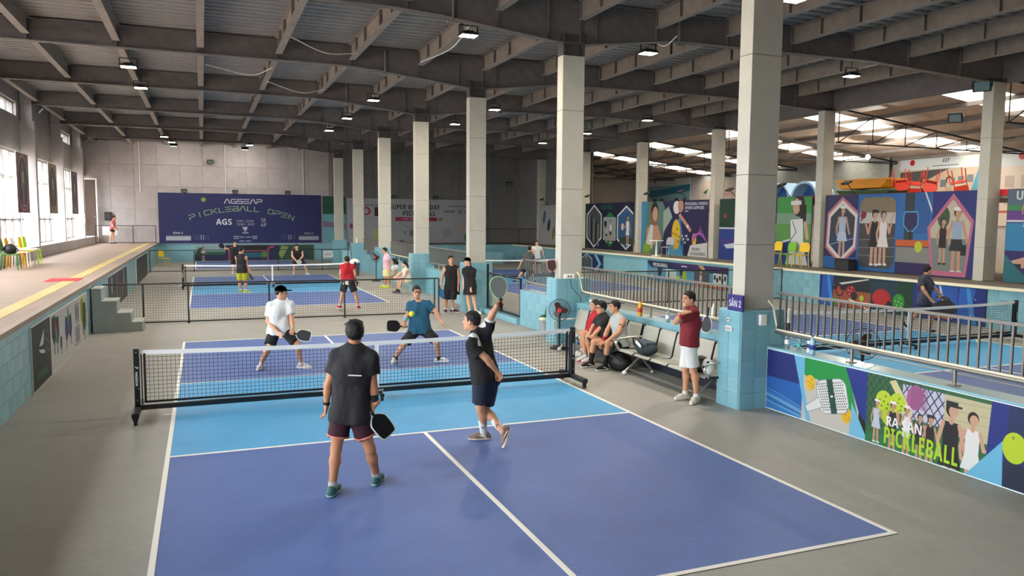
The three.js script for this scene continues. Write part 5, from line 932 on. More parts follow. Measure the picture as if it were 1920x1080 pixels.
// ---- posters on the pool wall under the window deck
panel('wall_poster', 'long white poster of paddles with a black pickleball logo square, nearest on the deck wall', 'poster', 6.15, 1.03, [-5.075, 0.52, -5.12], Math.PI / 2, 1536, (x, W, H) => {
  rect(x, '#d5d6d4', 0, 0, W, H); const q = W * 0.25; rect(x, '#1c2023', 0, 0, q, H); rect(x, '#1a3526', q * 0.02, H * 0.15, q * 0.2, H * 0.5);
  x.save(); x.translate(q * 0.68, H * 0.35); poly(x, '#dfe3e1', [[-q * 0.02, -H * 0.22], [-q * 0.32, H * 0.02], [-q * 0.1, H * 0.03]]); poly(x, '#dfe3e1', [[-q * 0.36, H * 0.06], [-q * 0.05, H * 0.12], [q * 0.02, H * 0.2], [-q * 0.25, H * 0.14]]); circ(x, '#2f3a3c', q * 0.12, 0, q * 0.17, 1.4); holes(x, '#8b9694', q * 0.12, 0, q * 0.18); x.restore();
  word(x, 'PICKLEBALL', '#2c8a46', q * 0.5, H * 0.82, H * 0.16, { max: q * 0.86 });
  const u = (i) => W * i; pad(x, '#20272c', '#2c4a44', u(0.31), H * 0.3, H * 0.24); pad(x, '#343030', '#1d6e62', u(0.36), H * 0.34, H * 0.24); circ(x, '#b63a3c', u(0.33), H * 0.25, H * 0.06, 2); circ(x, '#2f9ac0', u(0.35), H * 0.4, H * 0.06, 2); pad(x, '#3a3f3c', '#20231f', u(0.42), H * 0.62, H * 0.12);
  pad(x, '#2a3a7c', '#1d2a5c', u(0.53), H * 0.45, H * 0.22, 0.25); pad(x, '#2a3a7c', '#1d2a5c', u(0.6), H * 0.45, H * 0.22, -0.25); circ(x, '#4d9a4e', u(0.565), H * 0.24, H * 0.1, 2); rect(x, '#b5442c', u(0.562), H * 0.4, W * 0.008, H * 0.2);
  for (const [i, y] of [[0.71, 0.1], [0.71, 0.55]]) { rect(x, '#2b2e30', u(i) - 10, H * y, W * 0.1, 4); rect(x, '#2b2e30', u(i) - 10, H * (y + 0.36), W * 0.1, 4); for (let k = 0; k < 4; k++) rect(x, k % 2 ? '#3a4a78' : '#4a4f55', u(i) + k * W * 0.022, H * (y + 0.04), W * 0.014, H * 0.29); } for (let k = 0; k < 4; k++) rect(x, '#9c7c54', u(0.685), H * (0.56 + k * 0.1), W * 0.015, H * 0.06);
  pad(x, '#8fae3a', '#c4cf52', u(0.87), H * 0.35, H * 0.3, -0.1); pad(x, '#3d463c', '#262c26', u(0.92), H * 0.5, H * 0.3, 0.1); rect(x, '#a8862c', u(0.945), H * 0.1, W * 0.012, H * 0.6);
});
panel('wall_poster', 'dark poster of hanging paddles behind the grey steps', 'poster', 5.8, 1.05, [-5.075, 0.53, -15.3], Math.PI / 2, 640, (x, W, H) => { rect(x, '#3a4046', 0, 0, W, H); for (let i = 0; i < 9; i++) { rect(x, ['#5a4a6a', '#b3a8b8', '#2c3638', '#6d7280', '#a95a48', '#3b3e52'][i % 6], W * (0.05 + i * 0.105), H * 0.05, W * 0.055, H * (0.55 + 0.1 * (i % 3))); circ(x, ['#7b8f3a', '#8f3a3a', '#456a8a'][i % 3], W * (0.08 + i * 0.105), H * 0.75, W * 0.03, 1.6); } });
panel('wall_poster', 'dark poster of players beside the far fence on the deck wall', 'poster', 6.4, 1.05, [-5.075, 0.53, -25.7], Math.PI / 2, 512, (x, W, H) => { rect(x, '#33403c', 0, 0, W, H); for (let i = 0; i < 6; i++) { fig(x, W * (0.1 + i * 0.16), H * 0.98, H * 0.9, { top: ['#8a4a44', '#57606a', '#3d5a48'][i % 3], bottom: '#2a2a30', skin: '#a07a64' }); } });

// ---- end wall: tournament banner and neighbours
panel('tournament_banner', 'huge navy tournament banner with white and green lettering on the end wall', 'banner', 9.65, 3.1, [-0.23, 2.66, -39.9], 0, 2048, (x, W, H) => {
  rect(x, '#1e2566', 0, 0, W, H);
  circ(x, '#8fb04e', W * 0.265, H * 0.13, W * 0.014);
  const sp = (s, c, cx, cy, px, lw, arc) => { x.strokeStyle = c; x.lineWidth = lw; x.lineCap = 'round'; x.lineJoin = 'round'; const n = s.length; for (let i = 0; i < n; i++) { const t = (i - (n - 1) / 2), X = cx + t * px * 1.5, Y = cy + arc * t * t; x.save(); x.translate(X, Y); x.rotate(Math.atan2(2 * arc * t, px * 1.5)); x.scale(1.22, 1); glyph(x, s[i], px); x.restore(); } };
  function glyph(q, c, p) { const L = (...ps) => { q.beginPath(); ps.forEach(([a, b], i) => (i ? q.lineTo(a * p / 2, b * p / 2) : q.moveTo(a * p / 2, b * p / 2))); q.stroke(); };
    const T = { A: [[[-1, 1], [-0.2, -1], [0.3, -1], [1, 1]]], G: [[[1, -1], [-0.7, -1], [-1, 0], [-0.7, 1], [1, 1], [1, 0.1], [0.1, 0.1]]], S: [[[1, -1], [-0.9, -1], [-0.9, 0], [0.9, 0], [0.9, 1], [-1, 1]]], E: [[[1, -1], [-1, -1]], [[1, 0], [-1, 0]], [[1, 1], [-1, 1]]], P: [[[-1, 1], [-1, 0.1], [0.8, 0.1], [1, -0.4], [0.8, -1], [-1, -1]]], I: [[[0, -1], [0, 1]]], C: [[[1, -1], [-0.7, -1], [-1, 0], [-0.7, 1], [1, 1]]], K: [[[-0.9, -1], [-0.9, 1]], [[0.9, -1], [-0.4, 0], [0.9, 1]]], L: [[[-0.8, -1], [-0.8, 1], [0.9, 1]]], B: [[[-0.9, -1], [0.8, -1], [0.9, 0], [-0.9, 0], [-0.9, 1], [1, 1], [1, 0]]], O: [[[-0.7, -1], [0.7, -1], [1, 0], [0.7, 1], [-0.7, 1], [-1, 0], [-0.7, -1]]], N: [[[-0.9, 1], [-0.9, -1], [0.9, 1], [0.9, -1]]] };
    (T[c] ?? []).forEach((l) => L(...l)); }
  sp('AGSEAP', '#e4e6ea', W * 0.505, H * 0.155, H * 0.082, 9, 0); sp('PICKLEBALL OPEN', '#9fc391', W * 0.5, H * 0.3, H * 0.09, 9, 2.3);
  word(x, 'AGS', '#eef0f2', W * 0.385, H * 0.57, H * 0.16); word(x, '9:00 | 23/02', '#aab0bc', W * 0.515, H * 0.55, H * 0.06); word(x, '12:00 | 2025', '#aab0bc', W * 0.515, H * 0.615, H * 0.06); word(x, 'SE', '#d2d6dc', W * 0.628, H * 0.53, H * 0.1, { style: '' }); word(x, 'AP', '#d2d6dc', W * 0.628, H * 0.63, H * 0.1, { style: '' });
  poly(x, '#c5cad0', [[W * 0.495, H * 0.67], [W * 0.53, H * 0.67], [W * 0.522, H * 0.73], [W * 0.503, H * 0.73]]); rect(x, '#c5cad0', W * 0.508, H * 0.73, W * 0.009, H * 0.03); rect(x, '#9aa2ac', W * 0.495, H * 0.77, W * 0.036, H * 0.035);
  for (const [a, b] of [[0.44, 0.85], [0.44, 0.89], [0.475, 0.865], [0.515, 0.865], [0.555, 0.85], [0.555, 0.89], [0.475, 0.945], [0.515, 0.945]]) rect(x, '#aab1c0', W * a, H * b, W * 0.032, H * 0.022);
  word(x, 'BÂNG A', '#dfe2e8', W * 0.11, H * 0.79, H * 0.05); word(x, 'BÂNG B', '#b9bec8', W * 0.915, H * 0.8, H * 0.05); rect(x, '#c3c8d2', W * 0.04, H * 0.83, W * 0.145, H * 0.11); rect(x, '#4d5570', W * 0.04, H * 0.83, W * 0.145, H * 0.025); rect(x, '#a7aebd', W * 0.85, H * 0.84, W * 0.13, H * 0.1); rect(x, '#4d5570', W * 0.85, H * 0.84, W * 0.13, H * 0.022);
  for (const a of [0.2, 0.74]) for (let i = 0; i < 7; i++) rect(x, i === 3 || i === 4 ? '#9aa2b4' : '#4d587c', W * (a + i * 0.014), H * 0.83, W * 0.006, H * 0.1);
});
panel('court_mural', 'low mural of players, green balls and pink arches under the navy banner', 'mural', 7.2, 1.0, [0.5, 0.52, -39.94], 0, 1024, (x, W, H) => {
  rect(x, '#1c2c55', 0, 0, W, H); rect(x, '#93b7b6', 0, 0, W * 0.25, H * 0.55); rect(x, '#2c6b52', 0, H * 0.4, W * 0.25, H * 0.2); circ(x, '#17443c', W * 0.05, H * 0.45, W * 0.03, 1.4); fig(x, W * 0.07, H * 0.98, H * 0.9, { top: '#dfe6ea', bottom: '#3b4256', armL: [20, 90] });
  rect(x, '#15131f', W * 0.26, 0, W * 0.4, H * 0.3); for (const a of [0.28, 0.6]) { x.strokeStyle = '#b24a76'; x.lineWidth = W * 0.018; x.beginPath(); x.moveTo(W * a, H); x.lineTo(W * a, H * 0.4); x.quadraticCurveTo(W * a, H * 0.12, W * (a + 0.05), H * 0.12); x.stroke(); } rect(x, '#1f6f86', W * 0.4, H * 0.5, W * 0.2, H * 0.3);
  for (let i = 0; i < 16; i++) rect(x, '#c2565c', W * (0.33 + i * 0.0165), H * 0.32, W * 0.011, H * 0.1); for (const a of [0.35, 0.57]) { circ(x, '#5f9a3e', W * a, H * 0.62, H * 0.2); holes(x, '#3c6a28', W * a, H * 0.62, H * 0.2); }
  rect(x, '#2d5c4a', W * 0.7, 0, W * 0.3, H); poly(x, '#9fb06a', [[W * 0.72, H * 0.05], [W * 0.78, H * 0.12], [W * 0.72, H * 0.9], [W * 0.69, H * 0.6]]); fig(x, W * 0.82, H * 0.98, H * 0.9, { top: '#24406a', bottom: '#2b3f66', spread: 12 }); poly(x, '#1f3560', [[W * 0.86, H * 0.2], [W * 0.96, H * 0.8], [W * 0.8, H * 0.9]]);
});
panel('wall_banner', 'green court photograph banner between the navy banner and the white sponsor banner', 'banner', 1.55, 3.1, [5.42, 2.62, -39.92], 0, 256, (x, W, H) => { rect(x, '#6fb3bd', 0, 0, W, H); rect(x, '#12533f', 0, 0, W, H * 0.38); rect(x, '#1c6b4e', 0, H * 0.1, W, H * 0.03); poly(x, '#8f7590', [[0, H * 0.52], [W, H * 0.6], [W, H * 0.7], [0, H * 0.64]]); fig(x, W * 0.7, H * 0.5, H * 0.36, { top: '#17415c', bottom: '#12324c', skin: '#24586e', shoe: '#12324c', hair: '#16304a' }); });
panel('sponsor_banner', 'white banner reading SUPER WEDNESDAY PICKLEBALL behind the column row', 'banner', 9.7, 3.0, [11.1, 2.52, -39.9], 0, 1600, (x, W, H) => {
  rect(x, '#b9bcc3', 0, 0, W, H); word(x, 'BAN TÔ CHÚC', '#3a3d44', W * 0.17, H * 0.14, H * 0.05); circ(x, '#b8382c', W * 0.13, H * 0.27, H * 0.09); circ(x, '#b9bcc3', W * 0.125, H * 0.27, H * 0.06); rect(x, '#1d1c1e', W * 0.185, H * 0.18, W * 0.11, H * 0.2); rect(x, '#6d6d6d', W * 0.21, H * 0.26, W * 0.06, H * 0.03);
  word(x, 'SUPER WEDNESDAY', '#1c1f28', W * 0.47, H * 0.17, H * 0.15, { max: W * 0.36 }); word(x, 'PICKLEBALL', '#1c1f28', W * 0.5, H * 0.31, H * 0.15, { max: W * 0.24 }); rect(x, '#b3164c', W * 0.33, H * 0.4, W * 0.3, H * 0.085); word(x, 'V CUP LÂN THÚ NHÂT', '#eec4d2', W * 0.46, H * 0.443, H * 0.055); rect(x, '#6c9a45', W * 0.64, H * 0.41, W * 0.025, H * 0.07);
  x.strokeStyle = '#8d9299'; x.lineWidth = 6; x.beginPath(); x.moveTo(W * 0.37, H * 0.52); x.lineTo(W * 0.47, H * 0.75); x.lineTo(W * 0.56, H * 0.52); x.stroke();
  x.strokeStyle = '#1d1d1d'; x.lineWidth = 5; for (let i = 0; i < 6; i++) { x.beginPath(); x.moveTo(W * 0.43, H * (0.72 + i * 0.015)); x.lineTo(W * 0.5, H * (0.64 + i * 0.05)); x.stroke(); } circ(x, '#1d1d1d', W * 0.525, H * 0.77, H * 0.112); circ(x, '#bcc52e', W * 0.525, H * 0.77, H * 0.1); holes(x, '#1f2210', W * 0.525, H * 0.77, H * 0.1); word(x, 'X', '#2a2b2f', W * 0.395, H * 0.75, H * 0.1, { style: 'italic' }); word(x, 'AU', '#2a2b2f', W * 0.375, H * 0.94, H * 0.08);
  circ(x, '#7e4d96', W * 0.03, H * 0.6, H * 0.06); circ(x, '#8fb23c', W * 0.075, H * 0.78, H * 0.14, 1.1); circ(x, '#5e7a23', W * 0.07, H * 0.66, H * 0.03); circ(x, '#c6cf8a', W * 0.2, H * 0.78, H * 0.1, 1.4); rect(x, '#6b5236', W * 0.175, H * 0.93, W * 0.07, H * 0.03); circ(x, '#6f5138', W * 0.25, H * 0.62, H * 0.03, 0.8);
  word(x, 'DON VI DÔNG HÀNH', '#33363c', W * 0.79, H * 0.14, H * 0.05); word(x, 'VNDAR', '#2e3550', W * 0.72, H * 0.26, H * 0.08); circ(x, '#2f3348', W * 0.8, H * 0.26, H * 0.045); circ(x, '#b9bcc3', W * 0.8, H * 0.26, H * 0.03); word(x, 'NOVAGAME', '#43464e', W * 0.885, H * 0.27, H * 0.06);
  circ(x, '#cdb98a', W * 0.8, H * 0.66, H * 0.06, 1.3); circ(x, '#2f7a32', W * 0.86, H * 0.85, H * 0.09, 1.5); circ(x, '#37883a', W * 0.87, H * 0.68, H * 0.07, 1.4); circ(x, '#6a4f9a', W * 0.93, H * 0.72, H * 0.06, 1.6); circ(x, '#bb9a63', W * 0.92, H * 0.87, H * 0.085); holes(x, '#1f1810', W * 0.92, H * 0.87, H * 0.1); circ(x, '#a9adb4', W * 0.7, H * 0.75, H * 0.12);
});

// ---- boards on the pool wall of the right courts
panel('pool_mural', 'blue mural of red paddles and green balls low on the right pool wall', 'mural', 5.9, 0.98, [16.38, 0.51, -5.5], -Math.PI / 2, 1280, (x, W, H) => {
  rect(x, '#0d2d86', 0, 0, W, H); for (const a of [0.02, 0.87]) { poly(x, '#1d64c4', [[W * a, 0], [W * (a + 0.08), 0], [W * (a + 0.05), H], [W * (a - 0.01), H]]); poly(x, '#3f97e4', [[W * (a + 0.03), 0], [W * (a + 0.05), 0], [W * (a + 0.09), H], [W * (a + 0.06), H]]); circ(x, '#cfe4ff', W * (a + 0.08), H * 0.3, 4); circ(x, '#cfe4ff', W * (a + 0.06), H * 0.75, 4); }
  rect(x, '#1f2c36', W * 0.1, 0, W * 0.26, H * 0.5); rect(x, '#a85a3c', W * 0.1, H * 0.45, W * 0.26, H * 0.55); poly(x, '#e8e2d8', [[W * 0.14, H * 0.22], [W * 0.34, 0], [W * 0.345, H * 0.04], [W * 0.15, H * 0.28]]); poly(x, '#e8e2d8', [[W * 0.22, H * 0.7], [W * 0.36, H], [W * 0.34, H], [W * 0.21, H * 0.74]]);
  x.strokeStyle = '#15161a'; x.lineWidth = 9; x.beginPath(); x.ellipse(W * 0.145, H * 0.45, W * 0.025, H * 0.2, -0.3, 0, 7); x.stroke(); circ(x, '#c23a3a', W * 0.14, H * 0.42, W * 0.012, 1.3); circ(x, '#a31c26', W * 0.225, H * 0.45, W * 0.033, 0.9); holes(x, '#f0c8c8', W * 0.225, H * 0.45, W * 0.035); circ(x, '#1e2230', W * 0.25, H * 0.6, W * 0.022, 1); circ(x, '#b4d23a', W * 0.3, H * 0.65, W * 0.014, 1.2); circ(x, '#4a9a2a', W * 0.115, H * 0.85, W * 0.022, 1);
  rect(x, '#17404e', W * 0.36, 0, W * 0.24, H); rect(x, '#123f2c', W * 0.52, 0, W * 0.1, H); circ(x, '#b5262c', W * 0.43, H * 0.6, W * 0.06, 0.9); circ(x, '#1b1c20', W * 0.43, H * 0.78, W * 0.07, 0.5); circ(x, '#c42a30', W * 0.42, H * 0.58, W * 0.05, 0.8); circ(x, '#2f9a36', W * 0.535, H * 0.62, W * 0.036, 1.15); holes(x, '#b6e6a8', W * 0.535, H * 0.62, W * 0.036);
  rect(x, '#1b5cb8', W * 0.64, 0, W * 0.22, H * 0.6); poly(x, '#dbe6f2', [[W * 0.76, 0], [W * 0.77, 0], [W * 0.8, H * 0.6], [W * 0.79, H * 0.6]]); circ(x, '#30549c', W * 0.72, H * 0.5, W * 0.035, 1.2); circ(x, '#16181e', W * 0.8, H * 0.62, W * 0.06, 0.6); circ(x, '#2a2a2e', W * 0.72, H * 0.7, W * 0.045, 0.6); rect(x, '#c9742a', W * 0.7, H * 0.82, W * 0.14, H * 0.12);
}, M.dark);
panel('pool_mural', 'mural strip with a navy PICKLEBALL heading seen through the bench railing', 'mural', 5.9, 0.88, [16.38, 0.47, -16.25], -Math.PI / 2, 1024, (x, W, H) => {
  rect(x, '#5aa3c4', 0, 0, W, H); rect(x, '#1c2a55', 0, 0, W, H * 0.33); poly(x, '#2f8fc0', [[0, H * 0.1], [W * 0.06, H * 0.33], [0, H * 0.33]]); word(x, 'PICKLEBALL', '#f2f4f4', W * 0.18, H * 0.18, H * 0.24); rect(x, '#3f2463', W * 0.36, 0, W * 0.64, H * 0.22); rect(x, '#e4e0ea', W * 0.46, H * 0.1, W * 0.07, H * 0.06); poly(x, '#c9a46a', [[W * 0.66, 0], [W * 0.72, 0], [W * 0.76, H * 0.24], [W * 0.72, H * 0.24]]); poly(x, '#17233f', [[W * 0.14, H * 0.3], [W * 0.22, H * 0.3], [W * 0.19, H * 0.75], [W * 0.16, H * 0.75]]);
  fig(x, W * 0.07, H * 1.1, H * 0.8, { top: '#b88078', bottom: '#dfd8d4' }); rect(x, '#cbe2dc', W * 0.26, H * 0.35, W * 0.14, H * 0.5); circ(x, '#c9d22c', W * 0.42, H * 0.8, H * 0.18); circ(x, '#9cc92c', W * 0.5, H * 0.6, H * 0.2, 1.3); circ(x, '#26312c', W * 0.46, H * 0.45, H * 0.12, 1.5); rect(x, '#4c5560', W * 0.62, H * 0.25, W * 0.18, H * 0.75); fig(x, W * 0.7, H * 1.15, H * 0.85, { top: '#d8d2c8', cap: '#f0f0ea', bottom: '#c9a' }); rect(x, '#dfe5e2', W * 0.84, H * 0.3, W * 0.15, H * 0.6); for (let i = 0; i < 5; i++) circ(x, '#1f2c30', W * (0.86 + i * 0.028), H * (0.5 + 0.1 * (i % 2)), W * 0.012, 1.5); rect(x, '#d8703a', W * 0.62, H * 0.9, W * 0.38, H * 0.1);
}, M.dark);
panel('pool_mural', 'navy mural with white hexagon beside the grey column above the fan', 'mural', 3.0, 0.9, [16.38, 0.48, -25.0], -Math.PI / 2, 384, (x, W, H) => { rect(x, '#182a5c', 0, 0, W, H); poly(x, '#7fc4e6', [[W * 0.68, 0], [W * 0.78, 0], [W * 0.95, H * 0.5], [W * 0.76, H], [W * 0.66, H], [W * 0.85, H * 0.5]]); poly(x, '#3b5a66', [[W * 0.2, H * 0.25], [W * 0.4, 0], [W * 0.6, H * 0.25], [W * 0.6, H], [W * 0.2, H]], '#e9eef2', 6); circ(x, '#2a6cc4', W * 0.1, H * 0.2, H * 0.25); fig(x, W * 0.38, H * 1.1, H * 0.95, { top: '#22262c', cap: '#f0f0ee', bottom: '#1c2026' }); }, M.dark);

// ---- tall murals on the right walkway
const tall = (label, z0, z1, px, draw) => panel('tall_mural', label, 'mural', z1 - z0, 2.56, [18.05, DECKR + 1.3, (z0 + z1) / 2], -Math.PI / 2, px, draw, M.dark);
tall('white paddle board on the dark far walkway', -35.2, -29.6, 384, (x, W, H) => { rect(x, '#c5c6c2', 0, 0, W, H); for (let i = 0; i < 7; i++) { circ(x, ['#2f6f93', '#3a3e44', '#8a9a3a', '#5a8fb0'][i % 4], W * (0.1 + i * 0.13), H * (0.3 + 0.2 * (i % 3)), W * 0.035, 2.2, 0.3); } rect(x, '#1c2a66', W * 0.74, H * 0.25, W * 0.12, H * 0.18); rect(x, '#7d3d3a', W * 0.8, H * 0.1, W * 0.12, H * 0.06); });
tall('dark mural with white hexagon frames reading LETS GO', -28.8, -23.4, 768, (x, W, H) => {
  rect(x, '#161d3a', 0, 0, W, H); rect(x, '#14402f', 0, 0, W * 0.08, H); const hex = (a, b, w, h, f) => poly(x, f, [[a, b - h], [a + w, b - h * 0.55], [a + w, b + h * 0.55], [a, b + h], [a - w, b + h * 0.55], [a - w, b - h * 0.55]], '#e8ebea', W * 0.018);
  hex(W * 0.2, H * 0.5, W * 0.16, H * 0.46, '#4c5450'); for (let i = 0; i < 5; i++) rect(x, i % 2 ? '#1e2624' : '#7b8480', W * (0.08 + i * 0.05), H * (0.25 + 0.05 * i), W * 0.03, H * 0.5); poly(x, '#127a3c', [[W * 0.54, H * 0.18], [W * 0.64, H * 0.3], [W * 0.44, H * 0.3]]); poly(x, '#127a3c', [[W * 0.54, H * 0.95], [W * 0.64, H * 0.8], [W * 0.44, H * 0.8]]); x.fillStyle = '#9aa8a8'; x.beginPath(); x.roundRect(W * 0.4, H * 0.3, W * 0.27, H * 0.5, 16); x.fill(); fig(x, W * 0.56, H * 0.86, H * 0.5, { top: '#e8e6e2', bottom: '#35383e' }); pad(x, '#1d1f24', '#16181c', W * 0.45, H * 0.45, W * 0.03); fig(x, W * 0.47, H * 0.84, H * 0.36, { top: '#b9c4c8' });
  hex(W * 0.87, H * 0.52, W * 0.17, H * 0.44, '#34618a'); rect(x, '#2c4a38', W * 0.74, H * 0.72, W * 0.26, H * 0.14); fig(x, W * 0.9, H * 0.88, H * 0.62, { top: '#e9eaea', bottom: '#e6e7e7', skirt: 1, armL: [-22, 62] }); circ(x, '#e6c9c0', W * 0.8, H * 0.5, W * 0.025, 1.4); word(x, "LET'S GO", '#15774a', W * 0.47, H * 0.09, H * 0.12);
});
tall('mural of a woman with paddle reading PICKLEBALL PADDLE SPORTS SUPPLIES', -22.6, -17.0, 900, (x, W, H) => {
  rect(x, '#221d4e', 0, 0, W, H); rect(x, '#3f94bd', 0, 0, W * 0.1, H); poly(x, '#5f7f73', [[W * 0.1, 0], [W * 0.34, 0], [W * 0.44, H * 0.3], [W * 0.3, H], [W * 0.04, H]]); poly(x, '#9fb3a6', [[W * 0.36, H * 0.2], [W * 0.44, H * 0.1], [W * 0.5, H * 0.3], [W * 0.36, H * 0.6]]);
  circ(x, '#2a1c16', W * 0.22, H * 0.2, W * 0.06, 1.5); poly(x, '#8f6b48', [[W * 0.17, H * 0.2], [W * 0.27, H * 0.16], [W * 0.26, H * 0.55], [W * 0.15, H * 0.55]]); circ(x, '#cfa086', W * 0.23, H * 0.24, W * 0.042, 1.5); poly(x, '#c99a7a', [[W * 0.1, H * 0.5], [W * 0.27, H * 0.45], [W * 0.34, H * 0.7], [W * 0.2, H * 0.85], [W * 0.08, H * 0.8]]); poly(x, '#d8e1d6', [[W * 0.15, H * 0.45], [W * 0.2, H * 0.45], [W * 0.19, H * 0.9], [W * 0.06, H]]); poly(x, '#8ab02c', [[W * 0.05, H * 0.8], [W * 0.18, H * 0.85], [W * 0.14, H], [W * 0.03, H]]);
  poly(x, '#2f7db4', [[W * 0.52, H * 0.4], [W * 0.62, H * 0.3], [W * 0.68, H * 0.9], [W * 0.6, H], [W * 0.46, H]]); poly(x, '#4aa5cc', [[W * 0.5, H * 0.68], [W * 0.58, H * 0.66], [W * 0.68, H], [W * 0.42, H]]); circ(x, '#e8e6e2', W * 0.56, H * 0.12, W * 0.05, 1.1); circ(x, '#c4907a', W * 0.62, H * 0.1, W * 0.04, 1.3); x.strokeStyle = '#c9947c'; x.lineWidth = W * 0.035; x.beginPath(); x.moveTo(W * 0.6, H * 0.25); x.lineTo(W * 0.7, H * 0.42); x.lineTo(W * 0.77, H * 0.55); x.stroke(); rect(x, '#efece8', W * 0.71, H * 0.44, W * 0.03, H * 0.05);
  circ(x, '#e9c02c', W * 0.56, H * 0.62, W * 0.065, 1.95); holes(x, '#5f4a10', W * 0.56, H * 0.62, W * 0.085); circ(x, '#e9c02c', W * 0.82, H * 0.7, W * 0.03, 1.7); for (let i = 0; i < 12; i++) { x.strokeStyle = ['#d14fa0', '#8a3aa8', '#c77ad0'][i % 3]; x.lineWidth = 4; x.beginPath(); x.moveTo(W * 0.8, H * (0.75 - i * 0.01)); x.quadraticCurveTo(W * 0.88, H * (0.6 - i * 0.01), W * (0.9 + 0.01 * i), H * (0.45 + 0.03 * i)); x.stroke(); } poly(x, '#d9dcd9', [[W * 0.77, H * 0.8], [W, H * 0.74], [W, H], [W * 0.73, H]]); for (let i = 0; i < 14; i++) rect(x, ['#e8e8ea', '#20222c', '#6f86b0'][i % 3], W * (0.64 + (i % 5) * 0.022), H * (0.62 + Math.floor(i / 5) * 0.06), W * 0.018, H * 0.04);
  word(x, 'PICKLEBALL PADDLE', '#e4e6ea', W * 0.68, H * 0.06, H * 0.07, { align: 'left', max: W * 0.34 }); word(x, 'SPORTS SUPPLIES', '#e4e6ea', W * 0.68, H * 0.135, H * 0.07, { align: 'left', max: W * 0.34 }); rect(x, '#e8e8ea', W * 0.68, H * 0.185, W * 0.05, H * 0.015); word(x, 'SPORTS', '#1c2630', W * 0.79, H * 0.87, H * 0.07, { align: 'left' }); word(x, 'ACCESSORIES', '#1c2630', W * 0.77, H * 0.95, H * 0.07, { align: 'left', max: W * 0.23 });
});
tall('mural of a green court and a woman in a white visor', -16.2, -10.75, 900, (x, W, H) => {
  rect(x, '#143d30', 0, 0, W * 0.45, H * 0.5); rect(x, '#1f3f8c', 0, H * 0.5, W * 0.5, H * 0.5); rect(x, '#d5e0e4', 0, H * 0.47, W * 0.45, H * 0.025); rect(x, '#4a3a86', 0, H * 0.66, W * 0.4, H * 0.08); poly(x, '#cfe0e8', [[W * 0.06, H * 0.76], [W * 0.2, H * 0.72], [W * 0.24, H * 0.8], [W * 0.1, H * 0.82]]); circ(x, '#9a3f2c', W * 0.07, H * 0.28, W * 0.02);
  poly(x, '#3a1d66', [[W * 0.4, H * 0.2], [W * 0.66, H * 0.22], [W * 0.66, H * 0.7], [W * 0.4, H]]); rect(x, '#3f9a4c', W * 0.66, 0, W * 0.34, H * 0.3); rect(x, '#7fa58a', W * 0.66, H * 0.24, W * 0.34, H * 0.16); rect(x, '#5f9a4c', W * 0.62, H * 0.4, W * 0.38, H * 0.28); rect(x, '#2a4a96', W * 0.5, H * 0.66, W * 0.5, H * 0.34); poly(x, '#e4eaea', [[W * 0.6, H * 0.72], [W * 0.8, H * 0.62], [W * 0.81, H * 0.64], [W * 0.6, H * 0.76]]);
  x.strokeStyle = '#c9a08a'; x.lineWidth = W * 0.04; x.beginPath(); x.moveTo(W * 0.5, H * 0.3); x.lineTo(W * 0.6, H * 0.42); x.lineTo(W * 0.57, H * 0.7); x.moveTo(W * 0.5, H * 0.5); x.lineTo(W * 0.55, H * 0.8); x.lineTo(W * 0.62, H); x.stroke(); pad(x, '#2c4a6a', '#7f97b4', W * 0.63, H * 0.6, W * 0.035);
  circ(x, '#1c1614', W * 0.88, H * 0.13, W * 0.055, 1.4); circ(x, '#d9ad95', W * 0.855, H * 0.14, W * 0.036, 1.5); rect(x, '#eef0f2', W * 0.8, H * 0.06, W * 0.1, H * 0.06); poly(x, '#1c1614', [[W * 0.88, H * 0.12], [W * 0.95, H * 0.12], [W * 0.95, H * 0.42], [W * 0.9, H * 0.38]]); poly(x, '#eceef0', [[W * 0.8, H * 0.34], [W * 0.92, H * 0.32], [W * 0.93, H * 0.7], [W * 0.98, H], [W * 0.76, H], [W * 0.81, H * 0.66]]); x.strokeStyle = '#d9ad95'; x.lineWidth = W * 0.03; x.beginPath(); x.moveTo(W * 0.94, H * 0.36); x.lineTo(W * 0.97, H * 0.62); x.stroke(); x.strokeStyle = '#22262c'; x.lineWidth = 5; x.beginPath(); x.moveTo(W * 0.82, H * 0.36); x.lineTo(W * 0.86, H * 0.52); x.lineTo(W * 0.8, H * 0.66); x.stroke();
});
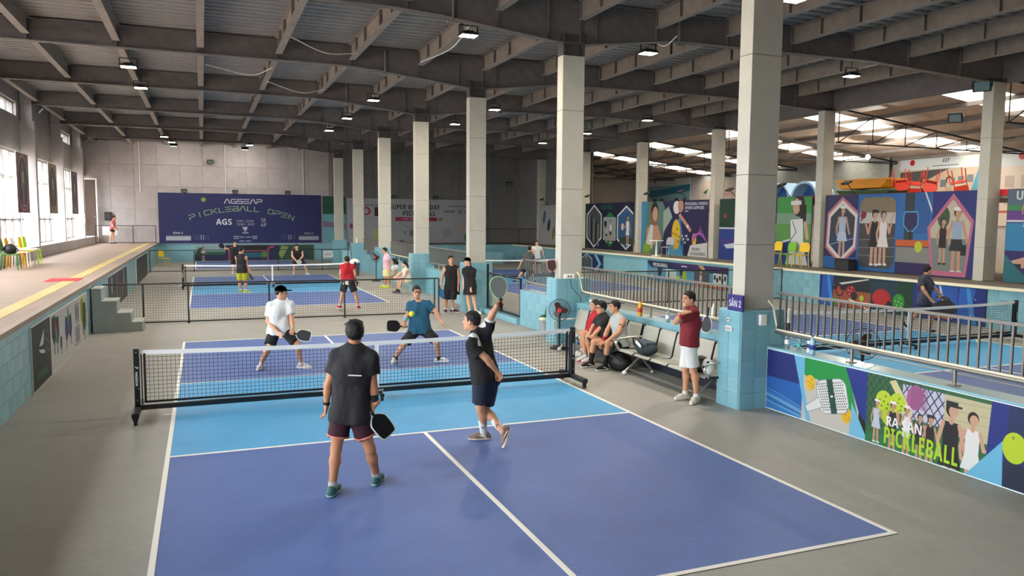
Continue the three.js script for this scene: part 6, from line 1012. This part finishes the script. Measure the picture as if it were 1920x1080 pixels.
tall('mural of four portraits with pink hexagon and pentagon frames', -10.1, -4.25, 1152, (x, W, H) => {
  rect(x, '#2b2a5c', 0, 0, W, H); rect(x, '#1766a8', 0, H * 0.84, W * 0.26, H * 0.16);
  const hexa = [[0.135, 0.02], [0.265, 0.24], [0.255, 0.72], [0.135, 0.96], [0.01, 0.72], [0.02, 0.24]].map((p) => [p[0] * W, p[1] * H]), ins = (p, k) => p.map(([a, b]) => [W * 0.137 + (a - W * 0.137) * k, H * 0.49 + (b - H * 0.49) * k]);
  poly(x, '#c9788c', hexa); poly(x, '#eae3d8', ins(hexa, 0.9)); poly(x, '#3b414c', ins(hexa, 0.77)); x.save(); x.beginPath(); ins(hexa, 0.77).forEach((p, i) => (i ? x.lineTo(...p) : x.moveTo(...p))); x.clip(); rect(x, '#2c3f66', 0, H * 0.52, W * 0.3, H * 0.5); x.strokeStyle = '#c9d2dc'; x.lineWidth = 4; x.beginPath(); x.moveTo(0, H * 0.7); x.lineTo(W * 0.3, H * 0.55); x.stroke(); fig(x, W * 0.14, H * 0.87, H * 0.72, { top: '#b9c6dc', bottom: '#c3d2ea', skirt: 1, cap: '#eef0f2', skin: '#c4a090' }); x.restore(); rect(x, '#2a2725', W * 0.09, H * 0.86, W * 0.1, H * 0.12);
  rect(x, '#1b6cb4', W * 0.255, 0, W * 0.275, H); x.fillStyle = '#4a4540'; x.beginPath(); x.roundRect(W * 0.27, H * 0.04, W * 0.25, H * 0.92, W * 0.05); x.fill(); x.save(); x.beginPath(); x.roundRect(W * 0.27, H * 0.04, W * 0.25, H * 0.92, W * 0.05); x.clip(); rect(x, '#8a7a62', W * 0.27, H * 0.04, W * 0.25, H * 0.2); rect(x, '#c9c8c2', W * 0.27, H * 0.24, W * 0.25, H * 0.14); rect(x, '#4b4d4e', W * 0.27, H * 0.58, W * 0.25, H * 0.4); x.strokeStyle = '#8f9294'; x.lineWidth = 4; for (let i = 0; i < 3; i++) { x.beginPath(); x.moveTo(W * 0.27, H * (0.6 + i * 0.1)); x.lineTo(W * 0.53, H * (0.56 + i * 0.12)); x.stroke(); } x.restore(); fig(x, W * 0.38, H * 0.93, H * 0.72, { top: '#1d1c20', bottom: '#1d1c20', skirt: 1, cap: '#17171a', armL: [-20, 74], skin: '#d3a58c' }); fig(x, W * 0.44, H * 0.92, H * 0.7, { top: '#eceae6', bottom: '#eceae6', skirt: 1, armR: [22, 96], skin: '#d3a58c', hair: '#2a1c18' }); pad(x, '#8f2436', '#6a1a2a', W * 0.295, H * 0.28, W * 0.022, 0.4);
  rect(x, '#2f6fb4', W * 0.53, 0, W * 0.22, H * 0.6); rect(x, '#324048', W * 0.58, 0, W * 0.06, H * 0.62); netting(x, '#1a3f7a', W * 0.64, 0, W * 0.1, H * 0.5, 18, 3); poly(x, '#dfe6ea', [[W * 0.7, 0], [W * 0.71, 0], [W * 0.77, H * 0.3], [W * 0.76, H * 0.31]]); rect(x, '#d2662c', W * 0.53, H * 0.58, W * 0.22, H * 0.08); rect(x, '#8d8f8a', W * 0.53, H * 0.67, W * 0.22, H * 0.2); rect(x, '#2b1f5c', W * 0.53, H * 0.86, W * 0.22, H * 0.14); pad(x, '#2f2a5c', '#57b0d8', W * 0.62, H * 0.36, W * 0.055); circ(x, '#c8d23c', W * 0.675, H * 0.66, W * 0.024, 1.25);
  rect(x, '#28347c', W * 0.75, 0, W * 0.25, H); const pen = [[0.87, 0.02], [0.99, 0.34], [0.96, 0.99], [0.76, 0.99], [0.725, 0.42]].map((p) => [p[0] * W, p[1] * H]), pin = (k) => pen.map(([a, b]) => [W * 0.862 + (a - W * 0.862) * k, H * 0.55 + (b - H * 0.55) * k]); poly(x, '#c9708c', pen); poly(x, '#9a9c94', pin(0.87)); x.save(); x.beginPath(); pin(0.87).forEach((p, i) => (i ? x.lineTo(...p) : x.moveTo(...p))); x.clip(); rect(x, '#c9c0a8', W * 0.7, H * 0.1, W * 0.3, H * 0.45); circ(x, '#3f5a3a', W * 0.82, H * 0.3, W * 0.035, 1.6); rect(x, '#7c8a86', W * 0.7, H * 0.55, W * 0.3, H * 0.45); fig(x, W * 0.82, H * 0.86, H * 0.55, { top: '#2a1c1e', bottom: '#241a1c', shoe: '#1a1a1a' }); fig(x, W * 0.9, H * 0.95, H * 0.76, { top: '#9db0c8', bottom: '#2a2a2e', skirt: 1, cap: '#e8eaee' }); rect(x, '#1a1a1e', W * 0.925, H * 0.62, W * 0.03, H * 0.12); x.restore();
});
tall('blue and purple mural of an outstretched hand beyond the last column', -3.35, 2.0, 768, (x, W, H) => { rect(x, '#2b2368', 0, 0, W, H); rect(x, '#5c6f80', 0, 0, W, H * 0.18); rect(x, '#3f8c58', 0, H * 0.17, W, H * 0.06); rect(x, '#6a3f8c', 0, H * 0.23, W, H * 0.12); rect(x, '#2b86b4', 0, H * 0.36, W, H * 0.3); rect(x, '#e6ebee', 0, H * 0.33, W, H * 0.02); fig(x, W * 0.1, H * 0.4, H * 0.3, { top: '#b22a30', bottom: '#2a2440' }); poly(x, '#d0a48e', [[W * 0.02, H * 0.78], [W * 0.2, H * 0.66], [W * 0.5, H * 0.5], [W * 0.52, H * 0.62], [W * 0.2, H * 0.8], [W * 0.06, H * 0.86]]); rect(x, '#1a1f2c', W * 0.04, H * 0.8, W * 0.05, H * 0.12); poly(x, '#1e6f7c', [[0, H * 0.7], [W * 0.15, H], [0, H]]); word(x, 'UP', '#dfe5e8', W * 0.04, H * 0.07, H * 0.13, { align: 'left' }); });

// ---- banners on the annex back wall
const back = (label, z0, z1, y0, y1, px, draw) => panel('annex_banner', label, 'banner', z1 - z0, y1 - y0, [28.42, (y0 + y1) / 2, (z0 + z1) / 2], -Math.PI / 2, px, draw);
const headStrip = (x, W, H, logo) => { rect(x, '#dfe8ec', 0, 0, W, H * 0.22); circ(x, '#c62a30', W * 0.15, H * 0.09, H * 0.05); word(x, logo, '#1d2a44', W * 0.55, H * 0.09, H * 0.09, { style: 'bold italic' }); rect(x, '#6d7a8c', W * 0.4, H * 0.16, W * 0.3, H * 0.014); };
back('white banner of three smiling people on the annex wall above the red chairs', -16.3, -11.9, 3.0, 5.75, 640, (x, W, H) => { rect(x, '#cdb9a3', 0, 0, W, H); headStrip(x, W, H, 'FIT'); poly(x, '#4d4f50', [[0, H * 0.25], [W * 0.6, H * 0.22], [W * 0.3, H * 0.42], [0, H * 0.5]]); for (let i = 0; i < 5; i++) rect(x, '#6f7a80', W * (0.4 + i * 0.1), H * (0.42 - i * 0.02), W * 0.07, H * 0.12); poly(x, '#4d9cb8', [[W * 0.92, H * 0.25], [W, H * 0.25], [W, H * 0.6], [W * 0.85, H * 0.6]]); for (const [a, s, c] of [[0.3, 1.0, '#1b1b1f'], [0.44, 0.85, '#c9b6a4'], [0.6, 1, '#b7a48c']]) fig(x, W * a, H * (1.2), H * 0.85 * s, { top: c, bottom: '#333', skin: '#d9b096' }); });
back('banner of children swimming behind the dark hexagon mural', -38.8, -33.5, 3.2, 5.8, 512, (x, W, H) => { rect(x, '#8fc3d2', 0, 0, W, H); headStrip(x, W, H, 'FIT'); poly(x, '#2f86b0', [[0, H * 0.36], [W, H * 0.22], [W, H * 0.4], [0, H * 0.55]]); for (let i = 0; i < 5; i++) { circ(x, '#e0b79c', W * (0.15 + i * 0.18), H * 0.72, H * 0.1, 1.2); circ(x, ['#3a4650', '#7a4436', '#c9c4bc'][i % 3], W * (0.15 + i * 0.18), H * 0.64, H * 0.09, 0.7); } rect(x, '#e6d9cc', 0, H * 0.88, W, H * 0.12); });
back('white banner of a hall with green arrows behind the tall woman mural', -32.4, -24.6, 3.2, 6.0, 640, (x, W, H) => { rect(x, '#d8ccc2', 0, 0, W, H); headStrip(x, W, H, 'Enjoy'); for (let i = 0; i < 8; i++) rect(x, '#b9aea4', W * (0.3 + i * 0.07), H * (0.35 - i * 0.01), 3, H * 0.4); rect(x, '#b9aea4', W * 0.2, H * 0.45, W * 0.6, 4); poly(x, '#1e6e4c', [[W * 0.05, H * 0.5], [W * 0.12, H * 0.42], [W * 0.09, H * 0.55]]); poly(x, '#1e8a5c', [[W * 0.2, H * 0.36], [W * 0.28, H * 0.28], [W * 0.24, H * 0.42]]); rect(x, '#d96a70', W * 0.14, H * 0.48, W * 0.02, H * 0.4); rect(x, '#d9868a', W * 0.2, H * 0.53, W * 0.28, H * 0.02); rect(x, '#d9868a', W * 0.2, H * 0.57, W * 0.24, H * 0.02); for (let i = 0; i < 30; i++) circ(x, ['#3a3436', '#c24a5a', '#c9c2bc', '#7c5a4a'][i % 4], W * (0.02 + i * 0.026), H * (0.86 + 0.04 * (i % 3)), W * 0.014, 1.6); rect(x, '#5fa5b4', W * 0.82, H * 0.2, W * 0.18, H * 0.6); rect(x, '#e0b32c', W * 0.83, H * 0.72, W * 0.12, H * 0.1); });
back('white banner of a pale building beyond the last column', -11.4, -4.5, 2.6, 5.75, 512, (x, W, H) => { rect(x, '#e9d9cc', 0, 0, W, H); headStrip(x, W, H, 'AN'); for (let i = 0; i < 9; i++) for (let j = 0; j < 2; j++) rect(x, '#cbb9ae', W * (0.05 + i * 0.1), H * (0.34 + j * 0.22), W * 0.06, H * 0.16); rect(x, '#c9604a', 0, H * 0.8, W, H * 0.03); });
panel('annex_banner', 'narrow banner with red crest beside the near grey column', 'banner', 2.4, 2.2, [28.42, 4.7, -22.0], -Math.PI / 2, 256, (x, W, H) => { rect(x, '#d5e0e4', 0, 0, W, H); headStrip(x, W, H, 'FIT'); rect(x, '#b3202a', W * 0.6, H * 0.3, W * 0.38, H * 0.2); rect(x, '#3a3436', W * 0.3, H * 0.6, W * 0.5, H * 0.3); });

// ---- hanging banners before the windows
[[-21.3, '#7d3d42', 'maroon hanging banner with an oval figure, before the window nearest the chairs'], [-27.4, '#8a8a4a', 'olive hanging banner with a painted figure, second along the windows'], [-33.6, '#5d4a5c', 'purple hanging banner, third along the windows'], [-15.2, '#4a5a7d', 'blue hanging banner before the closest window']].forEach(([z, c, l]) => panel('hanging_banner', l, 'banner', 2.05, 2.15, [-8.6, 3.92, z], Math.PI / 2, 256, (x, W, H) => { rect(x, c, 0, 0, W, H); x.strokeStyle = '#b98fa0'; x.lineWidth = 10; x.beginPath(); x.ellipse(W / 2, H / 2, W * 0.42, H * 0.46, 0, 0, 7); x.stroke(); circ(x, '#3a3638', W / 2, H / 2, W * 0.4, 1.12); fig(x, W * 0.5, H * 0.9, H * 0.75, { top: '#c9b8a8', bottom: '#8f7a6c', armL: [-24, 40], skin: '#b59078' }); }));

// ---- small signs
panel('court_sign', 'purple sign reading SÂN 2 on the blue pedestal', 'sign', 0.34, 0.235, [4.57, 1.555, 2.4], -Math.PI / 2, 256, (x, W, H) => { rect(x, '#322c86', 0, 0, W, H); word(x, 'SÂN 2', '#f4f4f8', W / 2, H * 0.55, H * 0.62, { max: W * 0.86 }); }, mat('#2a2570', 0.5));
panel('notice', 'small white notice on the tiled side of the near pedestal', 'sign', 0.15, 0.07, [4.545, 1.17, 2.3], -Math.PI / 2, 96, (x, W, H) => { rect(x, '#e3e6e6', 0, 0, W, H); rect(x, '#9aa0a4', W * 0.15, H * 0.35, W * 0.7, H * 0.12); rect(x, '#9aa0a4', W * 0.15, H * 0.6, W * 0.6, H * 0.12); });
panel('notice', 'small white notice on the mesh fence under the navy banner', 'sign', 0.5, 0.36, [3.55, 0.82, -30.2], 0, 96, (x, W, H) => { rect(x, '#e6e8e6', 0, 0, W, H); rect(x, '#8a9094', W * 0.15, H * 0.3, W * 0.7, H * 0.1); rect(x, '#8a9094', W * 0.15, H * 0.55, W * 0.7, H * 0.1); });
panel('notice', 'white notice on the window pier beside the deck fence', 'sign', 0.45, 0.5, [-8.39, 2.62, -35.45], Math.PI / 2, 96, (x, W, H) => { rect(x, '#efeae2', 0, 0, W, H); for (let i = 0; i < 4; i++) rect(x, '#b7ada4', W * 0.15, H * (0.2 + i * 0.18), W * 0.7, H * 0.07); });
panel('notice', 'white sheet hung on the deck fence beside the woman in pink', 'sign', 0.75, 0.5, [-7.55, DECK + 0.72, -38.56], 0, 64, (x, W, H) => rect(x, '#f2f2f0', 0, 0, W, H));

// ================================================================== FITTINGS
function wallFlood(label, pos, turn, tilt, lit = false, s = 1) {
  const o = thing('wall_floodlight', label, 'lamp', pos, turn, 'wall floodlights');
  const m = new THREE.Matrix4().makeRotationX(tilt), g = (q) => q.scale(s, s, s).applyMatrix4(m);
  mesh('housing', [g(rbox(-0.2, 0.2, -0.15, 0.15, -0.03, 0.04, 0.015)), g(rbox(-0.1, 0.1, -0.08, 0.08, -0.07, -0.03, 0.01))], M.black, o);
  mesh('lens', g(box(-0.16, 0.16, -0.11, 0.11, 0.04, 0.046)), lit ? M.lampGlow : mat('#7f8c88', 0.15, { metalness: 0.4 }), o);
  mesh('bracket', [g(box(-0.22, -0.2, -0.02, 0.02, -0.1, 0.02)), g(box(0.2, 0.22, -0.02, 0.02, -0.1, 0.02)), g(box(-0.22, 0.22, -0.02, 0.02, -0.12, -0.1))], M.dark, o);
  if (lit) { const l = new THREE.RectAreaLight('#fff4e4', LAMP_POWER * 0.4, 0.3 * s, 0.2 * s); l.position.set(0, 0, 0.06).applyMatrix4(m); l.lookAt(V(0, 0, 1).applyMatrix4(m)); l.rotation.set(tilt + Math.PI, 0, 0); o.add(l); }
  return o;
}
wallFlood('dark floodlight bracketed to the window pier near the chairs', [-8.22, 6.75, -22.9], Math.PI / 2, 0.7);
wallFlood('dark floodlight bracketed to the farthest window pier', [-8.22, 6.78, -35.5], Math.PI / 2, 0.7);
wallFlood('dark floodlight on the last walkway column, upper one', [17.75, 6.55, -4.1], -Math.PI / 2 + 0.6, 0.5, false, 1.15);
wallFlood('dark floodlight under the annex roof between the last two columns', [18.4, 5.85, -5.4], -Math.PI / 2 + 0.4, 0.4);
wallFlood('dark floodlight on the far dark wall behind the column row', [17.6, 5.2, -39.8], -0.4, 0.5, false, 1.1);
wallFlood('small dark lamp on the panelled end wall above the navy banner', [-2.05, 6.1, -39.85], 0, 0.3, false, 0.9);
for (const [x, n] of [[-3.57, 'first'], [-0.65, 'second'], [2.5, 'third']]) wallFlood('black lamp on the top edge of the navy banner, ' + n + ' of three', [x, 4.32, -39.75], 0, 0.6, false, 0.8);
for (const [x, n] of [[6.9, 'first'], [9.3, 'second'], [12.2, 'third']]) wallFlood('black lamp on the top edge of the white sponsor banner, ' + n + ' of three', [x, 4.15, -39.75], 0, 0.6, false, 0.8);
function armLamp(label, y, z) {
  const o = thing('arm_lamp', label, 'lamp', [18.04, 3.66, z], 0, 'arm lamps above the tall murals');
  mesh('arm', cyl([0, -0.015, 0], [-0.5, y - 3.62, 0.1], 0.014, 6), M.dark, o);
  mesh('head', [new THREE.BoxGeometry(0.22, 0.06, 0.3).rotateZ(0.5).translate(-0.52, y - 3.6, 0.1)], M.black, o);
  mesh('lens', new THREE.BoxGeometry(0.17, 0.006, 0.25).rotateZ(0.5).translate(-0.505, y - 3.633, 0.1), mat('#8b9794', 0.2), o);
}
[[4.0, -27.7, 'the hexagon mural'], [3.98, -21.4, 'the woman with paddle, far end'], [3.98, -18.5, 'the sports supplies lettering'], [3.95, -15, 'the green court print'], [4.02, -11.9, 'the woman in the visor'], [3.98, -8.75, 'the pink framed portraits'], [3.95, -34, 'the white paddle board']].forEach(([y, z, n]) => armLamp('black arm lamp above ' + n, y, z));
{ const o = thing('hanging_bulb', 'bright bare lamp shining in front of the grey annex sheets', 'lamp', [24, 5.5, -14.05]); mesh('bulb', ball(0, 0, 0, 0.1), M.lampGlow, o); mesh('cord', cyl([0, 0.1, 0], [0, 0.75, 0], 0.008, 5), M.black, o); const l = new THREE.PointLight('#fff4e4', 30); l.position.set(0, -0.14, 0); l.castShadow = true; o.add(l); }
// speakers and sockets
{ const o = thing('socket_box', 'white socket box on the near pedestal under the court sign', 'socket', [4.93, 1.31, 2.56]); mesh('box', rbox(-0.055, 0.055, -0.08, 0.08, -0.02, 0.03, 0.008), M.white, o); mesh('cover', box(-0.03, 0.03, -0.05, 0.05, 0.03, 0.034), M.cream, o); }
{ const o = thing('socket_box', 'white socket box with cable on top of the fan pedestal', 'socket', [4.86, 1.5, -3.72]); mesh('box', rbox(-0.12, 0.12, -0.05, 0.05, -0.02, 0.03, 0.008), M.white, o); mesh('outlet', [cyl([-0.03, 0, 0.03], [-0.03, 0, 0.034], 0.02), cyl([0.03, 0, 0.03], [0.03, 0, 0.034], 0.02)], M.dark, o); mesh('cable', tube([[0.02, -0.05, 0.02], [0.05, -0.25, 0.05], [0.25, -0.45, 0.05], [0.3, -0.6, 0.02]], 0.007, 24, 5), M.dark, o); }
{ const o = thing('socket_box', 'white switch box at the end of the railing over the mural', 'socket', [5.34, 1.36, 2.62]); mesh('box', rbox(-0.03, 0.03, -0.1, 0.1, -0.05, 0.05, 0.008), M.white, o); mesh('switch', box(-0.036, -0.03, -0.04, 0.04, -0.02, 0.02), M.cream, o); }
{ const o = thing('camera_dome', 'small white round fitting on the near pedestal above the notice', 'fitting', [4.54, 1.3, 2.3]); mesh('ring', cyl([0, 0, 0], [-0.02, 0, 0], 0.03, 16), M.white, o); mesh('lens', cyl([-0.02, 0, 0], [-0.024, 0, 0], 0.014, 12), M.black, o); }
// cables slung under the ceiling
[[[[-0.5, 7.03, -8.0], [0.4, 6.85, -8.6], [1.3, 7.03, -9.2]], 'white cable slung between joists over the near court'], [[[2.9, 7.03, -4.3], [3.05, 6.8, -6.5], [3.1, 7.02, -9.6]], 'white cable looping to the lamp above the striker'], [[[-0.6, 7.03, -14.5], [0.5, 6.8, -14.9], [1.35, 7.03, -15.4]], 'white cable slung over the second court'], [[[-2.4, 7.03, -12.4], [-1.2, 6.86, -12.6], [-0.6, 7.03, -12.2]], 'white cable slung near the window side'], [[[2.8, 7.03, -14.4], [2.95, 6.75, -15.4], [3.15, 7.02, -16.2]], 'white cable hanging by the second row of lamps'], [[[7.1, 7.03, -4.4], [7.3, 6.7, -4.0], [7.4, 6.85, -3.6]], 'short white cable hanging beside the lamp right of the column']].forEach(([p, l]) => tag(mesh('ceiling_cable', tube(p, 0.012, 24, 5, 0.5), M.white), l, 'cable'));
// beam clips that hang below the portals
for (const [x, z, n] of [[2.25, -4, 'nearest'], [2.25, -10.33, 'second'], [2.25, -16.58, 'third'], [7.65, -4, 'fourth']]) mesh('splice_plate', [box(x - 0.02, x + 0.02, 6.72, 7.4, z + 0.1, z + 0.12), box(x - 0.12, x + 0.12, 6.7, 6.74, z + 0.06, z + 0.16)], M.joist, ceiling);

// ================================================================== ANNEX STORE
const loft = struct('floor_loft', 'storage loft with red edge behind the tall murals');
mesh('loft_slab', box(18.45, 23, 3.42, 3.56, -17, 1), M.deckR, loft);
mesh('loft_edge', rbox(18.42, 18.5, 3.5, 3.68, -16.3, 0.5, 0.01), M.red, loft);
function boat(label, y, m, len, dz) {
  const o = thing('boat', label, 'boat', [20.9, y, -10.85 + dz]);
  const L = len / 2, prof = [[-L, 0.3], [L, 0.3], [L * 0.8, 0.02], [-L * 0.8, 0.02]];
  const hull = prism(prof, -0.45, 0.45, 0.02).rotateY(Math.PI / 2); mesh('hull', hull, m, o);
  mesh('gunwale', [box(-0.5, 0.5, 0.29, 0.35, -L - 0.04, L + 0.04)], m, o); mesh('bench_slat', [box(-0.42, 0.42, 0.35, 0.38, -0.3, -0.1)], m, o);
}
boat('dark green boat stored on the loft under the orange boat', 3.57, mat('#2c4a24', 0.55), 2.4, 0.05); boat('orange boat stacked on the green boat in the annex', 3.98, mat('#cf8a1d', 0.55), 2.4, -0.05);
{
  const mk = (label, x, z, rx, rz) => { const o = chair(label, [x, 3.6, z], 0, M.redChair ??= mat('#d23a28', 0.5), 'red chairs stored on the loft'); o.rotation.set(rx, 0.6, rz); o.position.y = 3.6 + (Math.abs(rx) > 2 ? 0.87 : 0.35); };
  mk('red chair tipped upside down on the loft, closest to the orange boat', 20.2, -9.0, Math.PI * 0.8, 0.3); mk('red chair upside down on the loft, second from the orange boat', 20.3, -8.3, Math.PI * 1.15, -0.2); mk('red chair upside down on the loft, third from the orange boat', 20.2, -7.6, Math.PI * 0.9, 0.4); mk('red chair upside down on the loft beside the last column', 20.3, -6.8, Math.PI * 1.05, -0.3);
}
function tunnel(label, z) { const o = thing('play_tunnel', label, 'tunnel', [20.5, 3.57, z]); const s = new THREE.Shape(); s.absarc(0, 0, 0.75, 0, Math.PI); s.lineTo(-0.66, 0); s.absarc(0, 0, 0.66, Math.PI, 0, true); mesh('shell', new THREE.ExtrudeGeometry(s, { depth: 0.9, bevelEnabled: false, curveSegments: 24 }).rotateY(-Math.PI / 2), mat('#9cc4e2', 0.45), o); const t = new THREE.Shape(); t.absarc(0, 0, 0.655, 0, Math.PI); mesh('back_panel', new THREE.ExtrudeGeometry(t, { depth: 0.03, bevelEnabled: false, curveSegments: 24 }).rotateY(-Math.PI / 2).translate(-0.3, 0, 0), mat('#24518c', 0.5), o); }
tunnel('pale blue arched play tunnel on the loft beside the near column', -14.5); tunnel('pale blue arched play tunnel half hidden behind the walkway column', -12.95);
{ const o = tag(mesh('plastic_sheet', [box(27.9, 27.93, 3.0, 6.2, -20.2, -16.5)], mat('#8f9390', 0.35, { map: gSteel })), 'grey plastic sheeting hung on the annex back wall', 'sheet'); const p = tag(mesh('plastic_sheet', [box(27.9, 27.93, 3.0, 6.1, -24.3, -20.6)], mat('#7d817f', 0.4, { map: gSteel })), 'darker grey plastic sheeting seen past the near column', 'sheet'); }
// litter specks on the floor near the bench
for (const [x, z, n] of [[3.75, 0.75, 'closest to the maroon shirt man'], [3.6, -0.1, 'closest to the bench'], [3.35, 0.5, 'closest to the sideline']]) tag(mesh('paper_scrap', new THREE.IcosahedronGeometry(0.014, 0).scale(1, 0.4, 1).translate(x, 0.006, z), M.white), 'tiny white scrap on the floor ' + n, 'litter');
// pale building outside, seen through the tall windows
{
  const o = thing('building', 'pale apartment building outside the tall windows', 'building', [-30, -0.1, -60]);
  mesh('wall', box(-4, 4, 0, 14, -45, 40), mat('#b9b2aa', 0.9), o);
  for (let j = 0; j < 4; j++) for (let i = 0; i < 22; i++) { const w = mesh('window', box(3.9, 4.08, 1.2 + j * 3.1, 3.0 + j * 3.1, -43 + i * 3.7, -41 + i * 3.7), M.frame, o); mesh('pane', box(4.08, 4.1, 1.3 + j * 3.1, 2.9 + j * 3.1, -42.9 + i * 3.7, -41.1 + i * 3.7), mat('#3c4650', 0.2), w); }
}
{ const d = struct('door_1', 'dark brown door at the end of the window wall'); mesh('door_leaf', rbox(-8.86, -8.3, DECK + 0.42, 4.85, -39.6, -39.5, 0.01), mat('#4a3a30', 0.6), d); mesh('door_frame', [box(-8.9, -8.28, 4.85, 4.93, -39.62, -39.48), box(-8.3, -8.24, DECK, 4.93, -39.62, -39.48)], M.white, d); mesh('handle', cyl([-8.4, 2.7, -39.5], [-8.4, 2.7, -39.42], 0.02), M.chrome, d); }
{ const o = thing('wall_speaker', 'small black speaker on the end wall above the woman in pink', 'speaker', [-7.75, 2.75, -39.95]); mesh('cabinet', rbox(-0.18, 0.18, -0.25, 0.25, -0.1, 0.1, 0.02), M.black, o); mesh('grille', box(-0.14, 0.14, -0.2, 0.2, 0.1, 0.106), M.dark, o); }

renderer.render(scene, camera);
